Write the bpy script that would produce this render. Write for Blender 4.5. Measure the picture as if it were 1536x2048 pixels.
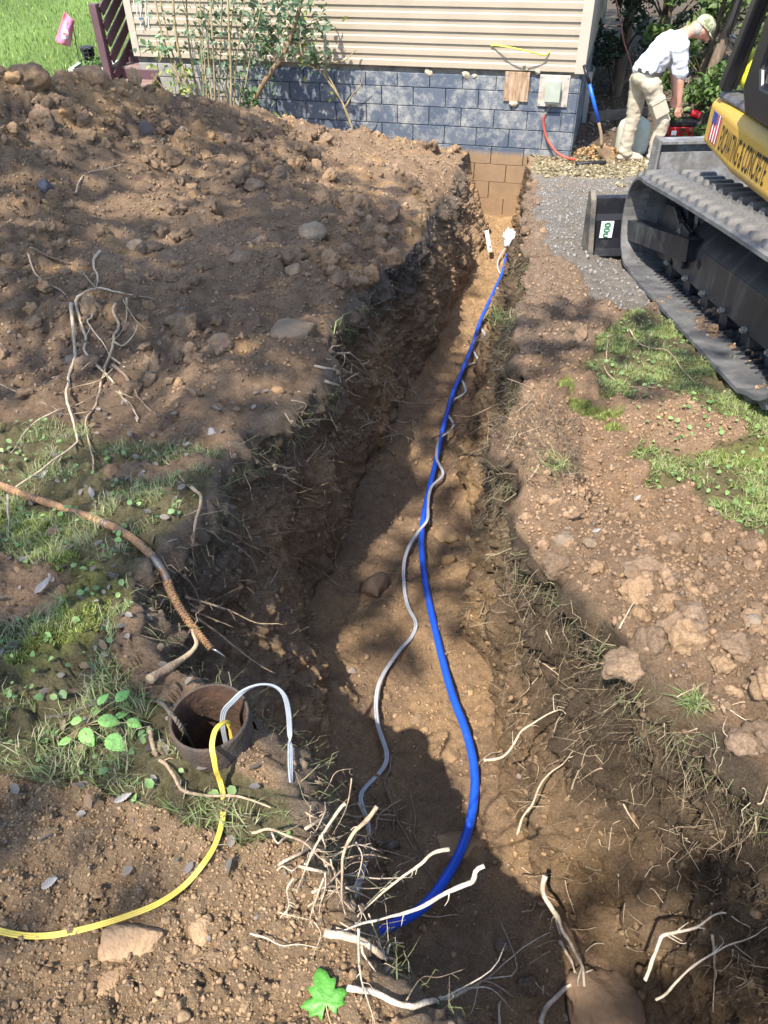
import bpy, bmesh, math, random
import numpy as np
from mathutils import Vector, Matrix, noise as mnoise
from mathutils.bvhtree import BVHTree
random.seed(7); RNG = np.random.default_rng(7)
for o in list(bpy.data.objects): bpy.data.objects.remove(o, do_unlink=True)
SC = bpy.context.scene; COL = SC.collection
rad = math.radians

# ------------------------------------------------------------------ camera
F_PX, CX, CY = 1484.0, 768.0, 1024.0
CAM = np.array([0.0, 0.0, 2.75])
def _rx(a): c, s = math.cos(a), math.sin(a); return np.array([[1,0,0],[0,c,-s],[0,s,c]])
def _rz(a): c, s = math.cos(a), math.sin(a); return np.array([[c,-s,0],[s,c,0],[0,0,1]])
CR = _rx(math.pi/2 - rad(41.0)) @ _rz(rad(-1.2))
cam_data = bpy.data.cameras.new('camera'); cam = bpy.data.objects.new('camera', cam_data); COL.objects.link(cam)
cam_data.sensor_fit = 'HORIZONTAL'; cam_data.sensor_width = 36.0; cam_data.lens = F_PX/1536*36
cam_data.clip_start = 0.05; cam_data.clip_end = 1000
mw = Matrix([list(CR[i]) + [CAM[i]] for i in range(3)] + [[0,0,0,1]]); cam.matrix_world = mw
SC.camera = cam
SC.render.resolution_x, SC.render.resolution_y = 768, 1024

# ------------------------------------------------------------------ sky, sun, exposure
SUN_EL, SUN_AZ = rad(57), rad(180+31)         # azimuth clockwise from +Y
sun_dir = np.array([math.sin(SUN_AZ)*math.cos(SUN_EL), math.cos(SUN_AZ)*math.cos(SUN_EL), math.sin(SUN_EL)])
W = bpy.data.worlds.new('World'); SC.world = W; W.use_nodes = True
nt = W.node_tree; bg = nt.nodes['Background']; sky = nt.nodes.new('ShaderNodeTexSky')
sky.sky_type = 'NISHITA'; sky.sun_disc = False; sky.sun_elevation = SUN_EL; sky.sun_rotation = SUN_AZ
nt.links.new(sky.outputs[0], bg.inputs[0]); bg.inputs[1].default_value = 0.15
sl = bpy.data.lights.new('sun', 'SUN'); sl.energy = 3.3; sl.angle = rad(0.55); sl.color = (1.0, 0.93, 0.82)
so = bpy.data.objects.new('sun', sl); COL.objects.link(so)
so.rotation_euler = Vector(sun_dir).to_track_quat('Z', 'Y').to_euler()
SC.view_settings.view_transform = 'Standard'; SC.view_settings.look = 'None'
SC.view_settings.exposure = 1.55; SC.view_settings.gamma = 1.0
SC.render.engine = 'CYCLES'

# ------------------------------------------------------------------ pixel <-> place
def ray(px, py):
    d = CR @ np.array([(px-CX)/F_PX, -(py-CY)/F_PX, -1.0]); return d
def at_y(px, py, y): d = ray(px, py); return CAM + d*(y/d[1])
def at_x(px, py, x): d = ray(px, py); return CAM + d*(x/d[0])
def at_z(px, py, z): d = ray(px, py); return CAM + d*((z-CAM[2])/d[2])
def project(P):
    q = (np.asarray(P) - CAM) @ CR
    w = np.maximum(-q[:, 2], 1e-3)
    return CX + F_PX*q[:, 0]/w, CY - F_PX*q[:, 1]/w

# ------------------------------------------------------------------ numpy noise
def _hash(ix, iy, iz, s):
    h = (ix.astype(np.int64)*374761393 + iy.astype(np.int64)*668265263 + iz.astype(np.int64)*2147483647 + s*974634541) & 0xffffffff
    h = ((h ^ (h >> 13))*1274126177) & 0xffffffff
    h = ((h ^ (h >> 16))*2246822519) & 0xffffffff
    return ((h ^ (h >> 15)) & 0xffffff)/float(0xffffff)
def vnoise(p, s=0):
    p = np.asarray(p, float); i = np.floor(p).astype(np.int64); f = p - i; u = f*f*f*(f*(f*6-15)+10)
    r = 0
    for a in (0, 1):
        wa = u[:, 0] if a else 1-u[:, 0]
        for b in (0, 1):
            wb = u[:, 1] if b else 1-u[:, 1]
            for c in (0, 1):
                wc = u[:, 2] if c else 1-u[:, 2]
                r = r + wa*wb*wc*_hash(i[:, 0]+a, i[:, 1]+b, i[:, 2]+c, s)
    return r*2-1
def fbm(p, octv=4, s=0, gain=0.5):
    p = np.asarray(p, float); r = np.zeros(len(p)); a = 1.0
    for k in range(octv): r += a*vnoise(p*(2.03**k)+k*17.3, s+k); a *= gain
    return r
def worley(p, s=0):
    p = np.asarray(p, float); i0 = np.floor(p-0.5).astype(np.int64); best = np.full(len(p), 9.0); rid = np.zeros(len(p))
    for a in (0, 1):
        for b in (0, 1):
            for c in (0, 1):
                ix, iy, iz = i0[:, 0]+a, i0[:, 1]+b, i0[:, 2]+c
                q = np.stack([ix+.15+.7*_hash(ix, iy, iz, s), iy+.15+.7*_hash(ix, iy, iz, s+1), iz+.15+.7*_hash(ix, iy, iz, s+2)], 1)
                d = ((p-q)**2).sum(1); m = d < best
                best = np.where(m, d, best); rid = np.where(m, _hash(ix, iy, iz, s+5), rid)
    return np.sqrt(best), rid
def sstep(a, b, x): t = np.clip((x-a)/(b-a), 0, 1); return t*t*(3-2*t)
def in_poly(px, py, poly):
    r = np.zeros(px.shape, bool); n = len(poly); j = n-1
    for i in range(n):
        xi, yi = poly[i]; xj, yj = poly[j]
        if yi != yj:
            c = ((yi > py) != (yj > py)) & (px < (xj-xi)*(py-yi)/(yj-yi)+xi); r ^= c
        j = i
    return r

# ------------------------------------------------------------------ materials
def new_mat(name):
    m = bpy.data.materials.new(name); m.use_nodes = True
    return m, m.node_tree, m.node_tree.nodes['Principled BSDF']
def N(nt, typ, **kw):
    n = nt.nodes.new(typ)
    for k, v in kw.items():
        if k in n.inputs.keys(): n.inputs[k].default_value = v
        else: setattr(n, k, v)
    return n
def mat(name, col, rough=0.6, metal=0.0, var=0.25, scale=12.0, bump=0.0, bscale=60.0, col2=None, spec=0.4, stretch=None, detail=5.0, thresh=None, world=False):
    """base colour broken up by object-space noise, second colour blended in by another noise (dirt, rust, wear), fine bump"""
    m, t, b = new_mat(name); L = t.links.new
    tc = N(t, 'ShaderNodeTexCoord'); src = N(t, 'ShaderNodeNewGeometry').outputs['Position'] if world else tc.outputs['Object']
    if stretch:
        mp = N(t, 'ShaderNodeMapping'); mp.inputs['Scale'].default_value = stretch; L(src, mp.inputs[0]); src = mp.outputs[0]
    n1 = N(t, 'ShaderNodeTexNoise', Scale=scale, Detail=detail, Roughness=0.6); L(src, n1.inputs['Vector'])
    r1 = N(t, 'ShaderNodeMapRange'); r1.inputs['From Min'].default_value = 0.25; r1.inputs['From Max'].default_value = 0.75
    r1.inputs['To Min'].default_value = 1-var; r1.inputs['To Max'].default_value = 1+var; L(n1.outputs[0], r1.inputs[0])
    c = N(t, 'ShaderNodeMix', data_type='RGBA', blend_type='MULTIPLY'); c.inputs['Factor'].default_value = 1.0
    base = c.inputs[6]; base.default_value = (*col, 1); L(r1.outputs[0], c.inputs[7]); out = c.outputs[2]
    if col2 is not None:
        n2 = N(t, 'ShaderNodeTexNoise', Scale=scale*0.45, Detail=8.0, Roughness=0.65); mp2 = N(t, 'ShaderNodeMapping'); mp2.inputs['Location'].default_value = (3.1, 7.7, 1.3)
        L(src, mp2.inputs[0]); L(mp2.outputs[0], n2.inputs['Vector'])
        lo, hi = thresh or (0.48, 0.62)
        r2 = N(t, 'ShaderNodeMapRange'); r2.inputs['From Min'].default_value = lo; r2.inputs['From Max'].default_value = hi; L(n2.outputs[0], r2.inputs[0])
        mx = N(t, 'ShaderNodeMix', data_type='RGBA'); L(r2.outputs[0], mx.inputs['Factor']); L(out, mx.inputs[6]); mx.inputs[7].default_value = (*col2, 1); out = mx.outputs[2]
    L(out, b.inputs['Base Color']); b.inputs['Roughness'].default_value = rough; b.inputs['Metallic'].default_value = metal
    b.inputs['Specular IOR Level'].default_value = spec
    if bump:
        n3 = N(t, 'ShaderNodeTexNoise', Scale=bscale, Detail=4.0); L(src, n3.inputs['Vector'])
        bp = N(t, 'ShaderNodeBump', Strength=min(bump, 1.0), Distance=0.02*max(bump, 0.3)); L(n3.outputs[0], bp.inputs['Height']); L(bp.outputs[0], b.inputs['Normal'])
    return m
def vcol_mat(name, rough=0.9, fine=90.0, var=0.35, bump=0.5, bdist=0.01, spec=0.2, trans=0.0, mul=1.0, coarse=9.0):
    """colour from the mesh's own 'Col' attribute (its pigment), grain and bump from noise"""
    m, t, b = new_mat(name); L = t.links.new
    at = N(t, 'ShaderNodeAttribute', attribute_name='Col'); tc = N(t, 'ShaderNodeTexCoord')
    out = at.outputs['Color']
    for sc_, v in ((fine, var), (coarse, var*0.6)):
        n1 = N(t, 'ShaderNodeTexNoise', Scale=sc_, Detail=6.0, Roughness=0.7); L(tc.outputs['Object'], n1.inputs['Vector'])
        r1 = N(t, 'ShaderNodeMapRange'); r1.inputs['From Min'].default_value = 0.28; r1.inputs['From Max'].default_value = 0.72
        r1.inputs['To Min'].default_value = (1-v)*mul; r1.inputs['To Max'].default_value = (1+v)*mul; L(n1.outputs[0], r1.inputs[0])
        c = N(t, 'ShaderNodeMix', data_type='RGBA', blend_type='MULTIPLY'); c.inputs['Factor'].default_value = 1.0
        L(out, c.inputs[6]); L(r1.outputs[0], c.inputs[7]); out = c.outputs[2]; mul = 1.0
    L(out, b.inputs['Base Color']); b.inputs['Roughness'].default_value = rough; b.inputs['Specular IOR Level'].default_value = spec
    if bump:
        n3 = N(t, 'ShaderNodeTexNoise', Scale=fine*1.6, Detail=5.0, Roughness=0.75); L(tc.outputs['Object'], n3.inputs['Vector'])
        bp = N(t, 'ShaderNodeBump', Strength=bump, Distance=bdist); L(n3.outputs[0], bp.inputs['Height']); L(bp.outputs[0], b.inputs['Normal'])
    if trans:
        tr = N(t, 'ShaderNodeBsdfTranslucent'); mx = N(t, 'ShaderNodeMixShader'); mx.inputs[0].default_value = trans
        L(out, tr.inputs[0]); o = t.nodes['Material Output']; L(b.outputs[0], mx.inputs[1]); L(tr.outputs[0], mx.inputs[2]); L(mx.outputs[0], o.inputs[0])
    return m

# ------------------------------------------------------------------ mesh building
def link(o, parent=None):
    COL.objects.link(o)
    if parent is not None: o.parent = parent
    return o
def raw_mesh(name, verts, faces, m=None, smooth=False, cols=None):
    me = bpy.data.meshes.new(name); V = np.asarray(verts, np.float32)
    if isinstance(faces, np.ndarray):
        k = faces.shape[1]; nf = len(faces)
        me.vertices.add(len(V)); me.vertices.foreach_set('co', V.ravel())
        me.loops.add(nf*k); me.loops.foreach_set('vertex_index', faces.astype(np.int32).ravel())
        me.polygons.add(nf); me.polygons.foreach_set('loop_start', np.arange(0, nf*k, k, dtype=np.int32))
        me.update(calc_edges=True)
    else:
        me.from_pydata(V.tolist(), [], faces)
    if smooth: me.polygons.foreach_set('use_smooth', np.ones(len(me.polygons), bool))
    if cols is not None:
        a = me.color_attributes.new('Col', 'FLOAT_COLOR', 'POINT')
        c = np.ones((len(V), 4), np.float32); c[:, :3] = cols; a.data.foreach_set('color', c.ravel())
    if m: me.materials.append(m)
    return me
def part(name, verts, faces, m, parent=None, smooth=False, cols=None):
    return link(bpy.data.objects.new(name, raw_mesh(name, verts, faces, m, smooth, cols)), parent)
def tag(o, label, cat, group=None):
    o['label'] = label; o['category'] = cat
    if group: o['group'] = group
    return o
def thing(name, label, cat, loc=(0,0,0), rz=0.0, group=None):
    o = bpy.data.objects.new(name, None); o.empty_display_size = 0.1; o.location = loc; o.rotation_euler = (0,0,rz); link(o)
    return tag(o, label, cat, group)
class MB:
    """collects pieces of ONE part"""
    def __init__(s): s.v = []; s.f = []
    def add(s, v, f):
        n = len(s.v); s.v += [tuple(map(float, q)) for q in v]; s.f += [tuple(i+n for i in q) for q in f]; return s
    def box(s, c, d, R=None, taper=1.0):
        v = []
        for z in (-.5, .5):
            k = taper if z > 0 else 1.0
            for x, y in ((-.5,-.5),(.5,-.5),(.5,.5),(-.5,.5)):
                q = np.array([x*d[0]*k, y*d[1]*k, z*d[2]]); 
                if R is not None: q = R @ q
                v.append(q+np.array(c))
        return s.add(v, [(3,2,1,0),(4,5,6,7),(0,1,5,4),(1,2,6,5),(2,3,7,6),(3,0,4,7)])
    def bar(s, a, b, w, h=None, up=(0,0,1)):
        a, b = np.array(a, float), np.array(b, float); d = b-a; L = np.linalg.norm(d); d /= L
        u = np.cross(np.array(up, float), d); u /= np.linalg.norm(u)+1e-9; n = np.cross(d, u)
        return s.box((a+b)/2, (w, h or w, L), np.stack([u, n, d], 1))
    def tube(s, pts, r, sides=8, caps=True):
        v, f = tube_geo(pts, r, sides, caps); return s.add(v, f)
    def prism(s, outline, a, b):
        """outline: list of 2-tuples -> a + point mapped by caller; here 3D lists front/back"""
        n = len(a); v = list(a)+list(b)
        f = [tuple(range(n-1, -1, -1)), tuple(range(n, 2*n))]+[(i, (i+1) % n, (i+1) % n+n, i+n) for i in range(n)]
        return s.add(v, f)
    def build(s, name, m, parent=None, smooth=False, bevel=0.0):
        o = part(name, s.v, s.f, m, parent, smooth)
        if bevel:
            md = o.modifiers.new('bevel', 'BEVEL'); md.width = bevel; md.segments = 2; md.limit_method = 'ANGLE'; md.angle_limit = rad(40)
        return o
def tube_geo(pts, r, sides=8, caps=True):
    P = np.asarray(pts, float); n = len(P); R = np.full(n, r, float) if np.isscalar(r) else np.asarray(r, float)
    T = np.gradient(P, axis=0); T /= np.linalg.norm(T, axis=1)[:, None]+1e-12
    up = np.array([0, 0, 1.0]) if abs(T[0][2]) < 0.9 else np.array([1.0, 0, 0])
    u = np.cross(up, T[0]); u /= np.linalg.norm(u); v = []; 
    for i in range(n):
        u = u - T[i]*np.dot(u, T[i]); u /= np.linalg.norm(u)+1e-12; w = np.cross(T[i], u)
        for k in range(sides):
            a = 2*math.pi*k/sides; v.append(P[i]+R[i]*(math.cos(a)*u+math.sin(a)*w))
    f = [(i*sides+k, i*sides+(k+1) % sides, (i+1)*sides+(k+1) % sides, (i+1)*sides+k) for i in range(n-1) for k in range(sides)]
    if caps: f += [tuple(range(sides-1, -1, -1)), tuple(range((n-1)*sides, n*sides))]
    return v, f
def spline(pts, n=None, step=None):
    """Catmull-Rom through the points"""
    P = np.asarray(pts, float); 
    if len(P) < 3:
        n = n or 4; return np.array([P[0]+(P[1]-P[0])*t for t in np.linspace(0, 1, n)])
    A = np.vstack([2*P[0]-P[1], P, 2*P[-1]-P[-2]]); out = []
    seg = np.linalg.norm(np.diff(P, axis=0), axis=1); tot = seg.sum()
    N_ = n or max(4, int(tot/step))
    for i in range(len(P)-1):
        k = max(2, int(round(N_*seg[i]/tot)))
        for t in np.linspace(0, 1, k, endpoint=False):
            a, b, c, d = A[i:i+4]
            out.append(0.5*((2*b)+(-a+c)*t+(2*a-5*b+4*c-d)*t*t+(-a+3*b-3*c+d)*t**3))
    out.append(P[-1]); return np.array(out)
def lathe(prof, sides=24):
    v = []; n = len(prof)
    for k in range(sides):
        a = 2*math.pi*k/sides
        for r, z in prof: v.append((r*math.cos(a), r*math.sin(a), z))
    f = [(k*n+i, ((k+1) % sides)*n+i, ((k+1) % sides)*n+i+1, k*n+i+1) for k in range(sides) for i in range(n-1)]
    return v, f
def ico(sub=2):
    bm = bmesh.new(); bmesh.ops.create_icosphere(bm, subdivisions=sub, radius=1.0)
    V = np.array([v.co[:] for v in bm.verts]); Fc = np.array([[v.index for v in f.verts] for f in bm.faces]); bm.free(); return V, Fc
ICO1, ICO2, ICO3, ICO4 = ico(1), ico(2), ico(3), ico(4)
def rock_geo(seed, sub=3, rough=0.25, facets=7, crumbly=0.0):
    r = np.random.default_rng(seed); V, Fc = {1: ICO1, 2: ICO2, 3: ICO3, 4: ICO4}[sub]; V = V.copy()
    for k in range(facets):                                      # planar breaks
        d = r.normal(size=3); d /= np.linalg.norm(d); h = r.uniform(.62, .9); t = V@d
        V = V - np.where(t > h, t-h, 0)[:, None]*d*0.95
    off = r.uniform(0, 50, 3)
    if crumbly: w, wi = worley(V*2.3+off, seed); w2, _ = worley(V*5.5+off, seed+9); V = V*(.8+crumbly*(np.sqrt(np.clip(.6-w*w, 0, 1))*.55+np.sqrt(np.clip(.6-w2*w2, 0, 1))*.25))[:, None]
    V = V*(1+rough*fbm(V*1.3+off, 3, seed)[:, None]*0.6+rough*0.25*fbm(V*5+off, 2, seed+3)[:, None])
    return V, Fc
# ------------------------------------------------------------------ the ground: one sheet with the trench cut in and the spoil heap on it
WYAW = rad(16); WD = np.array([math.cos(WYAW), -math.sin(WYAW)]); WN = np.array([-math.sin(WYAW), -math.cos(WYAW)])   # along the house wall (to the right), out of it
WA = np.array([0.50, 10.28])
def zg(y): return np.interp(y, [-50, 0, .9, 9.5, 11, 30, 200], [1.6, 1.38, 1.28, 0, 0, -0.1, 1.5])
def zf(y): return np.interp(y, [-1, .5, 1.5, 3.4, 6, 9.3, 11], [.2, .15, .05, -.28, -.5, -.75, -.8])
def curve(pts):
    p = np.array(sorted(pts)); 
    def f(y):
        r = 0
        for k in (-.12, -.06, 0, .06, .12): r = r+np.interp(y+k, p[:, 0], p[:, 1])
        return r/5
    return f
lipL = curve([(-3,.12),(.2,.08),(.37,-.02),(.475,-.07),(.563,-.105),(.66,-.145),(.77,-.19),(.9,-.275),(1.0,-.33),(1.07,-.44),(1.15,-.585),(1.36,-.73),(1.54,-.71),(1.72,-.69),(1.92,-.62),(2.24,-.61),(2.4,-.56),(2.62,-.43),(2.98,-.30),(3.5,-.28),(4.2,-.09),(4.87,.08),(5.56,.28),(6.88,.57),(8.86,.93),(10.2,1.17),(11,1.3)])
floL = curve([(-3,.1),(.3,.06),(.6,.05),(.96,.02),(1.13,-.04),(1.42,-.15),(1.66,-.24),(1.93,-.30),(2.44,-.40),(2.86,-.36),(3.3,-.27),(4.23,-.05),(4.74,.1),(5.9,.46),(6.58,.66),(8.3,1.14),(9.06,1.33),(10.2,1.36),(11,1.45)])
floR = curve([(-3,.85),(.5,.80),(.72,.705),(.87,.632),(1.11,.517),(1.4,.44),(1.77,.45),(2.41,.47),(3.07,.535),(3.6,.585),(4.2,.64),(4.95,.76),(5.99,.99),(7.2,1.33),(8.47,1.64),(9.4,1.82),(10.2,1.88),(11,1.95)])
lipR = curve([(-3,.98),(.4,.95),(.6,.90),(.8,.83),(.87,.79),(.99,.66),(1.13,.60),(1.43,.49),(1.68,.44),(1.92,.43),(2.12,.44),(2.35,.48),(2.72,.60),(3.31,.72),(4.13,.89),(5.65,1.12),(7.28,1.42),(8.5,1.68),(10.03,1.93),(11,2.05)])
# spoil heap: its crest and its foot, by x
crest = np.array([at_y(px, py, y) for px, py, y in ((-900,180,4.6),(-400,172,5.0),(-60,172,5.5),(60,166,5.9),(150,152,6.3),(240,164,6.6),(330,190,7.0),(420,202,7.3),(500,220,7.7),(570,240,8.0),(640,262,8.4),(700,275,8.8),(780,283,9.3),(930,302,10.0))])
crest = crest[np.argsort(crest[:, 0])]
_cx, _cy, _cz = np.vstack([[-14, 5, .9], crest, [1.5, 10.3, .0]]).T
def heap_z(x, y):
    yc = np.interp(x, _cx, _cy); zc = np.interp(x, _cx, _cz)
    yb = np.interp(x, [-8,-1.7,-1.2,-.7,-.45,-.28,.08,.28,.57,.93,1.3], [2.4,2.65,2.62,2.55,2.7,3.05,4.75,5.5,6.8,8.8,10.2])
    s = np.clip((y-yb)/np.maximum(yc-yb, .2), 0, 1)
    base = zg(yb); up = base+(zc-base)*(0.55*s+0.45*sstep(0, 1, s)*np.sqrt(np.clip(s, 0, 1)))
    down = np.maximum(zc-(y-yc)*0.62, zg(y))
    h = np.where(y <= yc, up, down)
    s = np.where(y <= yc, s, np.clip((down-zg(y))/np.maximum(zc-zg(yc), .05), 0, 1))
    on = sstep(-13, -9, x)*(x < 1.4)
    return np.where((y > yb), np.maximum(zg(y), zg(y)+(h-zg(y))*on), zg(y)), s*(y > yb)*on
def right_z(x, y):
    lr = lipR(y); d = x-lr
    b = 0.15*np.exp(-((d-.12)/.12)**2)*sstep(1.6, 1.85, y)*(1-sstep(2.1, 2.45, y))      # turf clump at the edge
    b = b+0.10*np.exp(-((d-.18)/.22)**2)*sstep(.5, .9, y)*(1-sstep(1.5, 1.9, y))+0.09*np.exp(-((d-.25)/.25)**2)*sstep(4.2, 5, y)*(1-sstep(7, 8, y))
    b = b-0.05*sstep(.1, .35, d)*(1-sstep(.5, .8, d))*sstep(1.1, 1.4, y)*(1-sstep(2.0, 2.3, y))
    return zg(y)+b
ys = [-40, -20, -10, -6, -4, -3, -2, -1.3, -.8, -.45, -.25, -.1]; y = 0.0
while y < 10.35: ys.append(y); y += .0052+.0019*max(y, 0)
y = 10.4
while y < 18: ys.append(y); y += .1
while y < 200: ys.append(y); y *= 1.13
ys = np.array(ys); NR = len(ys)
kk = sstep(-2.6, -1.9, ys)*(1-sstep(10.30, 10.34, ys))         # where the trench is open
nLG, nLW, nFL, nRW, nRG, nFAR = 235, 120, 90, 120, 150, 12
wob = fbm(np.stack([ys*3.1, 0*ys, 0*ys], 1), 4, 3)*.035; wob2 = fbm(np.stack([ys*3.1, 0*ys+9, 0*ys], 1), 4, 5)*.045
LL, FL, FR, LR = lipL(ys)+wob, floL(ys)+.5*wob, floR(ys)+.5*wob2, lipR(ys)+wob2
xl = np.minimum(-(.58*np.clip(ys, 0, 14)+.9), LL-.3); xr = np.maximum(.58*np.clip(ys, 0, 14)+.9, LR+.3)
def lin(a, b, n, end=False): t = np.linspace(0, 1, n, endpoint=end); return a[:, None]+(b-a)[:, None]*t, np.broadcast_to(t, (len(a), n))
gfar = np.geomspace(1, 60, nFAR+1)-1
XL = (xl[:, None]-gfar[None, ::-1])[:, :-1]
Xlg, _ = lin(xl, LL, nLG); Xlw, Tl = lin(LL, FL, nLW); Xf, Tf = lin(FL, FR, nFL); Xrw, Tr = lin(FR, LR, nRW); Xrg, _ = lin(LR, xr, nRG, True)
XR = xr[:, None]+gfar[None, 1:]
def zcol(X, fn): Y = np.broadcast_to(ys[:, None], X.shape); return fn(X, Y)
hz = lambda X, Y: heap_z(X, Y)[0]
zLL = hz(LL, ys); zLR = right_z(LR, ys)
zFL_ = zLL+(zf(ys)+.03-zLL)*kk; zFR_ = zLR+(zf(ys)+.03-zLR)*kk
# walls: x eases late, z drops early with a rounded lip
Zlw = zLL[:, None]+(zFL_-zLL)[:, None]*(0.9*Tl+0.1*Tl**1.7); Xlw2 = LL[:, None]+(FL-LL)[:, None]*(Tl**1.6)+(kk*(.02+.04*np.clip(fbm(np.stack([ys*5, 0*ys+5, 0*ys], 1), 3, 25), -.5, 1)))[:, None]*np.exp(-((Tl-.05)/.06)**2)*(1.2-1.0*sstep(4.0, 5.6, ys))[:, None]
Zrw = zFR_[:, None]+(zLR-zFR_)[:, None]*(0.9*Tr+0.1*Tr**.5); Xrw2 = FR[:, None]+(LR-FR)[:, None]*(1-(1-Tr)**1.35)-(kk*(.035+.05*np.clip(fbm(np.stack([ys*5, 0*ys+3, 0*ys], 1), 3, 15), -.5, 1)))[:, None]*np.exp(-((Tr-.955)/.055)**2)*(1.6-1.5*sstep(3.0, 4.6, ys))[:, None]
Zf = (zFL_[:, None]*(1-Tf)+zFR_[:, None]*Tf)-kk[:, None]*.05*np.sin(math.pi*Tf)
X = np.hstack([XL, Xlg, Xlw2, Xf, Xrw2, Xrg, XR]); Yg = np.broadcast_to(ys[:, None], X.shape).copy()
Z = np.hstack([zcol(XL, hz), zcol(Xlg, hz), Zlw, Zf, Zrw, zcol(Xrg, right_z), zcol(XR, right_z)])
NC = X.shape[1]
reg = np.concatenate([np.full(nFAR, 0), np.full(nLG, 0), np.full(nLW, 1), np.full(nFL, 2), np.full(nRW, 3), np.full(nRG, 4), np.full(nFAR, 4)])
REG = np.broadcast_to(reg, X.shape).ravel()
TL = np.zeros_like(X); TL[:, nFAR+nLG:nFAR+nLG+nLW] = Tl; s0 = nFAR+nLG+nLW+nFL; TL[:, s0:s0+nRW] = 1-Tr; TL = TL.ravel()      # 0 at lip, 1 at floor
P = np.stack([X, Yg, Z], -1)
du = np.gradient(P, axis=1); dv = np.gradient(P, axis=0); NRM = np.cross(du, dv); NRM /= np.linalg.norm(NRM, axis=-1)[..., None]+1e-12
P = P.reshape(-1, 3); NRM = NRM.reshape(-1, 3)
fine = (P[:, 1] > -.3) & (P[:, 1] < 13) & (np.abs(P[:, 0]) < 9)
PX, PY = project(P); PX = np.where(P[:, 1] > 0.1, PX, -999)
idx = np.where(fine)[0]; Q = P[idx]; regq = REG[idx]; tl = TL[idx]; px, py = PX[idx], PY[idx]
hs = heap_z(Q[:, 0], Q[:, 1])[1]
wall = (regq == 1) | (regq == 3); open_ = np.interp(Q[:, 1], ys, kk)
# zone masks, with ragged edges
jit = fbm(Q*2.2, 3, 31)*40*(3/np.maximum(Q[:, 1], 1.2)); jit2 = fbm(Q*2.2+50, 3, 37)*40*(3/np.maximum(Q[:, 1], 1.2))
def zone(*polys):
    m = np.zeros(len(Q), bool)
    for p_ in polys: m |= in_poly(px+jit, py+jit2, p_)
    return m
up_ok = ~wall & (regq != 2); CAS = CAM+ray(418, 1431)*(F_PX*.168/159)       # top centre of the well casing
Z_GRASS_L = zone([(-200,845),(130,845),(300,870),(430,905),(520,905),(590,930),(560,1000),(430,1090),(330,1110),(290,1200),(230,1290),(300,1350),(340,1420),(330,1510),(520,1530),(610,1570),(640,1660),(480,1660),(330,1600),(150,1580),(-300,1620)]) & up_ok
Z_BARE_L = zone([(-50,1085),(150,1080),(130,1170),(110,1200),(-50,1230)], [(230,900),(420,930),(330,960),(240,940)]) & up_ok
Z_MOSS = zone([(90,1040),(150,1060),(215,1150),(225,1200),(210,1260),(100,1330),(40,1370),(0,1400),(-50,1330),(40,1260),(130,1200),(110,1120)], [(-50,1010),(60,1000),(130,1050),(60,1075),(-50,1060)], [(1085,730),(1150,722),(1165,745),(1110,748)], [(1140,760),(1210,745),(1240,790),(1190,800)], [(1150,800),(1220,812),(1235,835),(1165,828)], [(1380,880),(1536,860),(1536,960),(1400,930)]) & up_ok
Z_GRASS_R = zone([(1170,700),(1200,665),(1270,600),(1350,660),(1440,745),(1560,850),(1700,1100),(1536,1110),(1440,1060),(1380,985),(1290,965),(1260,905),(1210,895),(1290,840),(1250,770)]) & up_ok
Z_BARE_R = zone([(1240,790),(1300,770),(1440,800),(1440,850),(1390,880),(1260,870)]) & up_ok
Z_GRAVEL = zone([(1060,345),(1300,350),(1500,420),(1440,560),(1310,610),(1250,610),(1190,590),(1120,520),(1070,420)]) & up_ok
Z_STRAW = zone([(1055,300),(1180,300),(1340,325),(1320,350),(1240,372),(1080,352)], [(780,268),(900,272),(1000,290),(1000,305),(880,300),(790,282)]) & up_ok
Z_LITTER = (Q[:, 1] > 9.2) & (Q[:, 0] > 2.0) & ~Z_STRAW
Z_LAWN = (Q[:, 1] > 9.0) & (Q[:, 0] < -3.2) & (hs < .05)
Z_ORANGE_HEAP = zone([(0,150),(150,125),(330,180),(320,240),(200,230),(100,200),(0,215)])
green = (Z_GRASS_L & ~Z_BARE_L) | (Z_GRASS_R & ~Z_BARE_R) | Z_MOSS
soilheap = (hs > .02) & ~wall & (regq == 0)
# ---- relief
disp = np.zeros(len(Q)); dist = np.maximum(Q[:, 1], .3)
big = fbm(Q*1.6, 3, 11); mid = fbm(Q*6, 3, 12); fin = fbm(Q*26, 3, 13, .6)
fmask = sstep(-.5, .5, fbm(Q*1.1+20, 2, 40))                   # smooth raked patches versus cloddy ones
w1, id1 = worley(Q*np.array([1, 1, 1.0])*9+.25*fbm(Q*14, 2, 44)[:, None], 50); w2, id2 = worley(Q*22+.3*fbm(Q*40, 2, 45)[:, None], 60); w3, _ = worley(Q*48, 70)
clod = lambda w: np.sqrt(np.clip(.52-w*w, 0, 1))
smooth_lane = np.exp(-(((px-250)*.86+(py-480)*-.5)/95)**2)*(py > 250)*(py < 640)       # slide of fine soil down the heap
cl = (1-.75*smooth_lane)*(.35+.65*fmask)
m = soilheap
disp[m] += (.055*big+.03*mid+.012*fin)[m]+(.045*clod(w1)*(id1 > .55)+.02*clod(w2)*(id2 > .25)+.008*clod(w3)-.01+.034*np.abs(fbm(Q*11+5, 3, 46, .6))+.012*np.abs(fbm(Q*34+5, 2, 47)))[m]*cl[m]*sstep(0, .12, hs[m])
m = wall
streak = fbm(Q*np.array([9, 9, 1.4]), 3, 21)
env = sstep(0, .12, tl)*(1-sstep(.92, 1, tl))*.6+.4
scr = 1-np.abs(fbm(Q*np.array([26, 26, 2.2])+3, 2, 23)); vfin = fbm(Q*60, 2, 27)
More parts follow.
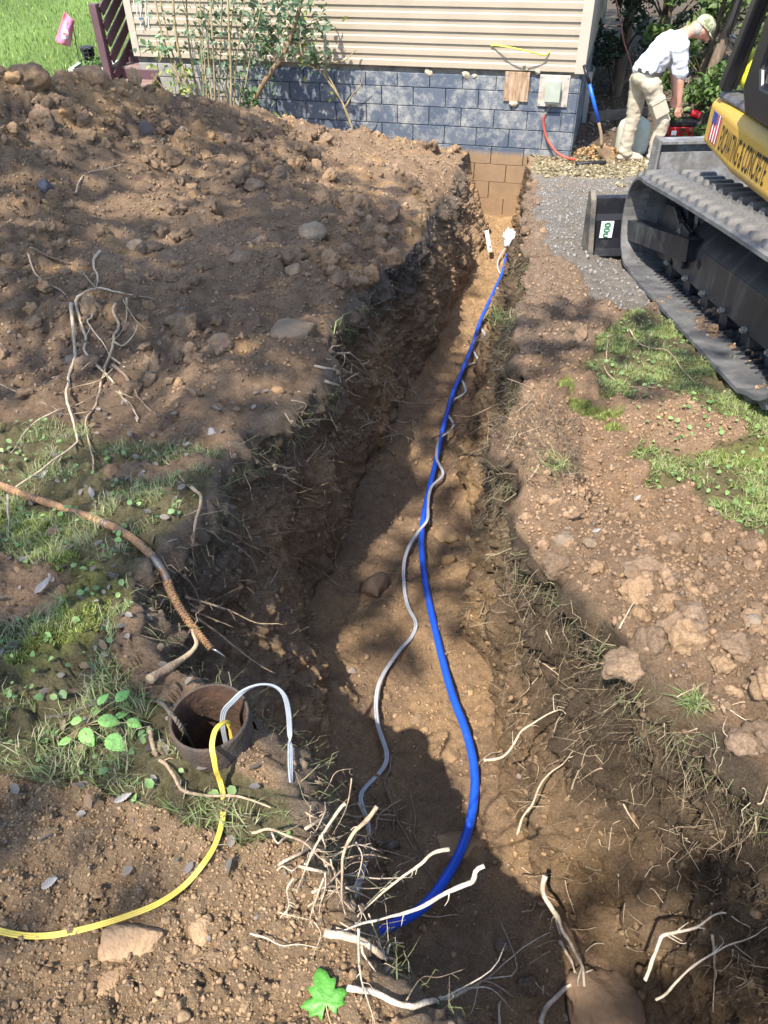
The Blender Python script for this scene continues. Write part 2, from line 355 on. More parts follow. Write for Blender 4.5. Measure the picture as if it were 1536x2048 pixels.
disp[m] += ((.06*big+.04*mid+.03*streak+.016*(scr-.6)+.018*fin+.009*vfin+.018*clod(w2)*(id2 > .6)+.007*clod(w3))*env*open_)[m]
m = regq == 2
disp[m] += ((.035*big+.02*mid+.009*fin+.012*clod(w2)*(id2 > .55)+.008*clod(w3)+.014*np.abs(fbm(Q*16+8, 3, 48, .6)))*open_)[m]
m = up_ok & ~soilheap
disp[m] += (.02*big+.016*mid+.009*fin)[m]+.05*np.exp(-(np.hypot(Q[m, 0]-CAS[0]+.02, Q[m, 1]-CAS[1]+.03)/.15)**2)
rbank = up_ok & (regq == 4) & ~green & (Q[:, 1] < 8.5) & ~Z_GRAVEL
disp[rbank] += (.02*clod(w1)*(id1 > .6)+.012*clod(w2)*(id2 > .35)+.008*clod(w3)+.03*np.abs(fbm(Q*12+8, 3, 48, .6))+.012*np.abs(fbm(Q*40+5, 2, 49)))[rbank]
lbank = up_ok & (regq == 0) & ~green & ~soilheap & (Q[:, 1] < 3)
disp[lbank] += (.022*clod(w2)*(id2 > .4)+.012*clod(w3))[lbank]
disp[green] += .012*fin[green]
disp[Z_GRAVEL] += .012*clod(w3)[Z_GRAVEL]
near_house = (Q[:, 1] > 9.6)
disp[near_house] *= .5
P[idx] += NRM[idx]*disp[:, None]
# ---- pigment, with some shade and sun painted in
def c3(*a): return np.array(a)
C = np.tile(c3(.20, .145, .10), (len(P), 1))
cq = np.tile(c3(.255, .172, .108), (len(Q), 1))
def blend(mask, col, a=1.0):
    w = (np.asarray(mask, float)*a)[:, None]; cq[:] = cq*(1-w)+np.asarray(col)*w
v1 = fbm(Q*.9+7, 3, 81); v2 = fbm(Q*3.5, 3, 82); v3 = fbm(Q*12, 2, 83)
blend(sstep(.0, .7, v1+.5*v2), c3(.31, .215, .14), .8)                      # drier tan
blend(sstep(.15, .8, -v1+.6*v2), c3(.175, .122, .082), .8)                      # dark humus
blend(soilheap*sstep(.3, .75, v2+.35*v3), c3(.42, .26, .13), .8)             # clay lumps
blend(soilheap & Z_ORANGE_HEAP, c3(.46, .29, .15), .75)  # orange clay at the crest, with sunlight painted into its colour
blend(soilheap*sstep(.55, .9, id2)*sstep(.1, .4, clod(w2)), c3(.31, .21, .13), .5)
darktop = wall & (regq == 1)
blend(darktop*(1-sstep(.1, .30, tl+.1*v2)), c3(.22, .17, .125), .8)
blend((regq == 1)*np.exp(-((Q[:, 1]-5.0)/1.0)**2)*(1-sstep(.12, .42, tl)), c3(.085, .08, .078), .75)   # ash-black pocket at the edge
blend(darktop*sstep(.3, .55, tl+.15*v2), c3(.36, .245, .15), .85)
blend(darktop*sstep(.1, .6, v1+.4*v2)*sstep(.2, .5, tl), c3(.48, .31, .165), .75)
blend(regq == 2, c3(.32, .215, .132), .9)
blend((regq == 2)*sstep(-.1, .5, v2+.5*v1), c3(.43, .28, .155), .75)
blend((regq == 2)*sstep(5.2, 7.5, Q[:, 1]), c3(.42, .27, .14), .65)
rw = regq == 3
blend(rw, c3(.20, .138, .086), .92)  # right wall base darkened to paint in its shade
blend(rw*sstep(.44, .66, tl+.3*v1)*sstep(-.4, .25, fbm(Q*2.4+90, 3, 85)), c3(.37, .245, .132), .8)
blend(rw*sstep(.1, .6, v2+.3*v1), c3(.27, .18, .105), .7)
blend(rw*(1-sstep(.36, .60, tl+.25*v2+.1*v3)), c3(.095, .07, .047), .92)  # dark humus and root zone, plus painted shade below the lip
blend(rw*sstep(.3, .6, fbm(Q*np.array([7, 7, 2.5])+60, 3, 84)+.2*v3), c3(.20, .14, .085), .7)
rb = (regq == 4)
blend(rb & up_ok, c3(.30, .20, .125), .8)
blend(rb*sstep(.1, .7, v1+.3*v3), c3(.40, .26, .16), .6)
blend(rb*(Q[:, 1] > 3.2)*(Q[:, 1] < 7.5), c3(.225, .165, .12), .7)
blend(Z_GRAVEL, c3(.22, .20, .175), .9); blend(Z_GRAVEL*sstep(.2, .8, v2), c3(.22, .18, .13), .6)
blend(Z_STRAW, c3(.33, .27, .165), .8); blend(Z_LITTER, c3(.12, .09, .065), .9)
blend(lbank & (py > 1560), c3(.40, .27, .155), .75); blend(lbank*sstep(0, .6, v2)*(py > 1500), c3(.27, .18, .105), .7)
blend(green, c3(.15, .14, .07), .8); blend(Z_MOSS, c3(.22, .22, .075), .8)
blend(Z_BARE_L | Z_BARE_R, c3(.36, .24, .15), .7)
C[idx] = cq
ff = ~fine
lawn_v = (P[:, 1] > 8.7) & (P[:, 0] < -3.0); ln = fbm(P*.5, 3, 90)
lawncol = c3(.13, .19, .05)*(1+.25*ln)[:, None]; 
hsall = heap_z(P[:, 0], P[:, 1])[1]
C = np.where((lawn_v & (hsall < .03))[:, None], lawncol, C)
lit_far = ff & (P[:, 1] > 9) & (P[:, 0] > 1); C[lit_far] = c3(.11, .085, .06)
C = np.clip(C, .01, .9)
ii = np.arange(NR*NC).reshape(NR, NC)
GF = np.stack([ii[:-1, :-1], ii[:-1, 1:], ii[1:, 1:], ii[1:, :-1]], -1).reshape(-1, 4)
_fc = (P[GF[:, 0]]+P[GF[:, 2]])/2; GF = GF[~((np.hypot(_fc[:, 0]-CAS[0], _fc[:, 1]-CAS[1]) < .079) & (_fc[:, 2] > .9))]
M_SOIL = vcol_mat('soil', rough=.95, fine=140, var=.45, bump=1.0, bdist=.018, spec=.12, coarse=14)
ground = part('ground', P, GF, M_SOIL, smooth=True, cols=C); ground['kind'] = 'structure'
ground['label'] = 'brown earth yard with the open trench and the spoil heap'
bpy.context.view_layer.update(); BVH = BVHTree.FromObject(ground, bpy.context.evaluated_depsgraph_get())
def hit(px, py, lift=0.0):
    d = Vector(ray(px, py)).normalized(); h = BVH.ray_cast(Vector(CAM), d, 60)
    if h[0] is None: p = Vector(at_z(px, py, 0)); return np.array(p), np.array([0, 0, 1.0])
    n = h[1] if h[1].dot(d) < 0 else -h[1]
    return np.array(h[0]+n*lift), np.array(n)
def drop(x, y, z0=4.0):
    h = BVH.ray_cast(Vector((x, y, z0)), Vector((0, 0, -1)), 10); return h[0].z if h[0] is not None else float(zg(y))
def world_pick(mask, n, rng):
    """random surface points (with normals) on the sheet inside a vertex mask, area weighted"""
    full = np.zeros(len(P), bool); full[idx[mask]] = True
    fm = full[GF[:, 0]] & full[GF[:, 2]]; fs = GF[fm]
    if len(fs) == 0: return np.zeros((0, 3)), np.zeros((0, 3))
    a, b, c_, d_ = (P[fs[:, k]] for k in range(4)); nr = np.cross(c_-a, d_-b); ar = np.linalg.norm(nr, axis=1); nr /= ar[:, None]+1e-12
    k = rng.choice(len(fs), n, p=ar/ar.sum()); u, v = rng.random((2, n))[:, :, None]
    return (a[k]*(1-u)+b[k]*u)*(1-v)+(d_[k]*(1-u)+c_[k]*u)*v, nr[k]
# ------------------------------------------------------------------ leaf clouds
def leaf_cloud(n, blobs, size, rng, cols, up=0.35, asp=0.55, droop=0.25, shell=0.0):
    """n folded leaves spread through a set of ellipsoid clumps (cx,cy,cz,rx,ry,rz)"""
    B = np.array(blobs, float); vol = B[:, 3]*B[:, 4]*B[:, 5]; k = rng.choice(len(B), n, p=vol/vol.sum())
    d = rng.normal(size=(n, 3)); d /= np.linalg.norm(d, axis=1)[:, None]; r = rng.random(n)**(1/3)
    if shell: r = shell+(1-shell)*r
    c = B[k, :3]+d*r[:, None]*B[k, 3:6]
    return leaves_at(c, size*rng.uniform(.6, 1.35, n), rng, cols, up, asp, droop)
def leaves_at(c, s, rng, cols, up=0.35, asp=0.55, droop=0.25, dirs=None):
    n = len(c); nr = rng.normal(size=(n, 3)); nr[:, 2] = np.abs(nr[:, 2])+up; nr /= np.linalg.norm(nr, axis=1)[:, None]
    t = rng.normal(size=(n, 3)) if dirs is None else np.asarray(dirs, float); t -= nr*(t*nr).sum(1)[:, None]; t /= np.linalg.norm(t, axis=1)[:, None]+1e-9
    b = np.cross(nr, t); s = np.asarray(s)[:, None]
    w = asp*.5; tip = c+t*s*.55-nr*s*droop*.6; base = c-t*s*.45; q1, q2 = t*s*-.2, t*s*.22-nr*s*droop*.15
    V = np.stack([base, c+q1-b*s*w*.85+nr*s*.10, c+q2-b*s*w*.9+nr*s*.10, tip, c+q2+b*s*w*.9+nr*s*.10, c+q1+b*s*w*.85+nr*s*.10, c], 1).reshape(-1, 3); o = np.arange(n)[:, None]*7
    F_ = np.stack([o+[[i, (i+1) % 6, 6]] for i in range(6)], 1).reshape(-1, 3)
    cols = np.asarray(cols, float); cc = cols[rng.integers(0, len(cols), n)]*rng.uniform(.7, 1.3, (n, 1))
    return V, F_, np.repeat(cc, 7, 0)
M_LEAF = vcol_mat('leaf', rough=.5, fine=60, var=.2, bump=0, spec=.35, trans=.35)
M_LEAFD = vcol_mat('leaf_waxy', rough=.38, fine=60, var=.2, bump=0, spec=.5, trans=.2)
M_BARK = mat('bark', (.16, .12, .085), rough=.95, var=.4, scale=20, stretch=(1, 1, .2), bump=.8, bscale=45, col2=(.09, .075, .06))
M_CANE = mat('cane', (.32, .25, .13), rough=.8, var=.35, scale=30, stretch=(1, 1, .25), col2=(.16, .12, .07))

# ------------------------------------------------------------------ tall trees behind the photographer; their crowns shade the trench
def shade_tree(label, base, h, crown, n, size, seed, lean=(0, 0)):
    r = np.random.default_rng(seed); b = np.array([base[0], base[1], float(zg(base[1]))-.1]); t = thing('tree', label, 'tree', b, group=None)
    top = np.array([lean[0], lean[1], h]); sp = spline([(0, 0, 0), (.1, .05, h*.3), (top[0]*.5-.1, top[1]*.5, h*.65), top], n=14)
    mb = MB(); mb.tube(sp, np.linspace(.19, .05, len(sp)), 10)
    blobs = []
    for k in range(crown[4]):
        a = r.uniform(0, 2*math.pi); rr = crown[3]*math.sqrt(r.random()); c = np.array([crown[0]+rr*math.cos(a), crown[1]+rr*math.sin(a), crown[2]+r.uniform(-1, 1)*crown[5]])
        q = r.uniform(.55, 1.05); blobs.append((*c, q, q, q*.6))
        i = min(len(sp)-2, int(len(sp)*r.uniform(.45, .85))); m_ = (sp[i]+c)/2+r.normal(size=3)*.2
        lp = spline([sp[i], m_, c], n=8); mb.tube(lp, np.linspace(.05, .012, len(lp)), 6, False)
    mb.build('trunk', M_BARK, t, True)
    V, F_, cc = leaf_cloud(n, blobs, size, r, [(.07, .12, .03), (.09, .15, .035), (.055, .10, .03)])
    part('crown', V, F_, M_LEAF, t, cols=cc); return t
shade_tree('tall leafy tree behind the photographer', (-4.6, -4.6), 9.0, (1.6, 1.8, 8.6, 3.2, 18, 1.3), 4000, .17, 1, (.6, .9))
shade_tree('tall leafy tree to the left of the photographer', (-6.6, -1.4), 9.5, (.9, 2.6, 8.8, 3.0, 20, 1.3), 4000, .17, 2, (.4, .8))
shade_tree('tall leafy tree left of the spoil heap, outside the picture', (-10.2, .4), 8.8, (1.6, -.2, 8.4, 2.8, 18, 1.3), 3400, .17, 3, (.8, -.2))

# ------------------------------------------------------------------ the house
def wp(t, z, off=0.0): q = WA+WD*t+WN*off; return np.array([q[0], q[1], z])            # front wall: along, height, out
T0, T1 = -3.78, 1.955
CORN = WA+WD*T1
def sp_(s, z, off=0.0): q = CORN-WN*s+WD*off; return np.array([q[0], q[1], z])           # right side wall: back from the corner, height, out
def block_paint():
    m, t, b = new_mat('painted_block'); L = t.links.new; g = N(t, 'ShaderNodeNewGeometry'); oi = N(t, 'ShaderNodeObjectInfo')
    n1 = N(t, 'ShaderNodeTexNoise', Scale=7.0, Detail=9.0, Roughness=.72); L(g.outputs['Position'], n1.inputs['Vector'])
    n2 = N(t, 'ShaderNodeTexNoise', Scale=60.0, Detail=4.0, Roughness=.7); L(g.outputs['Position'], n2.inputs['Vector'])
    n4 = N(t, 'ShaderNodeTexNoise', Scale=1.1, Detail=3.0); L(g.outputs['Position'], n4.inputs['Vector'])
    sx = N(t, 'ShaderNodeSeparateXYZ'); L(g.outputs['Position'], sx.inputs[0])
    # paint is scoured off in patches, more towards the right-hand, low part of the wall
    a = N(t, 'ShaderNodeMath', operation='MULTIPLY'); L(n1.outputs[0], a.inputs[0]); a.inputs[1].default_value = 1.0
    b1 = N(t, 'ShaderNodeMath', operation='MULTIPLY_ADD'); L(n2.outputs[0], b1.inputs[0]); b1.inputs[1].default_value = .35; L(a.outputs[0], b1.inputs[2])
    b2 = N(t, 'ShaderNodeMath', operation='MULTIPLY_ADD'); L(n4.outputs[0], b2.inputs[0]); b2.inputs[1].default_value = .35; L(b1.outputs[0], b2.inputs[2])
    b3 = N(t, 'ShaderNodeMath', operation='MULTIPLY_ADD'); L(sx.outputs['X'], b3.inputs[0]); b3.inputs[1].default_value = .022; L(b2.outputs[0], b3.inputs[2])
    mr = N(t, 'ShaderNodeMapRange'); mr.inputs['From Min'].default_value = .84; mr.inputs['From Max'].default_value = 1.08; L(b3.outputs[0], mr.inputs[0])
    c1 = N(t, 'ShaderNodeMix', data_type='RGBA'); c1.inputs[6].default_value = (.072, .092, .13, 1); c1.inputs[7].default_value = (.108, .127, .16, 1); L(oi.outputs['Random'], c1.inputs['Factor'])
    c2 = N(t, 'ShaderNodeMix', data_type='RGBA'); L(mr.outputs[0], c2.inputs['Factor']); L(c1.outputs[2], c2.inputs[6]); c2.inputs[7].default_value = (.33, .33, .30, 1)
    # soil line: everything that was buried is stained clay brown
    z = N(t, 'ShaderNodeMapRange'); z.inputs['From Min'].default_value = .03; z.inputs['From Max'].default_value = -.03
    nz = N(t, 'ShaderNodeMath', operation='MULTIPLY_ADD'); L(n1.outputs[0], nz.inputs[0]); nz.inputs[1].default_value = .12; zs = N(t, 'ShaderNodeMath', operation='SUBTRACT'); L(sx.outputs['Z'], zs.inputs[0]); zs.inputs[1].default_value = .07
    L(zs.outputs[0], nz.inputs[2]); L(nz.outputs[0], z.inputs[0])
    cl = N(t, 'ShaderNodeMix', data_type='RGBA'); cl.inputs[6].default_value = (.36, .235, .13, 1); cl.inputs[7].default_value = (.17, .12, .08, 1); L(n1.outputs[0], cl.inputs['Factor'])
    c3_ = N(t, 'ShaderNodeMix', data_type='RGBA'); L(z.outputs[0], c3_.inputs['Factor']); L(c2.outputs[2], c3_.inputs[6]); L(cl.outputs[2], c3_.inputs[7])
    L(c3_.outputs[2], b.inputs['Base Color']); b.inputs['Roughness'].default_value = .75; b.inputs['Specular IOR Level'].default_value = .3
    bp = N(t, 'ShaderNodeBump', Strength=.6, Distance=.006); L(n2.outputs[0], bp.inputs['Height']); L(bp.outputs[0], b.inputs['Normal']); return m
M_BLOCK = block_paint()
M_BLOCKG = mat('bare_block', (.30, .29, .26), rough=.9, var=.25, scale=6, col2=(.20, .19, .17), bump=.5, bscale=70, world=True)
M_MORT = mat('mortar', (.10, .115, .15), rough=.9, var=.3, scale=9, world=True, col2=(.28, .2, .12), thresh=(.5, .66))
M_SIDE = mat('vinyl_siding', (.35, .295, .22), rough=.45, var=.07, scale=2.0, world=True, col2=(.285, .24, .18), thresh=(.5, .8), spec=.45, bump=.12, bscale=140)
M_TRIM = mat('vinyl_trim', (.42, .37, .30), rough=.45, var=.06, scale=3, world=True)
M_SILL = mat('weathered_sill', (.20, .18, .15), rough=.9, var=.4, scale=10, world=True, col2=(.11, .10, .09), bump=.4)
house = thing('house', 'low house with beige vinyl siding over a blue painted block foundation', 'house', (*WA, 0.0))
def hpart(mb, name, m, parent=house, **k):
    L = np.array([*WA, 0.0]); mb.v = [tuple(np.array(v)-L) for v in mb.v]; return mb.build(name, m, parent, **k)
# blocks
def block_mesh(name, l, h, d, m):
    e = .003 if m.name == 'painted_block' and h < .199 or h < .17 else .0012; V = []; 
    for z, k in ((0, 0), (0, 1)):
        pass
    x, zz = l/2, h/2
    V = [(-x, 0, -zz), (x, 0, -zz), (x, 0, zz), (-x, 0, zz), (-x, d-e, -zz), (x, d-e, -zz), (x, d-e, zz), (-x, d-e, zz), (-x+e, d, -zz+e), (x-e, d, -zz+e), (x-e, d, zz-e), (-x+e, d, zz-e)]
    Fc = [(0, 1, 2, 3), (1, 0, 4, 5), (2, 1, 5, 6), (3, 2, 6, 7), (0, 3, 7, 4), (5, 4, 8, 9), (6, 5, 9, 10), (7, 6, 10, 11), (4, 7, 11, 8), (9, 8, 11, 10)]
    return raw_mesh(name, V, Fc, m)
fw = MB(); a, b_ = wp(T0+.02, 0, -.012), wp(T1-.004, 0, -.012); a2, b2 = wp(T0+.02, 0, -.18), wp(T1-.004, 0, -.18)
fw.prism(None, [np.array([*q[:2], -1.1]) for q in (a, b_, b2, a2)], [np.array([*q[:2], .862]) for q in (a, b_, b2, a2)])
wall_part = hpart(fw, 'foundation_wall', M_BLOCK); wall_part['label'] = 'blue painted concrete block foundation, scuffed pale'
sw = MB(); q4 = [sp_(.004, 0, -.012), sp_(7.5, 0, -.012), sp_(7.5, 0, -.18), sp_(.004, 0, -.18)]
sw.prism(None, [np.array([*q[:2], -.5]) for q in q4], [np.array([*q[:2], .862]) for q in q4]); side_part = hpart(sw, 'side_foundation_wall', M_MORT)
CH, BL = .2075, .406; bm_cache = {}
RW = math.atan2(WD[1], WD[0])
def put_block(parent, c, l, h, rz, m):
    key = (round(l, 3), round(h, 3), m.name)
    if key not in bm_cache: bm_cache[key] = block_mesh('block', l, h, .024, m)
    o = link(bpy.data.objects.new('block', bm_cache[key]), parent); o.location = c-np.array([*WA, 0.0]); o.rotation_euler = (0, 0, rz)
    rr = random.uniform(-.0025, .0025); o.location.x += rr*WN[0]; o.location.y += rr*WN[1]
tops = [.860, .706]+[.706-CH*k for k in range(1, 9)]
for r in range(len(tops)-1):
    gp_ = .005 if tops[r] > .05 else .0006; z1, z0 = tops[r]-gp_, tops[r+1]+gp_; shift = -.03 if r % 2 else .173
    k = -10
    while True:
        t0 = shift+k*BL; t1 = t0+BL; k += 1
        if t0 > T1: break
        t0 = max(t0, T0+.03)+.005; t1 = min(t1, T1)-.005
        if t1-t0 < .05: continue
        if z1 < -.02 and not (t1 > .55 and t0 < 1.95): continue
        if z1 < .25 and t1 < -2.6: continue
        put_block(wall_part, wp((t0+t1)/2, (z0+z1)/2, -.012), t1-t0, z1-z0, RW+math.pi, M_BLOCK if (t0+t1)/2 > -2.35 else M_BLOCKG)
for r in range(0, 6):
    z1, z0 = tops[r]-.005, tops[r+1]+.005; s = 0.0 if r % 2 else -BL/2
    while s < 7.0:
        s0, s1 = max(s, 0)+.006, s+BL-.005; s += BL
        put_block(side_part, sp_((s0+s1)/2, (z0+z1)/2, -.012), s1-s0, z1-z0, RW-math.pi/2, M_BLOCK)
sm = MB(); sm.prism(None, [wp(T0+.03, .862, q) for q in (-.02,)]+[wp(T1-.01, .862, -.02), wp(T1-.01, .862, -.2), wp(T0+.03, .862, -.2)], [wp(T0+.03, .945, -.02), wp(T1-.01, .945, -.02), wp(T1-.01, .945, -.2), wp(T0+.03, .945, -.2)])
hpart(sm, 'sill_beam', M_SILL)
sm = MB(); sm.prism(None, [sp_(s, .862, o_) for s, o_ in ((.01, -.02), (7.5, -.02), (7.5, -.2), (.01, -.2))], [sp_(s, .945, o_) for s, o_ in ((.01, -.02), (7.5, -.02), (7.5, -.2), (.01, -.2))]); hpart(sm, 'side_sill_beam', M_SILL)
# siding: one dutch-lap board per course, split at the lap joint
EXP = .1215
prof = [(.0, .030), (.004, .034), (.058, .029), (.070, .019), (.118, .0165), (.128, .0165)]     # height above butt, stand-off
def board(fn, u0, u1, z0, name, parent):
    mb = MB(); n = len(prof); v = []
    for u in (u0, u1): v += [fn(u, z0+h, .0+o_) for h, o_ in prof]+[fn(u, z0+prof[-1][0], .002), fn(u, z0, .002)]
    n += 2; f = [tuple(range(n)), tuple(range(2*n-1, n-1, -1))]+[(i, i+n, (i+1) % n+n, (i+1) % n) for i in range(n)]
    mb.add(v, f); return hpart(mb, name, M_SIDE, parent)
zb = .928; k = 0
while zb+k*EXP < 3.2:
    z0 = zb+k*EXP
    seam = -.14 if k % 2 == 0 else -.145+(1.9 if k > 7 else 0)
    board(wp, T0+.085, seam+.012, z0, 'siding_board', house); board(lambda u, z, o_: wp(u, z, o_+.0016), seam, T1-.065, z0, 'siding_board', house)
    board(sp_, .065, 7.4, z0, 'siding_board', house); k += 1
ztop = zb+k*EXP
def trim(pts, z0, z1, name):
    mb = MB(); mb.prism(None, [np.array([*p_[:2], z0]) for p_ in pts], [np.array([*p_[:2], z1]) for p_ in pts]); hpart(mb, name, M_TRIM)
trim([wp(T1-.075, 0, .004), wp(T1-.075, 0, .04), wp(T1+.038, 0, .04), wp(T1+.038, 0, -.075), wp(T1+.002, 0, -.075), wp(T1+.002, 0, .004)], .918, ztop, 'corner_trim')
trim([wp(T0+.095, 0, .004), wp(T0+.095, 0, .04), wp(T0, 0, .04), wp(T0, 0, -.075), wp(T0+.03, 0, -.075), wp(T0+.03, 0, .004)], .935, ztop, 'corner_trim')
# upper walls behind the siding, and the roof, above the picture
cb = MB(); pts = [wp(T0+.03, 0, 0), wp(T1-.002, 0, 0), sp_(7.4, 0, -.002), wp(T0+.03, 0, -7.4)]
cb.prism(None, [np.array([*p_[:2], .945]) for p_ in pts], [np.array([*p_[:2], ztop]) for p_ in pts]); hpart(cb, 'wall_core', M_SILL)
M_ROOF = mat('shingle', (.09, .085, .08), rough=.95, var=.3, scale=30, bump=.4)
rf = MB(); e0, e1, g = .35, .4, 1.5
A_, B_, C_, D_ = wp(T0-e0, ztop, e1), wp(T1+e0, ztop, e1), wp(T1+e0, ztop, -7.8), wp(T0-e0, ztop, -7.8); R0, R1 = wp(T0-e0, ztop+g, -3.7), wp(T1+e0, ztop+g, -3.7)
dn = np.array([0, 0, -.12])
rf.add([A_, B_, R1, R0, C_, D_, A_+dn, B_+dn, R1+dn, R0+dn, C_+dn, D_+dn], [(0, 1, 2, 3), (3, 2, 4, 5), (7, 6, 9, 8), (8, 9, 11, 10), (6, 7, 1, 0), (10, 11, 5, 4), (6, 0, 3, 9), (9, 3, 5, 11), (1, 7, 8, 2), (2, 8, 10, 4)])
hpart(rf, 'roof', M_ROOF)

# things fixed to the wall: everything moves with the house, so they are its parts
M_PLY = mat('weathered_plywood', (.30, .19, .11), rough=.85, var=.5, scale=9, stretch=(6, 6, .9), col2=(.45, .34, .24), bump=.5, bscale=60)
M_PLYG = mat('grey_plywood', (.42, .38, .33), rough=.9, var=.25, scale=14, col2=(.25, .20, .15), thresh=(.52, .7), bump=.4)
M_BOX = mat('utility_box_grey', (.34, .37, .31), rough=.55, var=.12, scale=10, col2=(.24, .24, .20), thresh=(.55, .75), bump=.2, bscale=30)
M_SCREW = mat('screw_zinc', (.6, .6, .58), rough=.35, metal=.8)
def wallbox(name, m, t0, t1, z0, z1, d0, d1, parent=house, bevel=.003):
    mb = MB(); mb.prism(None, [wp(t0, z0, d0), wp(t1, z0, d0), wp(t1, z0, d1), wp(t0, z0, d1)], [wp(t0, z1, d0), wp(t1, z1, d0), wp(t1, z1, d1), wp(t0, z1, d1)])
    mb.f = [tuple(reversed(q)) for q in mb.f]; return hpart(mb, name, m, parent, bevel=bevel)
ply = wallbox('plywood_patch', M_PLY, 1.085, 1.375, .605, .915, .012, .035)
for t_, z_ in ((1.11, .88), (1.35, .885), (1.105, .64), (1.35, .645)): 
    mb = MB(); c = wp(t_, z_, .035); c2 = wp(t_, z_, .039); mb.tube([c, c2], .009, 8); o = hpart(mb, 'screw', M_SCREW, house); o.parent = ply
ebd = wallbox('box_backing_board', M_PLYG, 1.495, 1.842, .567, .895, .012, .034)
ebx = wallbox('utility_box', M_BOX, 1.585, 1.745, .605, .84, .034, .105, bevel=.008); ebc = wallbox('box_cover', M_BOX, 1.578, 1.752, .63, .85, .105, .118, bevel=.004); ebc.parent = ebx
for t_, z_ in ((1.515, .87), (1.82, .87), (1.515, .59), (1.82, .59)):
    mb = MB(); mb.tube([wp(t_, z_, .034), wp(t_, z_, .038)], .008, 8); o = hpart(mb, 'screw', M_SCREW, house); o.parent = ebd
M_FOAM = mat('spray_foam', (.42, .36, .26), rough=.9, var=.4, scale=30, col2=(.2, .16, .12), bump=.6)
for t_, z_, o_, r in ((1.21, .585, .02, .055), (.16, .86, .0, .05), (.62, .85, .0, .055), (.72, .845, .0, .035), (1.46, .92, .03, .035), (1.30, .98, .04, .02), (1.33, .945, .04, .022)):
    V, Fc = rock_geo(int(t_*100)+5, 2, .5, 3); V = V*np.array([r, r*.5, r*.9]); Rz = _rz(RW); V = V@Rz.T+wp(t_, z_, o_)-np.array([*WA, 0.0])
    part('foam_blob', V, Fc, M_FOAM, house, True)
M_CABY = mat('yellow_green_wire', (.62, .62, .08), rough=.45, var=.15, scale=30)
mb = MB(); cp = spline([wp(.895, 1.165, .034), wp(.93, 1.178, .05), wp(1.05, 1.180, .12), wp(1.22, 1.166, .17), wp(1.38, 1.134, .14), wp(1.52, 1.10, .075), wp(1.575, 1.128, .033)], n=40); mb.tube(cp, .0085, 8); hpart(mb, 'wall_wire', M_CABY, house, smooth=True)['label'] = 'yellow-green wire looping out of the siding'
M_COND = mat('red_conduit', (.40, .075, .045), rough=.5, var=.25, scale=18)
mb = MB(); cg = at_z(1153, 320, 0.02); cg[2] = drop(cg[0], cg[1])+.02
mb.tube(spline([wp(1.66, .62, .05), wp(1.64, .56, .04), wp(1.60, .47, .03)], n=8), .007, 6); hpart(mb, 'grey_wire', M_SILL, house, smooth=True)
mb = MB(); mb.tube(spline([wp(1.585, .47, .03), wp(1.60, .36, .035), wp(1.66, .22, .06), wp(1.79, .10, .12), wp(1.92, .05, .16), cg], n=30), .014, 10); hpart(mb, 'conduit', M_COND, house, smooth=True)['label'] = 'red conduit curving from the utility box to the soil'
M_WHITE = mat('white_plastic', (.8, .8, .78), rough=.5, var=.1)
# downspout on the shaded side, black above silver below
M_BLK = mat('black_plastic', (.012, .012, .014), rough=.4, var=.3); M_ALU = mat('aluminium', (.55, .57, .6), rough=.35, metal=.7, var=.15)
mb = MB(); mb.bar(sp_(1.75, 1.4, .05), sp_(1.75, .62, .05), .08); hpart(mb, 'downspout', M_BLK); mb = MB(); mb.bar(sp_(1.75, .62, .05), sp_(1.75, .0, .06), .06); hpart(mb, 'downspout_lower', M_ALU)
# ------------------------------------------------------------------ loose soil: crumbs nobody could count, and clods one by one
def nearest_col(mask_pts_mask, n, rng):
    full = np.zeros(len(P), bool); full[idx[mask_pts_mask]] = True
    fm = full[GF[:, 0]] & full[GF[:, 2]]; fs = GF[fm]
    if len(fs) == 0: return np.zeros((0, 3)), np.zeros((0, 3)), np.zeros((0, 3))
    a, b, c_, d_ = (P[fs[:, k]] for k in range(4)); nr = np.cross(c_-a, d_-b); ar = np.linalg.norm(nr, axis=1); nr /= ar[:, None]+1e-12
    k = rng.choice(len(fs), n, p=ar/ar.sum()); u, v = rng.random((2, n))[:, :, None]
    return (a[k]*(1-u)+b[k]*u)*(1-v)+(d_[k]*(1-u)+c_[k]*u)*v, nr[k], C[fs[k, 0]]
def rand_rot(n, rng):
    q = rng.normal(size=(n, 4)); q /= np.linalg.norm(q, axis=1)[:, None]; w, x, y, z = q.T
    return np.stack([np.stack([1-2*(y*y+z*z), 2*(x*y-z*w), 2*(x*z+y*w)], -1), np.stack([2*(x*y+z*w), 1-2*(x*x+z*z), 2*(y*z-x*w)], -1), np.stack([2*(x*z-y*w), 2*(y*z+x*w), 1-2*(x*x+y*y)], -1)], 1)
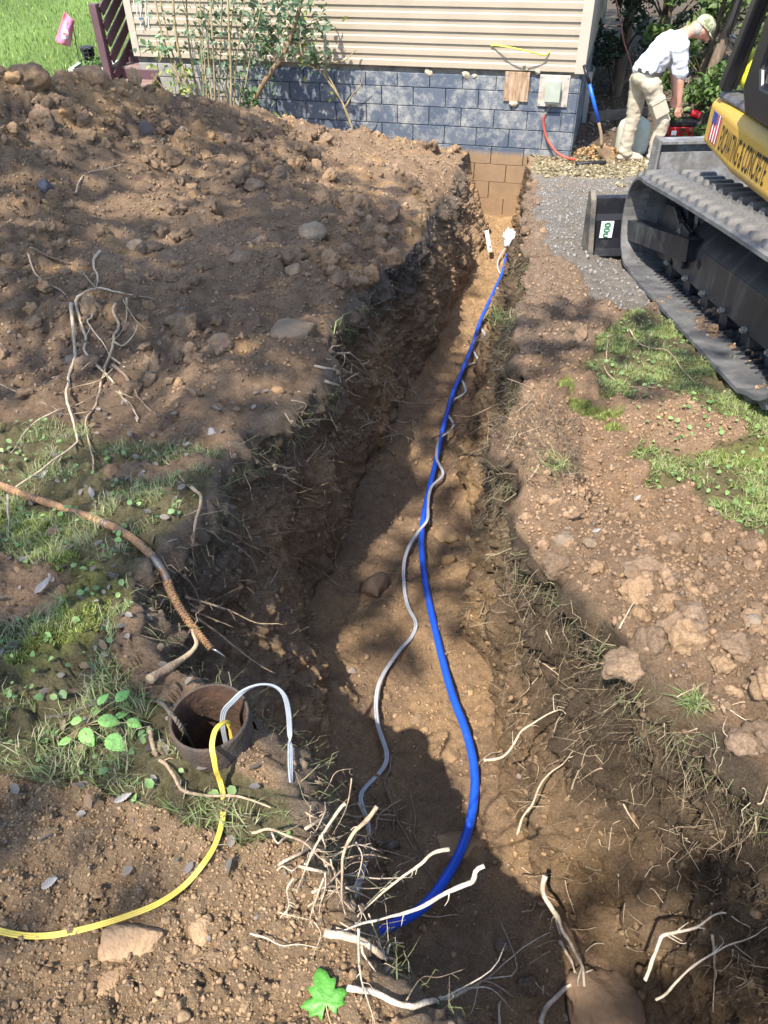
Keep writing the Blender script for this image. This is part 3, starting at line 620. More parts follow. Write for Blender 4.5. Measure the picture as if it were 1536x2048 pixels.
def bits(name, label, pos, nrm, col, size, rng, m, sub=1, sink=.25, flat=(.42, 1.1), shapes=10):
    n = len(pos); out_v = []; out_f = []; off = 0; outc = []
    for k in range(shapes):
        sel = np.where(np.arange(n) % shapes == k)[0]
        if not len(sel): continue
        V, Fc = rock_geo(900+k+int(size.mean()*1e4), sub, .6, 5, .7 if sub > 2 else 0); R = rand_rot(len(sel), rng)
        s = size[sel][:, None]*rng.uniform(flat[0], flat[1], (len(sel), 3))
        W_ = np.einsum('nij,nvj->nvi', R, V[None]*s[:, None]) + (pos[sel]+nrm[sel]*(size[sel]*(.5-sink))[:, None])[:, None]
        out_v.append(W_.reshape(-1, 3)); out_f.append((Fc[None]+(np.arange(len(sel))*len(V))[:, None, None]).reshape(-1, 3)+off); off += len(sel)*len(V)
        outc.append(np.repeat(col[sel]*rng.uniform(.8, 1.14, (len(sel), 1)), len(V), 0))
    o = part(name, np.vstack(out_v), np.vstack(out_f), m, smooth=False, cols=np.vstack(outc)); o['kind'] = 'stuff'; o['label'] = label; o['category'] = 'soil'; return o
M_CLOD = vcol_mat('clod', rough=.95, fine=120, var=.4, bump=.8, bdist=.008, spec=.1, coarse=25)
M_CLOD2 = vcol_mat('clod_skin', rough=.95, fine=9, var=.4, bump=.6, bdist=.03, spec=.1, coarse=5)
M_CLOD3 = vcol_mat('clod_skin_large', rough=.95, fine=150, var=.45, bump=.8, bdist=.006, spec=.1, coarse=70)
vis = (px > -60) & (px < 1600) & (py > -40) & (py < 2110)
heapm = soilheap & vis & (hs > .03)
clod_w = (RNG.random(len(Q)) < np.clip(cl*1.15-.12, .12, 1)) & heapm
def crumbs(name, label, mask, n, lo, hi, powr, sub=1, sink=.3, m=M_CLOD, tint=None):
    p_, n_, c_ = nearest_col(mask, n, RNG)
    if not len(p_): return
    s = lo+(hi-lo)*RNG.random(len(p_))**powr
    if tint is not None: c_ = c_*(1-tint[1])+np.array(tint[0])*tint[1]
    pick = RNG.random(len(p_)); c_ = np.where((pick < .025)[:, None], np.array([.36, .24, .14]), c_); c_ = np.where((pick > .975)[:, None], np.array([.24, .20, .165]), c_)
    return bits(name, label, p_, n_, c_, s, RNG, m, sub, sink)
heap_near = heapm & (Q[:, 1] < 5.2); heap_far = heapm & (Q[:, 1] >= 5.2)
crumbs('soil_crumbs', 'fine brown crumbs covering the near slope of the spoil heap', heap_near, 9000, .003, .016, 2.6)
crumbs('soil_crumbs', 'brown crumbs covering the far slope of the spoil heap', heap_far, 9500, .005, .024, 2.4)
crumbs('soil_crumbs', 'fist sized lumps mixed through the spoil heap', heapm & (cl > .5), 620, .018, .045, 1.7, 3, .35)
rbm = rbank & vis & (Q[:, 1] < 7.5)
crumbs('soil_crumbs', 'reddish crumbs on the bank right of the trench', rbm & (Q[:, 1] < 2.6), 6500, .0025, .012, 2.6); crumbs('soil_crumbs', 'dark crumbs along the far right trench edge', rbm & (Q[:, 1] >= 2.6), 4000, .004, .017, 2.4)
crumbs('soil_crumbs', 'lumps on the bank right of the trench', rbm & (Q[:, 1] < 1.9), 160, .010, .026, 1.8, 3, .35)
lbm = lbank & vis
crumbs('soil_crumbs', 'tan crumbs and pebbles on the near left bank', lbm & (py > 1480), 8000, .0014, .0062, 2.6); crumbs('soil_crumbs', 'tan pebbles on the near left bank', lbm & (py > 1780), 200, .005, .011, 1.8, 2, .35)
flm = (regq == 2) & vis
crumbs('soil_crumbs', 'brown crumbs on the near trench floor', flm & (Q[:, 1] < 3.2), 4600, .002, .010, 2.6, 1, .3); crumbs('soil_crumbs', 'crumbs on the far trench floor', flm & (Q[:, 1] >= 3.2), 1600, .005, .02, 2.2)
crumbs('soil_crumbs', 'soil lumps fallen on the near trench floor', flm & (Q[:, 1] < 2.2), 50, .010, .022, 1.5, 2, .4)
crumbs('soil_crumbs', 'crumbs clinging to the trench walls', wall & vis & (open_ > .9), 5200, .004, .02, 2.0, 1, .1)
crumbs('gravel', 'pale grey crushed stone gravel beside the excavator', Z_GRAVEL & vis, 4200, .005, .018, 1.6, 1, .3, M_CLOD, ((.25, .248, .24), .7))
# clods big enough to pick out one by one share eight shapes
clod_meshes = []
for k in range(8):
    V, Fc = rock_geo(300+k, 4, .55, 5, .35); clod_meshes.append((V, Fc))
def place_clods(mask, n, lo, hi, label, group, tintsel, sub=3):
    p_, n_, c_ = nearest_col(mask, n, RNG); mats = {}
    for i in range(len(p_)):
        k = int(RNG.integers(0, 8)); ck = int(RNG.integers(0, 3)); key = (k, ck)
        if key not in CLODM:
            V, Fc = clod_meshes[k]; CLODM[key] = raw_mesh('soil_clod', V, Fc, M_CLOD2, True, np.tile(CLODC[ck], (len(V), 1)))
        o = link(bpy.data.objects.new('soil_clod', CLODM[key])); s = lo+(hi-lo)*RNG.random()**1.7
        o.location = p_[i]+n_[i]*s*.25; o.rotation_euler = RNG.uniform(0, 6.28, 3); o.scale = s*RNG.uniform(.75, 1.15, 3); tag(o, label, 'clod', group)
CLODM = {}; CLODC = [np.array([.27, .185, .12]), np.array([.21, .145, .095]), np.array([.35, .23, .135])]
place_clods(heapm & (cl > .6) & (px > 330) & (py > 270), 95, .04, .085, 'brown soil clod among the coarse lumps on the right of the spoil heap', 'clods on the coarse side of the heap', None)
place_clods(heapm & (px < 420) & (py < 330), 40, .035, .075, 'brown soil clod near the crest of the spoil heap', 'clods near the heap crest', None)
place_clods(heapm & (px < 420) & (py > 420), 45, .025, .055, 'small soil clod on the lower left slope of the spoil heap', 'clods on the lower heap slope', None)
place_clods(rbm & (py > 1080) & (Q[:, 1] < 1.7), 40, .022, .045, 'reddish soil clod on the bank right of the trench', 'clods on the right bank', None)
place_clods(rbm & (py < 760), 25, .03, .05, 'dark soil clod along the trench edge near the excavator', 'clods near the excavator', None)

# traced stones
def stone(name, label, x, y, w, col, asp=(1, .8, .65), seed=1, facets=8, rough=.22, rz=0.0, lift=.25, cat='stone', col2=None):
    p_, n_ = hit(x, y); dd = -(CR.T@(p_-CAM))[2]; r = w*.5*dd/F_PX; V, Fc = rock_geo(seed, 4, rough, facets, .35 if 'clod' in name else 0.0)
    V = (V*np.array(asp)*r)@_rz(rz).T; col = tuple(np.array(col)*.85); m = mat('stone_'+str(seed), col, rough=.9, var=.35, scale=1.6/r*.5, bump=.6, bscale=6/r, col2=col2 or tuple(np.array(col)*.7), world=False, spec=.15)
    if cat == 'clod': o = part(name, V, Fc, M_CLOD3, None, True, cols=np.tile(np.array(col)*1.0, (len(V), 1)))
    else: o = part(name, V, Fc, m, None, True)
    o.location = p_+n_*r*asp[2]*lift*(.3 if cat == 'clod' else 1); tag(o, label, cat); return o
ST = [('cobble', 'smooth grey cobble sitting alone on the left of the spoil heap', 90, 375, 36, (.15, .14, .15), (1, .8, .8), 2, 0.12),
 ('stone', 'pointed tan stone in the middle of the spoil heap', 270, 496, 42, (.34, .25, .17), (1, .7, .7), 0, .2),
 ('stone', 'large tan-grey stone on the coarse right side of the heap', 625, 468, 54, (.30, .23, .16), (1, .8, .75), .4, .22),
 ('stone', 'flat brown stone above the grass at the foot of the heap', 352, 645, 52, (.24, .17, .11), (1, .7, .55), 0, .2),
 ('soil_clod', 'huge orange clay clod on the heap crest below the steps', 296, 170, 82, (.34, .215, .125), (1, .8, .62), .2, .3),
 ('soil_clod', 'brown lumpy clod on the heap crest under the lantern', 180, 158, 70, (.30, .20, .12), (1, .7, .7), .1, .3),
 ('soil_clod', 'dark brown clod at the left end of the heap crest', 55, 165, 90, (.24, .16, .10), (1, .7, .7), .7, .3),
 ('slab_of_soil', 'flat slab of packed soil at the trench edge below the heap', 585, 668, 130, (.26, .185, .12), (1, .75, .35), .5, .15),
 ('stone', 'round brown boulder lying at the left of the trench floor', 750, 1172, 72, (.21, .145, .10), (1, .85, .9), 1, .15),
 ('stone', 'small brown stone on the trench floor right of the blue pipe', 897, 1125, 38, (.24, .16, .09), (1, .7, .8), .6, .15),
 ('clay_flake', 'flat pale clay flake beside the blue pipe', 893, 1072, 54, (.40, .27, .15), (1, .8, .35), 0, .18),
 ('stone', 'angular tan stone in front of the yellow cable', 405, 1858, 66, (.42, .28, .16), (.85, 1, .55), -.2, .1),
 ('clay_slab', 'broad slab of orange clay under the yellow cable', 250, 1890, 150, (.40, .26, .15), (1, .6, .35), .1, .18),
 ('clay_slab', 'thin upright wedge of clay near the bottom left', 222, 1968, 80, (.35, .225, .13), (1, .6, .4), .7, .15),
 ('stone', 'squarish brown stone on the trench floor between grey cable and blue pipe', 832, 1440, 32, (.27, .19, .12), (1, .8, .6), .3, .12),
 ('stone', 'rounded clay stone left of the bend in the blue pipe', 900, 1516, 44, (.32, .21, .12), (1, .9, .6), .2, .15),
 ('clay_slab', 'flat clay slab lying under the bend of the blue pipe', 915, 1690, 120, (.37, .245, .14), (1, .55, .3), .2, .14),
 ('stone', 'grey-brown rounded stone on the right bank beside a smaller one', 1130, 1082, 46, (.29, .215, .15), (1, .85, .8), .2, .16),
 ('stone', 'small oblong stone touching the rounded stone on the right bank', 1176, 1086, 34, (.29, .21, .14), (1, .65, .6), -.5, .14),
 ('soil_clod', 'biggest soil clod overhanging the right trench edge', 1262, 1328, 108, (.27, .185, .12), (1, .75, .6), .3, .34),
 ('soil_clod', 'angular soil clod with a pale stone in it on the right bank', 1378, 1238, 84, (.30, .21, .14), (1, .8, .8), .9, .3),
 ('stone', 'pale grey-tan stone at the right picture edge on the bank', 1508, 1252, 62, (.34, .27, .2), (1, .8, .6), -.3, .18),
 ('soil_clod', 'dark soil clod low on the right bank near the picture edge', 1490, 1492, 80, (.24, .165, .11), (1, .9, .75), .4, .3),
 ('stone', 'small square grey-brown stone on the floor near the bottom', 1006, 1892, 36, (.21, .15, .11), (1, .9, .7), .2, .12),
 ('soil_clod', 'round dark clod on the floor near the bottom', 1056, 1972, 44, (.17, .12, .08), (1, .9, .8), 0, .3),
 ('boulder', 'big smooth brown boulder at the bottom of the picture', 1228, 2020, 190, (.205, .138, .09), (.85, 1, .36), .5, .4),
 ('stone', 'reddish cube-shaped stone on the moss left of the rusty pipe', 108, 1067, 32, (.30, .18, .125), (1, .9, .8), .3, .15),
 ('stone', 'tan pebble against the foot of the well casing', 322, 1500, 46, (.33, .24, .15), (1, .9, .7), .2, .12),
 ('stone', 'dark grey angular stone high on the spoil heap', 292, 262, 36, (.13, .115, .11), (.8, .6, 1), .4, .15),
 ('stone', 'brown stone on the upper middle of the heap', 508, 372, 44, (.25, .175, .115), (1, .8, .7), .4, .2),
 ('stone', 'tan stone above the black soil pocket', 590, 540, 50, (.30, .21, .13), (1, .7, .5), .8, .2),
 ('stone', 'brown stone half buried left of the black soil pocket', 480, 520, 60, (.24, .165, .105), (1, .7, .5), .2, .25),
 ('stone', 'rough brown clod on the lower heap right of the pale roots', 440, 690, 60, (.26, .175, .115), (1, .7, .6), .2, .3),
 ('stone', 'small pale grey pebble above the grass on the left', 423, 865, 26, (.36, .34, .32), (1, .8, .6), 0, .1),
 ('stone', 'orange stone on the heap edge above the trench roots', 555, 782, 30, (.36, .225, .12), (1, .8, .7), .3, .15)]
for k, s_ in enumerate(ST): stone(s_[0], s_[1], s_[2], s_[3], s_[4], s_[5], s_[6], 40+k, 8 if s_[0] != 'soil_clod' else 5, s_[8], s_[7], cat='clod' if 'clod' in s_[0] else 'stone')

# ------------------------------------------------------------------ grass, moss, ground leaves
def blades(name, label, pos, nrm, h, w, cols, rng, lean=.5, m=None):
    n = len(pos); a = rng.uniform(0, 2*math.pi, n); side = np.stack([np.cos(a), np.sin(a), np.zeros(n)], 1); fw = np.stack([-np.sin(a), np.cos(a), np.zeros(n)], 1)
    up = nrm*.5+np.array([0, 0, .6]); up /= np.linalg.norm(up, axis=1)[:, None]; le = (rng.random(n)*lean)[:, None]; H = h[:, None]; Wd = w[:, None]
    mid = pos+up*H*.55+fw*H*le*.35; tip = pos+up*H*(1-.35*le)+fw*H*le
    V = np.stack([pos-side*Wd*.5, pos+side*Wd*.5, mid-side*Wd*.4, mid+side*Wd*.4, tip], 1).reshape(-1, 3); o = np.arange(n)[:, None]*5
    F_ = np.stack([o+[[0, 1, 3]], o+[[0, 3, 2]], o+[[2, 3, 4]]], 1).reshape(-1, 3)
    cols = np.asarray(cols, float); cc = cols[rng.integers(0, len(cols), n)]*rng.uniform(.7, 1.3, (n, 1))
    ob = part(name, V, F_, m or M_LEAF, None, cols=np.repeat(cc, 5, 0)); ob['kind'] = 'stuff'; ob['label'] = label; ob['category'] = 'grass'; return ob
tuft = fbm(Q*6, 2, 201)+.3*fbm(Q*15, 2, 202)
GC = [(.22, .30, .10), (.27, .34, .13), (.30, .31, .16), (.40, .36, .22), (.18, .26, .08), (.36, .33, .2)]
gl = Z_GRASS_L & ~Z_BARE_L & vis & (tuft > -.05); p_, n_, _ = nearest_col(gl, 7500, RNG)
blades('grass', 'short green and straw grass on the bank left of the trench', p_, n_, RNG.uniform(.010, .055, len(p_)), RNG.uniform(.0014, .0028, len(p_)), GC, RNG, 1.3)
gr = Z_GRASS_R & ~Z_BARE_R & vis & (tuft > -.12); p_, n_, _ = nearest_col(gr, 14000, RNG)
blades('grass', 'short green grass between the trench and the excavator track', p_, n_, RNG.uniform(.008, .038, len(p_)), RNG.uniform(.002, .0042, len(p_)), [(.22, .30, .09), (.27, .35, .11), (.32, .35, .15), (.19, .26, .07), (.40, .37, .22)], RNG, 1.9)
mo = Z_MOSS & vis & (tuft > -.3); p_, n_, _ = nearest_col(mo, 17000, RNG)
ob = blades('moss', 'yellow-green moss cushions on the lawn edges', p_, n_, RNG.uniform(.006, .02, len(p_)), RNG.uniform(.002, .004, len(p_)), [(.28, .33, .09), (.34, .38, .12), (.23, .29, .08)], RNG, .7); ob['category'] = 'moss'
for cx_, cy_, nb, lab in ((1112, 935, 70, 'dark green grass tuft under the upturned turf clump'), (1385, 1405, 110, 'grass tuft drooping over the right trench edge'), (1000, 640, 90, 'bright weeds growing on the far right trench edge'), (700, 668, 50, 'small grass tuft at the edge beside the black soil'), (745, 628, 30, 'tiny green weed on the left trench edge')):
    pts_ = np.array([hit(cx_+RNG.normal()*14, cy_+RNG.normal()*10)[0] for _ in range(nb)]); d0 = np.linalg.norm(pts_[0]-CAM); ob = blades('grass_tuft', lab, pts_, np.tile([-.5, -.4, .5], (nb, 1)), RNG.uniform(.02, .045, nb)*d0/1.6, RNG.uniform(.0016, .003, nb)*d0/1.6, GC[:3], RNG, 1.6); ob['category'] = 'grass tuft'
# the sunlit lawn beyond the heap
n = 28000; u = RNG.random((2, n)); yy = 9.0+22*u[0]**1.5; xx = -(.62*yy+1.5)+u[1]*(.62*yy+1.5-2.2)
wt = (np.stack([xx, yy], 1)-WA)@WD; keep = (wt < T0-.05); xx, yy = xx[keep], yy[keep]
zz = heap_z(xx, yy); sel = zz[1] < .02; xx, yy = xx[sel], yy[sel]; pp = np.stack([xx, yy, zz[0][sel]], 1)
blades('lawn_grass', 'bright sunlit lawn beyond the spoil heap', pp, np.tile([0, 0, 1.0], (len(pp), 1)), RNG.uniform(.04, .10, len(pp))*(1+.02*yy), RNG.uniform(.006, .016, len(pp))*(1+.03*yy), [(.17, .27, .06), (.21, .32, .07), (.14, .23, .05), (.26, .33, .09)], RNG, .8)
# broad little leaves in the turf
for msk, n_l, lab in ((Z_GRASS_L & ~Z_BARE_L & vis, 260, 'small broad weed leaves in the grass left of the trench'), (Z_GRASS_R & vis, 420, 'small broad weed leaves in the grass beside the excavator')):
    p_, n_, _ = nearest_col(msk, n_l, RNG); V, F_, cc = leaves_at(p_+np.array([0, 0, .018]), RNG.uniform(.009, .026, len(p_)), RNG, [(.20, .34, .11), (.27, .40, .15), (.18, .30, .12)], 1.6, .8)
    ob = part('weed_leaves', V, F_, M_LEAF, None, cols=cc); ob['kind'] = 'stuff'; ob['label'] = lab; ob['category'] = 'leaves'
# dry leaf litter: under the bushes on the right, and some on the left bank; dead straw
def litter(name, label, mask, n, s0, s1, cols, pos=None):
    if pos is None: p_, n_, _ = nearest_col(mask, n, RNG)
    else: p_ = pos
    V, F_, cc = leaves_at(p_+np.array([0, 0, .012]), RNG.uniform(s0, s1, len(p_)), RNG, cols, 1.2, .6, .1); ob = part(name, V, F_, M_LEAF, None, cols=cc); ob['kind'] = 'stuff'; ob['label'] = label; ob['category'] = 'leaves'
litter('leaf_litter', 'grey-brown dead leaf scraps on the left bank', (Z_GRASS_L | lbank) & vis & (py < 1760), 330, .012, .034, [(.20, .18, .16), (.27, .23, .19), (.22, .15, .09), (.14, .12, .10)])
litter('straw', 'yellow straw and dry leaves by the house corner', Z_STRAW & vis, 3800, .02, .06, [(.37, .32, .20), (.44, .38, .25), (.30, .25, .15), (.24, .2, .12)])
xx = RNG.uniform(2.0, 9, 7000); yy = RNG.uniform(9.3, 17, 7000); q = np.stack([xx, yy], 1)-WA; ok = ((q@WD) > T1+.05) ; xx, yy = xx[ok], yy[ok]
litter('leaf_litter', 'dark dry leaf litter under the bushes beyond the house corner', None, 0, .03, .08, [(.17, .14, .11), (.24, .21, .18), (.12, .10, .08), (.22, .17, .11), (.30, .28, .25)], np.stack([xx, yy, zg(yy)], 1))
for k in range(1):
    p_ = np.stack([RNG.normal(2.75, .16, 260), RNG.normal(9.75, .13, 260), np.zeros(260)], 1); p_[:, 2] = .02+.13*np.exp(-(((p_[:, 0]-2.75)/.16)**2+((p_[:, 1]-9.75)/.13)**2)/2)*RNG.random(260)
    litter('leaf_pile', 'small heap of orange dry leaves by the shovel', None, 0, .03, .06, [(.45, .27, .13), (.55, .36, .17), (.36, .2, .1)], p_)
# dark fibres and dead grass hanging from the cut turf
def fibres(name, label, mask, n, l0, l1, w, cols, down=.8, cat='roots'):
    p_, n_, _ = nearest_col(mask, n, RNG); n = len(p_); out = n_*RNG.uniform(.2, .9, (n, 1))+RNG.normal(size=(n, 3))*.55; out[:, 2] -= down; out /= np.linalg.norm(out, axis=1)[:, None]
    L = RNG.uniform(l0, l1, n)[:, None]; sd = np.cross(out, RNG.normal(size=(n, 3))); sd /= np.linalg.norm(sd, axis=1)[:, None]; k1 = RNG.normal(size=(n, 3))*.22; k2 = RNG.normal(size=(n, 3))*.3
    c0 = p_; c1 = p_+out*L*.35+n_*L*.12+k1*L*.5; c2 = p_+out*L*.7+n_*L*.15+k2*L*.6; c3_ = p_+out*L+n_*L*.1+(k1+k2)*L*.6; ww = (w*RNG.uniform(.6, 1.4, n))[:, None]
    V = np.stack([c0-sd*ww, c0+sd*ww, c1-sd*ww, c1+sd*ww, c2-sd*ww*.8, c2+sd*ww*.8, c3_], 1).reshape(-1, 3); o = np.arange(n)[:, None]*7
    F_ = np.stack([o+[[0, 1, 3]], o+[[0, 3, 2]], o+[[2, 3, 5]], o+[[2, 5, 4]], o+[[4, 5, 6]]], 1).reshape(-1, 3); cols = np.asarray(cols); cc = cols[RNG.integers(0, len(cols), n)]*RNG.uniform(.7, 1.3, (n, 1))
    ob = part(name, V, F_, M_CLOD, None, cols=np.repeat(cc, 7, 0)); ob['kind'] = 'stuff'; ob['label'] = label; ob['category'] = cat
RC = [(.20, .15, .10), (.30, .23, .15), (.12, .09, .065), (.40, .31, .21)]
fibres('root_hairs', 'fine root hairs hanging from the left trench wall', (regq == 1) & vis & (tl < .75), 4200, .03, .12, .0007, RC)
fibres('root_hairs', 'fine root hairs hanging from the right trench wall', (regq == 3) & vis & (tl < .8) & (Q[:, 1] < 6), 5200, .02, .09, .0007, RC)
fibres('root_hairs', 'dark root mat under the right turf edge', (regq == 3) & vis & (tl < .3) & (Q[:, 1] < 4), 3000, .03, .10, .0007, [(.10, .075, .05), (.16, .12, .08), (.26, .2, .13)])
fibres('turf_fringe', 'dry grass fringe drooping over the trench edges', ((regq == 1) & (tl < .14) & (Q[:, 1] < 3) | (regq == 3) & (tl < .12) & (Q[:, 1] < 5)) & vis, 1500, .03, .10, .001, [(.18, .19, .09), (.30, .27, .16), (.13, .15, .07)], .7, 'grass')
turf = (regq == 4) & vis & (np.hypot(px-1075, (py-900)*1.1) < 95)
fibres('turf_clump', 'matted dark roots on the upturned turf clump at the right edge', turf, 1500, .03, .09, .0008, [(.10, .075, .055), (.17, .13, .09), (.24, .19, .13)], .3)
# ------------------------------------------------------------------ pipes, cables, the well
def on_floor(x, y, extra=.02):
    d = ray(x, y); t = np.linspace(.6, 14, 2600); q = CAM+d*t[:, None]; k = np.argmax(q[:, 2] < zf(q[:, 1])+.02+extra); return q[k]
def settle(pts, r, smooth=3):
    """lay a traced line on the terrain: raise what would be buried, then even it out"""
    Pp = np.array(pts); z = np.array([max(q[2], drop(q[0], q[1], q[2]+.25)+r) for q in Pp])
    for _ in range(smooth): z = np.maximum(np.convolve(np.pad(z, 1, 'edge'), [.25, .5, .25], 'valid'), z-.02)
    Pp[:, 2] = z; return Pp
M_BLUE = mat('blue_poly_pipe', (.012, .085, .58), rough=.42, var=.15, scale=14, spec=.5, col2=(.10, .15, .40), thresh=(.56, .78))
bp_px = [(1018,494),(1005,545),(985,590),(962,640),(945,690),(925,740),(905,790),(888,850),(872,920),(858,980),(850,1020),(843,1070),(845,1120),(853,1180),(868,1250),(885,1320),(905,1390),(930,1455),(945,1510),(950,1560),(945,1620),(930,1680),(900,1745),(850,1820),(795,1868),(745,1902),(726,1914)]
ex = np.interp(np.arange(len(bp_px)), [0, 1, 3, 14, 18, 21, 25, 26], [.14, .11, .07, .03, .055, .05, .04, .02])
pp = [on_floor(x, y, e) for (x, y), e in zip(bp_px, ex)]; pts = settle(pts=[q for q in pp], r=.015)
bl = thing('blue_water_pipe', 'long bright blue plastic water pipe lying along the trench floor', 'pipe', pts[len(pts)//2]); base = np.array(bl.location)
sp = spline(pts, n=160); mb = MB(); mb.tube(sp-base, .0170, 16); mb.build('pipe', M_BLUE, bl, True)
M_BPRINT = mat('pipe_print', (.5, .55, .6), rough=.5)
for k in (96, 112, 128):                                              # scuffed print bands
    mb = MB(); mb.tube(sp[k:k+2]-base, .01725, 16, False); mb.build('print_band', M_BPRINT if k == 999 else M_BLUE, bl, True)
M_GREY = mat('grey_cable', (.42, .43, .45), rough=.4, var=.12, scale=30); M_GREY2 = mat('grey_flat_cable', (.30, .33, .36), rough=.35, var=.12, scale=20)
gc = [(1010,496),(996,522),(998,543),(1010,558),(991,578),(987,592),(997,608),(974,619),(963,640),(963,658),(970,671),(953,683),(947,701),(956,722),(935,731),(922,752),(931,783),(907,801),(895,825),(907,853),(880,878),(873,915),(886,948),(863,974),(856,1006),(855,1039),(838,1062),(819,1091),(808,1127),(809,1179),(817,1215),(832,1247),(822,1276),(803,1296),(773,1338),(757,1371),(752,1410),(756,1451),(773,1505),(766,1537),(724,1584),(724,1611),(736,1650),(734,1705),(719,1763),(697,1806)]
exg = [.06 if 18 <= i <= 27 else .02 for i in range(len(gc))]
pts = settle([on_floor(x, y, e) for (x, y), e in zip(gc, exg)], .006, 1)
for i in range(19, 27): pts[i][2] = max(pts[i][2], drop(pts[i][0], pts[i][1])+.036)
for i in range(len(gc)): pts[i] = at_z(*gc[i], pts[i][2])
sp = spline(pts, n=300); mb = MB(); sd = np.array([.0045, 0, 0])
mb.tube(sp-sd-base, .0052, 8); mb.tube(sp+sd-base, .0052, 8)
gcab = thing('grey_cable', 'thin pale grey cable waving along the trench floor beside the blue pipe', 'cable', base); mb.build('sheath', M_GREY, gcab, True)
# well casing
M_RUSTP = mat('rusty_steel', (.062, .05, .042), rough=.85, var=.45, scale=26, metal=.2, col2=(.105, .068, .046), thresh=(.42, .66), bump=.5, bscale=120)
M_RUSTI = mat('rusty_steel_inside', (.085, .045, .028), rough=.9, var=.4, scale=20, col2=(.05, .03, .02), bump=.5)
well = thing('well_casing', 'rusty steel well casing standing open at the left trench edge', 'well casing', (CAS[0], CAS[1], CAS[2]-.3))
R_ = .084; zt = .3
v, f = lathe([(R_, -.9), (R_, zt-.02), (R_+.0005, zt-.004), (R_-.002, zt), (R_-.005, zt), (R_-.0065, zt-.003)], 48); part('casing_wall', v, f, M_RUSTP, well, True)
v, f = lathe([(R_-.0066, zt-.0025), (R_-.0066, -1.6), (.001, -1.62)], 48); part('bore', v, f, M_RUSTI, well, True)
ZT = CAS[2]
def flat_cable(name, label, pts, r, n, m, strands=3, gap=1.7, up=(0, 0, 1), cat='cable', base=None):
    sp = spline(pts, n=n); T = np.gradient(sp, axis=0); T /= np.linalg.norm(T, axis=1)[:, None]
    u = np.cross(T, np.array(up, float)); 
    for i in range(1, len(u)):
        if np.dot(u[i], u[i-1]) < 0: u[i] *= -1
    u /= np.linalg.norm(u, axis=1)[:, None]+1e-9
    b0 = sp[len(sp)//2] if base is None else base; t = thing(name, label, cat, b0)
    for k in range(strands):
        mb = MB(); mb.tube(sp+u*((k-(strands-1)/2)*r*gap)-b0, r, 8); mb.build('conductor', m, t, True)
    return t
M_YEL = mat('yellow_cable', (.62, .47, .08), rough=.45, var=.14, scale=30, col2=(.45, .33, .12), thresh=(.55, .8))
yp = [np.array([CAS[0]+.030, CAS[1]-.012, ZT-.35]), np.array([CAS[0]+.036, CAS[1]-.012, ZT-.12]), at_z(457, 1446, ZT-.015), at_z(444, 1447, ZT+.02), at_z(430, 1462, ZT+.03), at_z(424, 1492, ZT+.022), at_z(428, 1517, ZT+.006), at_z(432, 1540, ZT-.025)]
for x, y, l in ((440,1562,.02),(447,1595,.016),(445,1640,.014),(430,1690,.012),(405,1730,.012),(370,1770,.012),(320,1805,.012),(260,1830,.012),(190,1852,.012),(120,1868,.012),(60,1872,.012),(0,1862,.012),(-60,1840,.012)):
    q, n_ = hit(x, y); q = at_z(x, y, q[2]+l) if y > 1550 else at_z(x, y, q[2]+.05); yp.append(q)
flat_cable('yellow_cable', 'ribbed yellow three-strand cable looping out of the well casing', yp, .0021, 120, M_YEL)
gp = [np.array([CAS[0]+.012, CAS[1]+.02, ZT-.4]), np.array([CAS[0]+.014, CAS[1]+.015, ZT-.12]), at_z(447, 1428, ZT-.03), at_z(468, 1400, ZT+.03), at_z(490, 1380, ZT+.055), at_z(520, 1369, ZT+.06), at_z(548, 1372, ZT+.045), at_z(568, 1390, ZT+.02), at_z(577, 1425, ZT-.03), at_z(580, 1480, ZT-.09)]
q, n_ = hit(582, 1592); gp += [at_z(581, 1540, (q[2]+.04+ZT-.13)/2), q+np.array([0, 0, -.02])]
flat_cable('grey_flat_cable', 'flat grey cable arching out of the well casing to the right', gp, .0024, 70, M_GREY2, up=(.2, .8, .4))
M_ROPE = mat('old_rope', (.10, .08, .06), rough=.9, var=.4, scale=60)
rp = []
for x, y in ((95,1432),(140,1424),(185,1416),(230,1412),(280,1412),(318,1413)): q, n_ = hit(x, y, .012); rp.append(q)
rp += [at_z(343, 1428, ZT+.008), at_z(358, 1448, ZT+.004), at_z(370, 1468, ZT-.05), at_z(383, 1492, ZT-.16)]
sp = spline(rp, n=150); T = np.gradient(sp, axis=0); T /= np.linalg.norm(T, axis=1)[:, None]; u = np.cross(T, [0, 0, 1.0]); u /= np.linalg.norm(u, axis=1)[:, None]; w = np.cross(T, u)
rope = thing('twisted_rope', 'dark twisted rope running from the grass into the well casing', 'rope', sp[60])
arc = np.concatenate([[0], np.cumsum(np.linalg.norm(np.diff(sp, axis=0), axis=1))])
for k in (0, 1):
    a = arc/.016*2*math.pi+k*math.pi; h = sp+(np.cos(a)[:, None]*u+np.sin(a)[:, None]*w)*.0028; mb = MB(); mb.tube(h-sp[60], .0032, 6); mb.build('strand', M_ROPE, rope, True)
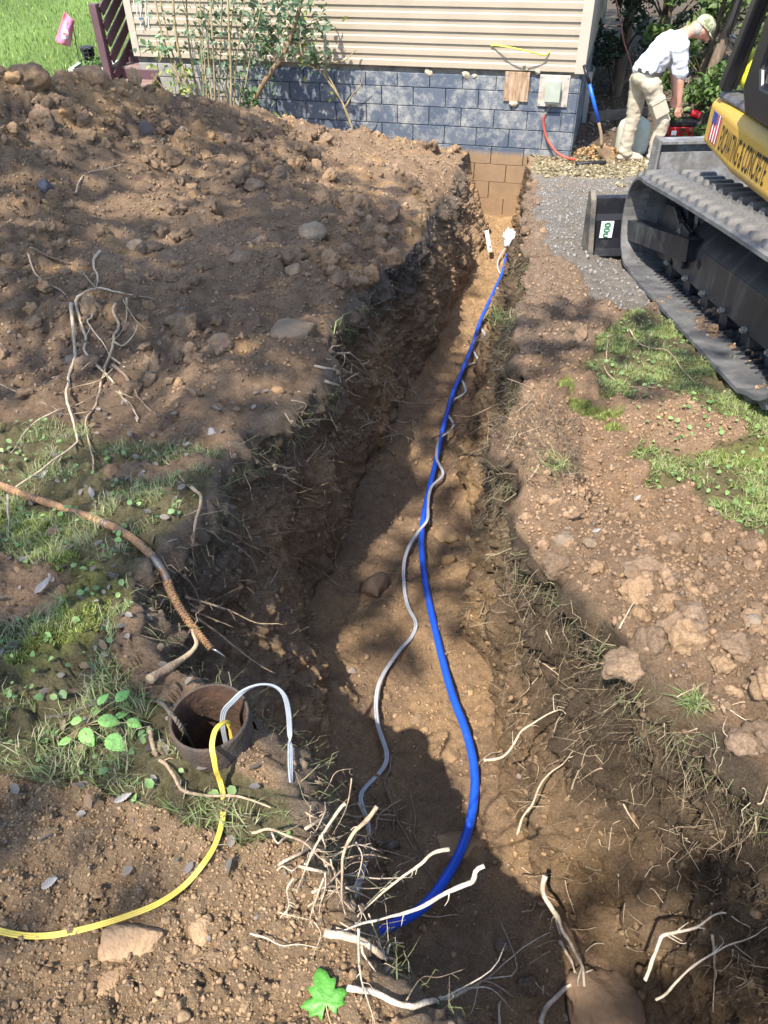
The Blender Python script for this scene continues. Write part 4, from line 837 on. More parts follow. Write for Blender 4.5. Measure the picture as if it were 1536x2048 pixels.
# rusty armoured conduit across the grass
M_RUSTO = mat('orange_rust', (.33, .19, .095), rough=.92, var=.4, scale=45, col2=(.22, .13, .08), bump=.9, bscale=110); M_STEEL = mat('dull_steel', (.20, .19, .18), rough=.5, metal=.7, var=.3, scale=40, col2=(.2, .11, .06))
rpts = [hit(x, y, .014)[0] for x, y in ((-90,942),(0,972),(60,998),(130,1020),(213,1046),(262,1080))]
zc = rpts[-1][2]; rpts += [at_z(x, y, zc+dz) for x, y, dz in ((308,1118,-.005),(330,1150,-.02),(345,1190,-.04),(372,1235,-.075),(398,1268,-.10),(422,1298,-.125))]
sp = spline(rpts, n=150); con = thing('rusty_conduit', 'rust-orange armoured conduit lying across the grass and hanging over the trench', 'conduit', sp[60]); b0 = sp[60]
def nearest_i(x, y): a, b = project(sp); return int(np.argmin((a-x)**2+(b-y)**2))
i1, i2, i3 = nearest_i(308, 1120), nearest_i(346, 1168), len(sp)-1
rr = .0135*(1+.12*fbm(sp[:i1]*40, 2, 3)); mb = MB(); mb.tube(sp[:i1]-b0, rr, 12); mb.build('rusted_sleeve', M_RUSTO, con, True)
dn = spline(sp[i1-1:], n=260); cut = int(260*(i2-i1)/(i3-i1+1)); ridg = .0122+.0022*np.sin(np.arange(len(dn))*1.05)
mb = MB(); mb.tube(dn[:cut+1]-b0, ridg[:cut+1]*.95, 12); mb.build('bare_spiral', M_STEEL, con, True); mb = MB(); mb.tube(dn[cut:]-b0, ridg[cut:]*np.linspace(1.05, .8, len(dn)-cut), 12); mb.build('rusted_spiral', M_RUSTO, con, True)
for x, y in ((72, 1003), (213, 1045)):
    i = nearest_i(x, y)
    for s_ in (-1, 1): mb = MB(); c = sp[i]+(sp[i+1]-sp[i])/np.linalg.norm(sp[i+1]-sp[i])*.007*s_-b0; d_ = (sp[i+1]-sp[i]); d_ /= np.linalg.norm(d_); mb.tube([c-d_*.0035, c+d_*.0035], .0165, 14); mb.build('collar', M_STEEL, con, True)
e = dn[-1]; M_WIRE = mat('bare_wire', (.55, .56, .58), rough=.3, metal=.8)
for k in range(3):
    mb = MB(); q = e+np.array([.012+.008*k, -.006*k, -.01]); mb.tube(spline([e-b0, (e+q)/2-b0+[0, 0, .004*k], q+np.array([.012, -.004, -.006])-b0], n=6), .0017, 6); mb.build('wire_end', M_WIRE, con, True)
# things on the trench floor
q, n_ = hit(1020, 492); V, Fc = rock_geo(77, 4, .75, 3); V = V*(1+.25*np.abs(np.sin(9*V[:, [0]]+4*V[:, [2]]))); V *= np.array([.038, .035, .06]); o = part('white_rag', V, Fc, mat('white_rag', (.78, .78, .76), rough=.8, var=.1, scale=20, bump=.8, bscale=25), None, True); o.location = q+np.array([.0, .05, .05]); tag(o, 'crumpled white rag stuffed round the far end of the blue pipe', 'rag')
M_STRIP = mat('white_strip', (.78, .79, .76), rough=.5, var=.05); q = at_y(981, 497, 8.35); qt = at_y(973, 461, 8.42); d_ = qt-q; L_ = np.linalg.norm(d_)
st = thing('white_strip', 'white plastic strip standing against the far left trench wall', 'plastic strip', q); mb = MB(); mb.bar((0, 0, -.04), tuple(d_), .05, .022); mb.build('strip', M_STRIP, st, bevel=.004); mb = MB(); mb.bar(tuple(d_*.12+np.array([0, -.013, 0])), tuple(d_*.18+np.array([0, -.013, 0])), .02, .002); mb.build('print', mat('dark_print', (.08, .10, .12)), st)
q, n_ = hit(784, 1692, .004); v = []
for i in range(9):
    a = math.pi*i/8
    for r_ in (.017, .0145): v += [(-.028, r_*math.cos(a), r_*math.sin(a)-.002), (.028, r_*math.cos(a), r_*math.sin(a)-.002)]
f = []
for i in range(8):
    a = i*4; b = a+4; f += [(a, a+1, b+1, b), (a+3, a+2, b+2, b+3), (a, b, b+2, a+2), (a+1, a+3, b+3, b+1)]
o = part('pipe_scrap', v, f, mat('black_scrap', (.025, .028, .03), rough=.45, var=.3, col2=(.12, .09, .06)), None, True); o.location = q; o.rotation_euler = (.1, 0, .35); tag(o, 'short half-round scrap of black plastic pipe on the trench floor', 'pipe scrap')

# ------------------------------------------------------------------ roots
M_RT = {'pale': mat('pale_root', (.47, .37, .26), rough=.85, var=.3, scale=60, col2=(.36, .27, .18), bump=.5, bscale=180), 'white': mat('white_root', (.53, .45, .35), rough=.8, var=.22, scale=60, col2=(.36, .28, .20), bump=.5, bscale=180),
        'brown': mat('brown_root', (.22, .155, .105), rough=.9, var=.35, scale=60, bump=.5, bscale=180), 'tan': mat('tan_root', (.39, .285, .18), rough=.85, var=.3, scale=60, col2=(.22, .15, .1), bump=.5, bscale=180)}
def root(pts, w, label, group=None, col='pale', mode='surf', lets=2, org=None, name='tree_root', lift=.5):
    if org: pts = [(org[0]+x/org[2], org[1]+y/org[2]) for x, y in pts]; w = w/org[2]
    dep = []
    for x, y in pts:
        h, n_ = hit(x, y); dep.append(-(CR.T@(h-CAM))[2])
    dep = np.array(dep); r0 = w*.5*(np.median(dep) if mode != 'near' else dep.min()+.03)/F_PX
    arcp = np.concatenate([[0], np.cumsum(np.hypot(*np.diff(np.array(pts, float), axis=0).T))]); arcp /= arcp[-1]
    if mode == 'free': dd = np.minimum(dep[0]+(dep[-1]-dep[0])*arcp, dep-r0*lift*2)
    elif mode == 'near': dd = np.full(len(dep), dep.min()+.02)+.10*arcp*(dep[-1] > dep[0])-.10*(1-arcp)*0; dd = np.minimum(dd, dep-r0*lift*2-.02)
    else:
        dd = dep.copy()
        for _ in range(2): sm = np.convolve(np.pad(dd, 1, 'edge'), [.3, .4, .3], 'valid'); dd = np.minimum(dd, sm+.01)
        for i in range(1, len(dd)): dd[i] = min(dd[i], dd[i-1]+.25)
        for i in range(len(dd)-2, -1, -1): dd[i] = min(dd[i], dd[i+1]+.25)
        dd = dd-r0*lift*2-.018
    p3 = np.array([CAM+ray(x, y)*d for (x, y), d in zip(pts, dd)])
    sp = spline(p3, n=max(10, 4*len(pts))); off = RNG.uniform(0, 90, 3); sp[1:-1] += np.stack([fbm(sp[1:-1]*16+off+j*9, 2, 5) for j in range(3)], 1)*min(r0*.7, .004)
    rr = r0*np.linspace(1.05, .32, len(sp))*(1+.16*fbm(sp*55+off, 2, 8)); b0 = sp[0].copy(); mb = MB(); mb.tube(sp-b0, rr, 8 if r0 > .004 else 6)
    L = np.linalg.norm(np.diff(sp, axis=0), axis=1).sum()
    for k in range(lets):
        i = int(RNG.integers(len(sp)//5, len(sp)-1)); d = sp[min(i+1, len(sp)-1)]-sp[i-1]; d /= np.linalg.norm(d)+1e-9; s_ = np.cross(d, RNG.normal(size=3)); s_ /= np.linalg.norm(s_); l_ = L*RNG.uniform(.06, .2)
        e = sp[i]+(d*.6+s_*.7+np.array([0, 0, -.1]))*l_; mid_ = (sp[i]+e)/2+RNG.normal(size=3)*l_*.12; q = spline([sp[i], mid_, e], n=7); mb.tube(q-b0, np.linspace(r0*.42, r0*.14, len(q)), 5)
    o = mb.build(name, M_RT[col], None, True); o.location = b0; tag(o, label, 'root', group); return o
O6 = (0, 280, 2.844); G6 = 'roots on the spoil heap'; L6 = 'thin pale root lying loose on the lower left of the spoil heap'
root([(405,930),(415,1050),(425,1230),(385,1380),(385,1500),(440,1680),(420,1740),(330,1800),(220,1880),(80,1980)], 24, 'longest pale root running from the heap down into the grass', None, 'pale', org=O6, lets=3)
root([(545,850),(490,860),(430,920),(460,1030),(490,1130),(480,1200),(560,1290),(640,1370),(700,1470),(770,1550),(780,1600)], 20, 'kinked pale root crossing the heap to the right of the longest root', None, 'pale', org=O6, lets=4)
root([(660,930),(640,970),(680,1050),(650,1110),(640,1160),(600,1290),(570,1400),(540,1510),(490,1590),(500,1700),(530,1800),(530,1880)], 20, 'grey-tan root with a forked top reaching down to the grass', None, 'tan', org=O6, lets=5)
root([(640,1280),(720,1350),(770,1430),(800,1480),(890,1570)], 22, 'thick brown root pressed against the foot of the heap', None, 'brown', org=O6, lets=1)
for pts, w, c in (([(160,650),(205,760),(280,820),(370,880),(410,950)], 12, 'tan'), ([(570,630),(530,690),(555,780),(545,840)], 17, 'pale'), ([(545,845),(600,850),(680,870),(800,890),(880,905)], 13, 'pale'), ([(500,880),(530,950),(520,1010),(500,1040),(590,1160),(620,1220)], 14, 'pale'),
    ([(650,1150),(700,1170),(760,1110),(780,1050)], 12, 'pale'), ([(720,900),(720,1000),(690,1090),(650,1140)], 12, 'tan'), ([(0,1390),(130,1450),(300,1520),(330,1540)], 10, 'tan'), ([(340,1530),(180,1620),(60,1780)], 9, 'pale'), ([(330,1540),(450,1500),(560,1440)], 8, 'tan'),
    ([(170,610),(280,660),(400,700),(510,710)], 9, 'brown'), ([(700,910),(760,1010),(830,1080)], 8, 'tan'), ([(540,840),(460,740),(400,700)], 9, 'tan'), ([(620,1230),(680,1270),(710,1290)], 14, 'pale'), ([(660,1430),(740,1500),(770,1540)], 9, 'tan'), ([(640,1300),(560,1370),(440,1400),(340,1440)], 7, 'tan')):
    root(pts, w, L6, G6, c, org=O6, lets=2)
root([(430,300),(460,220),(510,180),(600,165),(700,135)], 9, 'bent pale rootlet lying high on the smooth part of the heap', None, 'pale', org=O6)
O7 = (400, 280, 2.844); G7 = 'roots on the left trench wall'; L7 = 'thin pale root sticking out of the left trench wall'
root([(420,1850),(500,1865),(590,1850),(640,1790),(705,1760)], 18, 'pale forked root sticking out of the left trench wall above the others', None, 'pale', 'free', 3, O7)
root([(710,1370),(780,1395),(860,1440),(960,1475)], 15, 'straight pale root pointing into the trench below the flat soil slab', None, 'pale', 'free', 2, O7)
for pts, w in (([(740,1190),(780,1215),(870,1225),(960,1340),(1040,1490)], 11), ([(650,1285),(770,1310),(880,1330),(970,1365),(1100,1370),(1160,1325)], 11), ([(430,1490),(520,1610),(620,1790)], 8), ([(520,1600),(600,1600),(700,1585),(770,1595)], 10), ([(480,1900),(550,1960),(640,1990)], 10), ([(560,1430),(660,1470),(740,1540)], 8), ([(650,1830),(700,1800),(740,1760)], 9), ([(880,1580),(980,1590)], 10), ([(950,1250),(1050,1290),(1150,1330)], 6), ([(520,1480),(600,1500),(590,1540)], 8), ([(560,1650),(600,1600),(640,1560)], 7), ([(1050,1490),(1120,1500),(1160,1520)], 6)):
    root(pts, w, L7, G7, 'pale', 'free', 2, O7)
rt = np.random.default_rng(15)
for k in range(60):
    t_ = rt.random(); x0, y0 = (rt.uniform(640, 830), rt.uniform(660, 880)) if k % 2 else (rt.uniform(430, 680), rt.uniform(880, 1150)); a = rt.uniform(-.5, 1.7); l_ = rt.uniform(30, 110); dx, dy = math.cos(a)*l_, math.sin(a)*l_
    root([(x0, y0), (x0+dx*.4+rt.normal()*7, y0+dy*.4+rt.normal()*7), (x0+dx, y0+dy)], rt.uniform(1.5, 3.0), 'hair-thin rootlet dangling on the left trench wall', 'rootlets on the left trench wall', ('tan', 'pale')[k % 2], 'free', 3)
OA = (0, 900, 2.56); GA = 'roots beside the rusty conduit'; LA = 'tan root hanging from the cut bank beside the rusty conduit'
root([(980,190),(1025,240),(1015,330),(990,450),(990,600),(1010,680)], 18, 'pale root hanging down over the black hole in the left bank', None, 'tan', org=OA)
root([(950,750),(1050,780),(1200,830),(1330,885),(1450,895)], 15, 'upper of three long tan roots reaching into the trench below the conduit', None, 'tan', 'near', 4, OA)
root([(980,820),(1080,860),(1200,910)], 13, 'short middle one of three tan roots below the conduit', None, 'tan', 'near', 2, OA)
root([(1000,860),(1100,930),(1230,1030),(1330,1100),(1410,1145)], 16, 'lowest and longest of three tan roots below the conduit', None, 'tan', 'near', 3, OA)
root([(765,1175),(850,1120),(940,1060),(1000,990),(985,920)], 52, 'thick bent brown root in the hollow behind the well casing', None, 'tan', 'near', 1, OA)
for pts, w, c in (([(780,750),(870,750)], 14, 'tan'), ([(770,770),(870,805)], 12, 'pale'), ([(940,640),(1000,720),(1050,820)], 18, 'brown'), ([(1190,480),(1280,550),(1330,680)], 9, 'pale'), ([(850,1000),(1060,1105)], 9, 'brown'), ([(780,0),(860,70),(960,180),(1010,220)], 10, 'tan'), ([(1340,570),(1440,590)], 8, 'pale'), ([(1380,690),(1440,590)], 6, 'pale'), ([(1090,90),(1200,70),(1280,60)], 6, 'tan')):
    root(pts, w, LA, GA, c, 'near' if w > 10 else 'free', 1, OA)
root([(40,230),(45,450)], 15, 'short pale stick standing in the grass at the left edge', None, 'pale', org=OA, lets=0)
O3 = (500, 1400, 2.56); G3 = 'roots lying on the trench floor'; L3 = 'dark root lying on the trench floor left of the blue pipe'
for pts, w in (([(720,280),(715,360),(690,430),(740,560),(800,700),(880,830),(970,960),(1080,1100)], 13), ([(690,440),(735,560),(735,690),(800,715),(850,710)], 10), ([(820,480),(850,600),(840,680),(880,780),(930,900)], 11), ([(720,370),(730,290),(800,240)], 8)): root(pts, w, L3, G3, 'brown', org=O3, lets=1, lift=.6)
CL = [([(10,680),(100,655),(200,690),(280,730),(350,800),(420,850),(440,900),(460,1000),(540,1090)], 15, 'tan', 'tan root arching from the left bank into the root tangle'), ([(490,530),(430,600),(370,700),(320,790),(280,880),(240,985)], 20, 'pale', 'pale straight root leaning left in the root tangle'),
 ([(650,545),(600,620),(540,680),(500,760),(480,850),(475,1000),(490,1100)], 24, 'tan', 'stout upright root in the middle of the root tangle'), ([(280,660),(350,620),(440,580)], 20, 'pale', 'short stub root at the top left of the root tangle'), ([(410,520),(380,580),(330,680),(290,720)], 17, 'pale', 'grey stub root crossing the top of the root tangle'),
 ([(145,845),(250,790),(370,720),(470,695)], 15, 'pale', 'thin root crossing the tangle from the left bank'), ([(250,850),(350,870),(500,900),(640,915),(835,910)], 15, 'pale', 'long level root in the root tangle pointing at the blue pipe'), ([(1020,765),(930,785),(870,840),(790,900),(700,970),(620,1040),(550,1110)], 20, 'pale', 'forked pale root rising right out of the tangle towards the clay slab'),
 ([(1200,850),(1160,880),(1140,930),(1060,970),(950,1020),(840,1070),(700,1110),(560,1150),(440,1195)], 26, 'white', 'long whitish root crossing over the blue pipe'), ([(380,1190),(480,1220),(570,1245),(660,1295),(745,1345)], 42, 'pale', 'thickest sawn root lying over the near end of the blue pipe'),
 ([(555,1170),(555,1300),(570,1420),(600,1520),(640,1659)], 15, 'pale', 'thin root running down from the tangle to the bottom edge'), ([(830,1075),(880,1100),(960,1110),(1070,1100)], 11, 'pale', 'thin root just above the blue pipe end'), ([(350,510),(400,440),(440,370),(530,352)], 9, 'tan', 'hair-thin root bowing above the root tangle'),
 ([(500,1475),(620,1490),(720,1540),(830,1570),(920,1545),(1000,1525),(1090,1490),(1160,1455),(1240,1410),(1310,1340),(1400,1270),(1480,1220),(1536,1190)], 17, 'white', 'long wavy white root along the bottom of the trench'), ([(800,1540),(880,1420),(960,1420),(1100,1375)], 8, 'tan', 'thin tan root below the near end of the blue pipe'), ([(490,960),(600,1010),(690,1045)], 12, 'pale', 'short root linking the tangle to the blue pipe'), ([(520,400),(500,520),(470,600),(420,690)], 8, 'tan', 'curled rootlet over the top of the root tangle')]
for pts, w, c, lab in CL: root(pts, w, lab, None, c, 'near' if w != 17 else 'surf', 5 if w > 12 else 2, O3)
root([(0,1195),(80,1215),(160,1255),(250,1250),(350,1270)], 11, 'thin pale root on the near left bank beside the tan stone', None, 'pale', 'surf', 2, O3)
rt = np.random.default_rng(5)
for k in range(34):
    x0, y0 = rt.uniform(540, 760), rt.uniform(1600, 1860); a = rt.uniform(-1.0, .5) if k % 3 else rt.uniform(1.2, 2.0); l_ = rt.uniform(50, 150); dx, dy = math.cos(a)*l_, math.sin(a)*l_
    root([(x0, y0), (x0+dx*.3+rt.normal()*6, y0+dy*.3+rt.normal()*6), (x0+dx*.65+rt.normal()*8, y0+dy*.65+rt.normal()*8), (x0+dx, y0+dy)], rt.uniform(2.2, 6), 'thin pale twig in the root tangle at the near end of the blue pipe', 'twigs in the root tangle', ('pale', 'tan', 'pale')[k % 3], 'near', 4)
for k in range(46):
    x0, y0 = rt.uniform(990, 1520), rt.uniform(1380, 2030); a = rt.uniform(0, 6.28); l_ = rt.uniform(25, 75); dx, dy = math.cos(a)*l_, math.sin(a)*l_
    root([(x0, y0), (x0+dx*.4+rt.normal()*6, y0+dy*.4+rt.normal()*6), (x0+dx, y0+dy)], rt.uniform(1.6, 3.4), 'hair-thin rootlet scattered over the near right bank', 'rootlets on the near right bank', ('tan', 'pale')[k % 2], 'surf', 3)
O4 = (936, 1400, 2.56); G4 = 'small roots on the near right bank'; L4 = 'small pale root sticking out of the near right bank'
BIG4 = [([(395,900),(390,980),(430,1070),(480,1170),(530,1260),(580,1350),(600,1450),(620,1540),(650,1659)], 28, 'white', 'thickest white root coming down beside the boulder'), ([(470,1240),(500,1290),(540,1350),(545,1420)], 22, 'white', 'short white root joining the thick root above the boulder'), ([(370,1659),(400,1580),(470,1510),(540,1450),(620,1380)], 28, 'white', 'white root crossing the thick root at the bottom edge'),
 ([(905,1435),(940,1350),(980,1250),(1000,1210),(1070,1190),(1180,1155),(1260,1110),(1320,1095),(1380,1130),(1445,1165)], 21, 'white', 'bent white root shaped like an elbow at the lower right'), ([(960,1535),(1020,1500),(1080,1430),(1150,1370),(1230,1310),(1330,1255),(1440,1220),(1536,1160)], 14, 'white', 'long slanting pale root at the lower right edge'), ([(1250,1200),(1260,1330),(1260,1450),(1255,1600)], 15, 'pale', 'upright pale root crossing the slanting root at the lower right'),
 ([(270,850),(330,890),(430,900),(520,920),(590,945),(650,925),(700,980)], 11, 'tan', 'wavy thin root above the thick white root'), ([(160,1690),(170,1540)], 18, 'white', 'short white root stub at the bottom edge'), ([(80,310),(180,290),(240,220),(280,160),(370,100),(470,50),(500,70)], 15, 'pale', 'pale root slanting up from the bend of the blue pipe'), ([(250,690),(280,600),(330,530),(360,450),(400,390),(480,330),(540,260)], 14, 'pale', 'long tan root hanging on the sunlit clay right of the pipe'), ([(1270,1500),(1380,1470),(1460,1420),(1536,1410)], 11, 'pale', 'thin pale root low at the right edge')]
for pts, w, c, lab in BIG4: root(pts, w, lab, None, c, 'near' if w > 12 else 'free', 4, O4)
for pts, w in (([(620,1380),(650,1420),(700,1475)], 11), ([(680,1450),(720,1520),(790,1600)], 8), ([(600,1290),(650,1250),(700,1250)], 10), ([(385,1460),(380,1600)], 9), ([(510,510),(540,420),(580,330),(610,250),(660,225)], 10), ([(795,530),(830,600),(875,660)], 10), ([(820,380),(900,385),(870,450)], 9), ([(890,260),(895,150),(905,0)], 10), ([(1280,0),(1380,80),(1480,130),(1536,130)], 10), ([(720,770),(735,650)], 9), ([(770,890),(770,1000),(760,1090)], 9), ([(1380,745),(1430,700),(1480,615)], 9), ([(1490,1640),(1510,1560),(1536,1500)], 10), ([(1140,1000),(1190,1100),(1210,1200)], 8), ([(1250,1040),(1240,1120)], 8), ([(1140,1250),(1160,1340)], 10), ([(800,1260),(870,1285),(950,1280)], 9), ([(1060,680),(1120,720),(1180,740)], 7)): root(pts, w, L4, G4, 'pale', 'free', 2, O4)
O5 = (936, 800, 2.56); G5 = 'roots on the right trench edge'; L5 = 'pale root on the upper edge of the right trench wall'
root([(0,280),(100,240),(200,200),(310,160),(420,130)], 17, 'straw-coloured root reaching from the turf clump across the trench edge', None, 'tan', 'free', 3, O5); root([(775,1170),(820,1080),(870,1020),(930,980),(945,840)], 9, 'thin bent root standing up on the right bank', None, 'pale', 'surf', 1, O5)
for pts, w in (([(0,180),(100,120),(220,90),(310,120)], 9), ([(0,110),(90,90),(200,85)], 8), ([(300,415),(350,360),(375,310)], 9), ([(200,1545),(270,1520),(330,1450),(365,1410)], 10), ([(320,1320),(400,1360),(465,1410)], 12), ([(60,1115),(90,1010),(110,950)], 8), ([(150,1005),(250,985)], 7), ([(400,1180),(430,1250)], 10), ([(690,1290),(710,1230)], 8), ([(280,1150),(310,1060),(320,1010)], 7)): root(pts, w, L5, G5, 'pale', 'free', 2, O5)
OG = (1000, 250, 2.866)
root([(740,1170),(800,1250),(880,1280),(960,1290),(1020,1360),(1070,1430),(1110,1470),(1190,1530)], 11, 'thin tan root curving across the grass nearest the excavator track', None, 'tan', org=OG, lets=1); root([(620,1230),(610,1330),(605,1400),(660,1460),(760,1500),(880,1505),(1000,1490),(1070,1450)], 10, 'thin looping root on the bare soil beside the grass', None, 'tan', org=OG, lets=1)
OH = (768, 280, 3.303); GH = 'roots crossing the far trench'; LH = 'thin root reaching out of the right wall over the far trench'
for pts, w in (([(555,1325),(640,1325),(760,1320)], 9), ([(320,1970),(430,1920),(560,1830),(700,1770),(900,1665)], 8), ([(440,1870),(600,1860),(720,1835),(820,1830),(960,1880)], 10), ([(480,1950),(600,1900),(700,1860)], 9), ([(570,1720),(680,1600),(860,1510)], 7), ([(620,2010),(680,1920),(700,1870)], 7)): root(pts, w, LH, GH, 'tan', 'free', 2, OH)
OL = (0, 1300, 2.363)
root([(705,370),(715,430),(740,500),(790,550),(830,590),(860,650),(920,680),(1050,690),(1160,710),(1280,745)], 25, 'tan root curling round the foot of the well casing', None, 'tan', org=OL, lets=1)

# ------------------------------------------------------------------ plants and leaves on the near bank
def leaf_obj(name, L, Wd, m, parent, loc, rot, teeth=0, lobes=None, curl=.15, serr=.06):
    if lobes is None:
        n = 15; t = np.linspace(0, 1, n); w = np.sin(math.pi*t**.8)**.8*Wd/2; w = w*(1+serr*np.where(np.arange(n) % 2, 1, -1)); w[0] = w[-1] = 0.0008
        v = []; 
        for s_ in (-1, 0, 1):
            for i in range(n): v.append((t[i]*L, s_*w[i], abs(s_)*w[i]*.28-curl*L*t[i]**2+.012*L*math.sin(t[i]*26)*abs(s_)))
        f = [(k*n+i, k*n+i+1, (k+1)*n+i+1, (k+1)*n+i) for k in (0, 1) for i in range(n-1)]
    o = part(name, v, f, m, parent, True); o.location = loc; o.rotation_euler = rot
    md = o.modifiers.new('thick', 'SOLIDIFY'); md.thickness = .0006; return o
M_BRAM = mat('bramble_leaf', (.17, .36, .085), rough=.5, var=.2, scale=60, col2=(.24, .44, .13), bump=.35, bscale=220)
b0, _ = hit(170, 1468); br = thing('bramble_plant', 'small bramble with toothed bright green leaves left of the well casing', 'plant', b0)
LV = [(172,1470,-50,-30,.052),(228,1485,-35,20,.060),(243,1393,60,40,.042),(205,1400,70,-40,.036),(265,1445,-20,60,.036),(213,1440,0,0,.050),(152,1440,170,0,.034),(132,1482,200,0,.030),(240,1430,40,0,.030)]
hub = b0+np.array([.0, .0, .045]); mb = MB(); mb.tube(spline([(0, 0, -.01), (.01, .005, .03), (.03, .01, .06)], n=8), .0016, 6)
for x, y, a, _, l_ in LV:
    q, n_ = hit(x, y); e = at_z(x, y, q[2]+.045)-b0; mb.tube(spline([(.012, .004, .03), e*.5+np.array([0, 0, .02]), e], n=7), .0009, 5)
    leaf_obj('leaf', l_, l_*.62, M_BRAM, br, e-np.array([math.cos(rad(a)), math.sin(rad(a)), 0])*l_*.4, (RNG.uniform(-.25, .25), RNG.uniform(-.2, .25), rad(a)))
mb.build('stem', M_CANE, br, True)
def lobed_leaf(name, label, x, y, size, rz, m, lift=.02, tilt=(0, 0), cat='leaf', stem=True):
    out = []                                                                   # palmate outline, five pointed lobes
    for k, (a, r) in enumerate(((-90, .06), (-62, .50), (-40, .40), (-22, .62), (-8, .55), (6, .78), (22, .60), (34, .42), (48, .72), (62, .62), (74, .80), (90, 1.0), (106, .80), (118, .62), (132, .72), (146, .42), (158, .60), (174, .78), (188, .55), (202, .62), (220, .40), (242, .50))): out.append((r*math.cos(rad(a)), r*math.sin(rad(a))))
    pts = []
    for i in range(len(out)):
        a, b = np.array(out[i]), np.array(out[(i+1) % len(out)]); pts += [a, (a*2+b)/3, (a+2*b)/3*(1.0)]
    pts = np.array(pts); n = len(pts); rings = [pts*k for k in (1.0, .72, .42, .15)]; v = [(q[0], q[1], .10*math.sin(q[0]*5)*abs(q[0])-.12*(q[0]**2+q[1]**2)+.03*math.sin(7*math.atan2(q[1], q[0]))*np.hypot(*q)) for rg in rings for q in rg]
    f = [(k*n+i, k*n+(i+1) % n, (k+1)*n+(i+1) % n, (k+1)*n+i) for k in range(3) for i in range(n)]+[tuple(3*n+i for i in range(n))]
    q, n_ = hit(x, y); t = thing(name, label, cat, q+n_*lift); b = part('blade', np.array(v)*size, f, m, t, True); b.rotation_euler = (tilt[0], tilt[1], rz); md = b.modifiers.new('thick', 'SOLIDIFY'); md.thickness = .0007
    if stem: mb = MB(); mb.tube(spline([(0, 0, 0), (0, -.4*size, -.1*size), (.1*size, -.9*size, -.05*size)], n=8), .0012, 6); s_ = mb.build('stalk', M_CANE, t, True); s_.rotation_euler = b.rotation_euler
    return t
M_MAPLE = mat('maple_leaf', (.075, .24, .03), rough=.45, var=.25, scale=40, col2=(.50, .48, .05), thresh=(.60, .68), bump=.3, bscale=150)
lobed_leaf('maple_leaf', 'green maple leaf with yellow blotches at the bottom edge', 632, 2000, .053, rad(15), M_MAPLE, .03, (.12, -.08))
M_DEAD = mat('dead_leaf_grey', (.24, .22, .20), rough=.85, var=.35, scale=50, bump=.5); M_DEADO = mat('dead_leaf_orange', (.42, .25, .09), rough=.8, var=.3, scale=50, bump=.4)
for x, y, s_, a, m, lab in ((75,958,.05,.3,M_DEAD,'curled grey dead leaf on the pale root at the left edge'), (72,1190,.062,.9,M_DEAD,'large rolled grey dead leaf on bare soil at the left edge'), (188,995,.042,2,M_DEAD,'torn grey dead leaf in the grass below the conduit collar'), (40,1243,.026,1,M_DEADO,'small orange dead leaf on the left edge'), (105,1165,.032,2.2,M_DEAD,'brown dead leaf on the bare patch of soil'), (232,1608,.036,.4,M_DEAD,'pale dead leaf above the yellow cable'), (330,1440,.04,1.2,M_DEAD,'grey dead leaf under the rope beside the casing'), (80,1780,.04,.2,M_DEAD,'dark dead leaf near the yellow cable'), (1265,1000,.028,.5,M_DEAD,'grey dead leaf on the right bank below the grass'), (1185,1065,.025,.2,M_DEAD,'pale grey dead leaf above the oblong stone'), (1140,690,.05,.3,M_DEAD,'crumpled grey dead leaf near the looping root'), (430,645,.05,.3,M_DEAD,'pale dead leaf on the heap above the kinked root')):
    q, n_ = hit(x, y, .006); o = leaf_obj('dead_leaf', s_, s_*.5, m, None, q, (RNG.uniform(-.4, .4), RNG.uniform(-.3, .1), a), curl=-.25, serr=.18); tag(o, lab, 'dead leaf')
# ------------------------------------------------------------------ the excavator
M_RUB = mat('track_rubber', (.075, .075, .078), rough=.6, var=.3, scale=14, col2=(.17, .165, .155), thresh=(.40, .68), bump=.25, bscale=90, spec=.4)
M_LUG = mat('track_lug', (.075, .075, .08), rough=.65, var=.3, scale=20, col2=(.20, .19, .175), thresh=(.4, .66), bump=.3, bscale=70)
M_FRM = mat('frame_black', (.014, .015, .02), rough=.36, var=.3, scale=9, col2=(.095, .09, .082), thresh=(.50, .74), spec=.5, stretch=(1, 2.2, .7), detail=9)
M_YELM = mat('machine_yellow', (.48, .29, .05), rough=.42, var=.08, scale=4, col2=(.34, .23, .09), thresh=(.52, .8), spec=.5)
M_CABB = mat('cab_black', (.012, .012, .015), rough=.28, var=.2, scale=5, spec=.5); M_BOLT = mat('bolt_steel', (.36, .34, .30), rough=.5, metal=.6, var=.3, scale=40)
M_INT = mat('cab_interior', (.012, .012, .013), rough=.8, var=.2); M_STEP = mat('worn_step', (.13, .13, .14), rough=.5, var=.35, scale=20, col2=(.03, .03, .035), metal=.3)
fwd = np.array([.045, 1.0, -.149]); fwd /= np.linalg.norm(fwd); rgt = np.cross(fwd, [0, 0, 1.0]); rgt /= np.linalg.norm(rgt); upv = np.cross(rgt, fwd)
EO = np.array([1.615, 4.93, float(zg(4.93))+.012])
def E_(a, b, c): return EO-fwd*a+rgt*b+upv*c                               # a back from the nose, b inward, c up
ex_ = thing('excavator', 'yellow and black tracked mini excavator at the right edge', 'excavator', EO)
def ep(mb, name, m, parent=ex_, **k):
    mb.v = [tuple(np.array(v)-EO) for v in mb.v]; return mb.build(name, m, parent, **k)
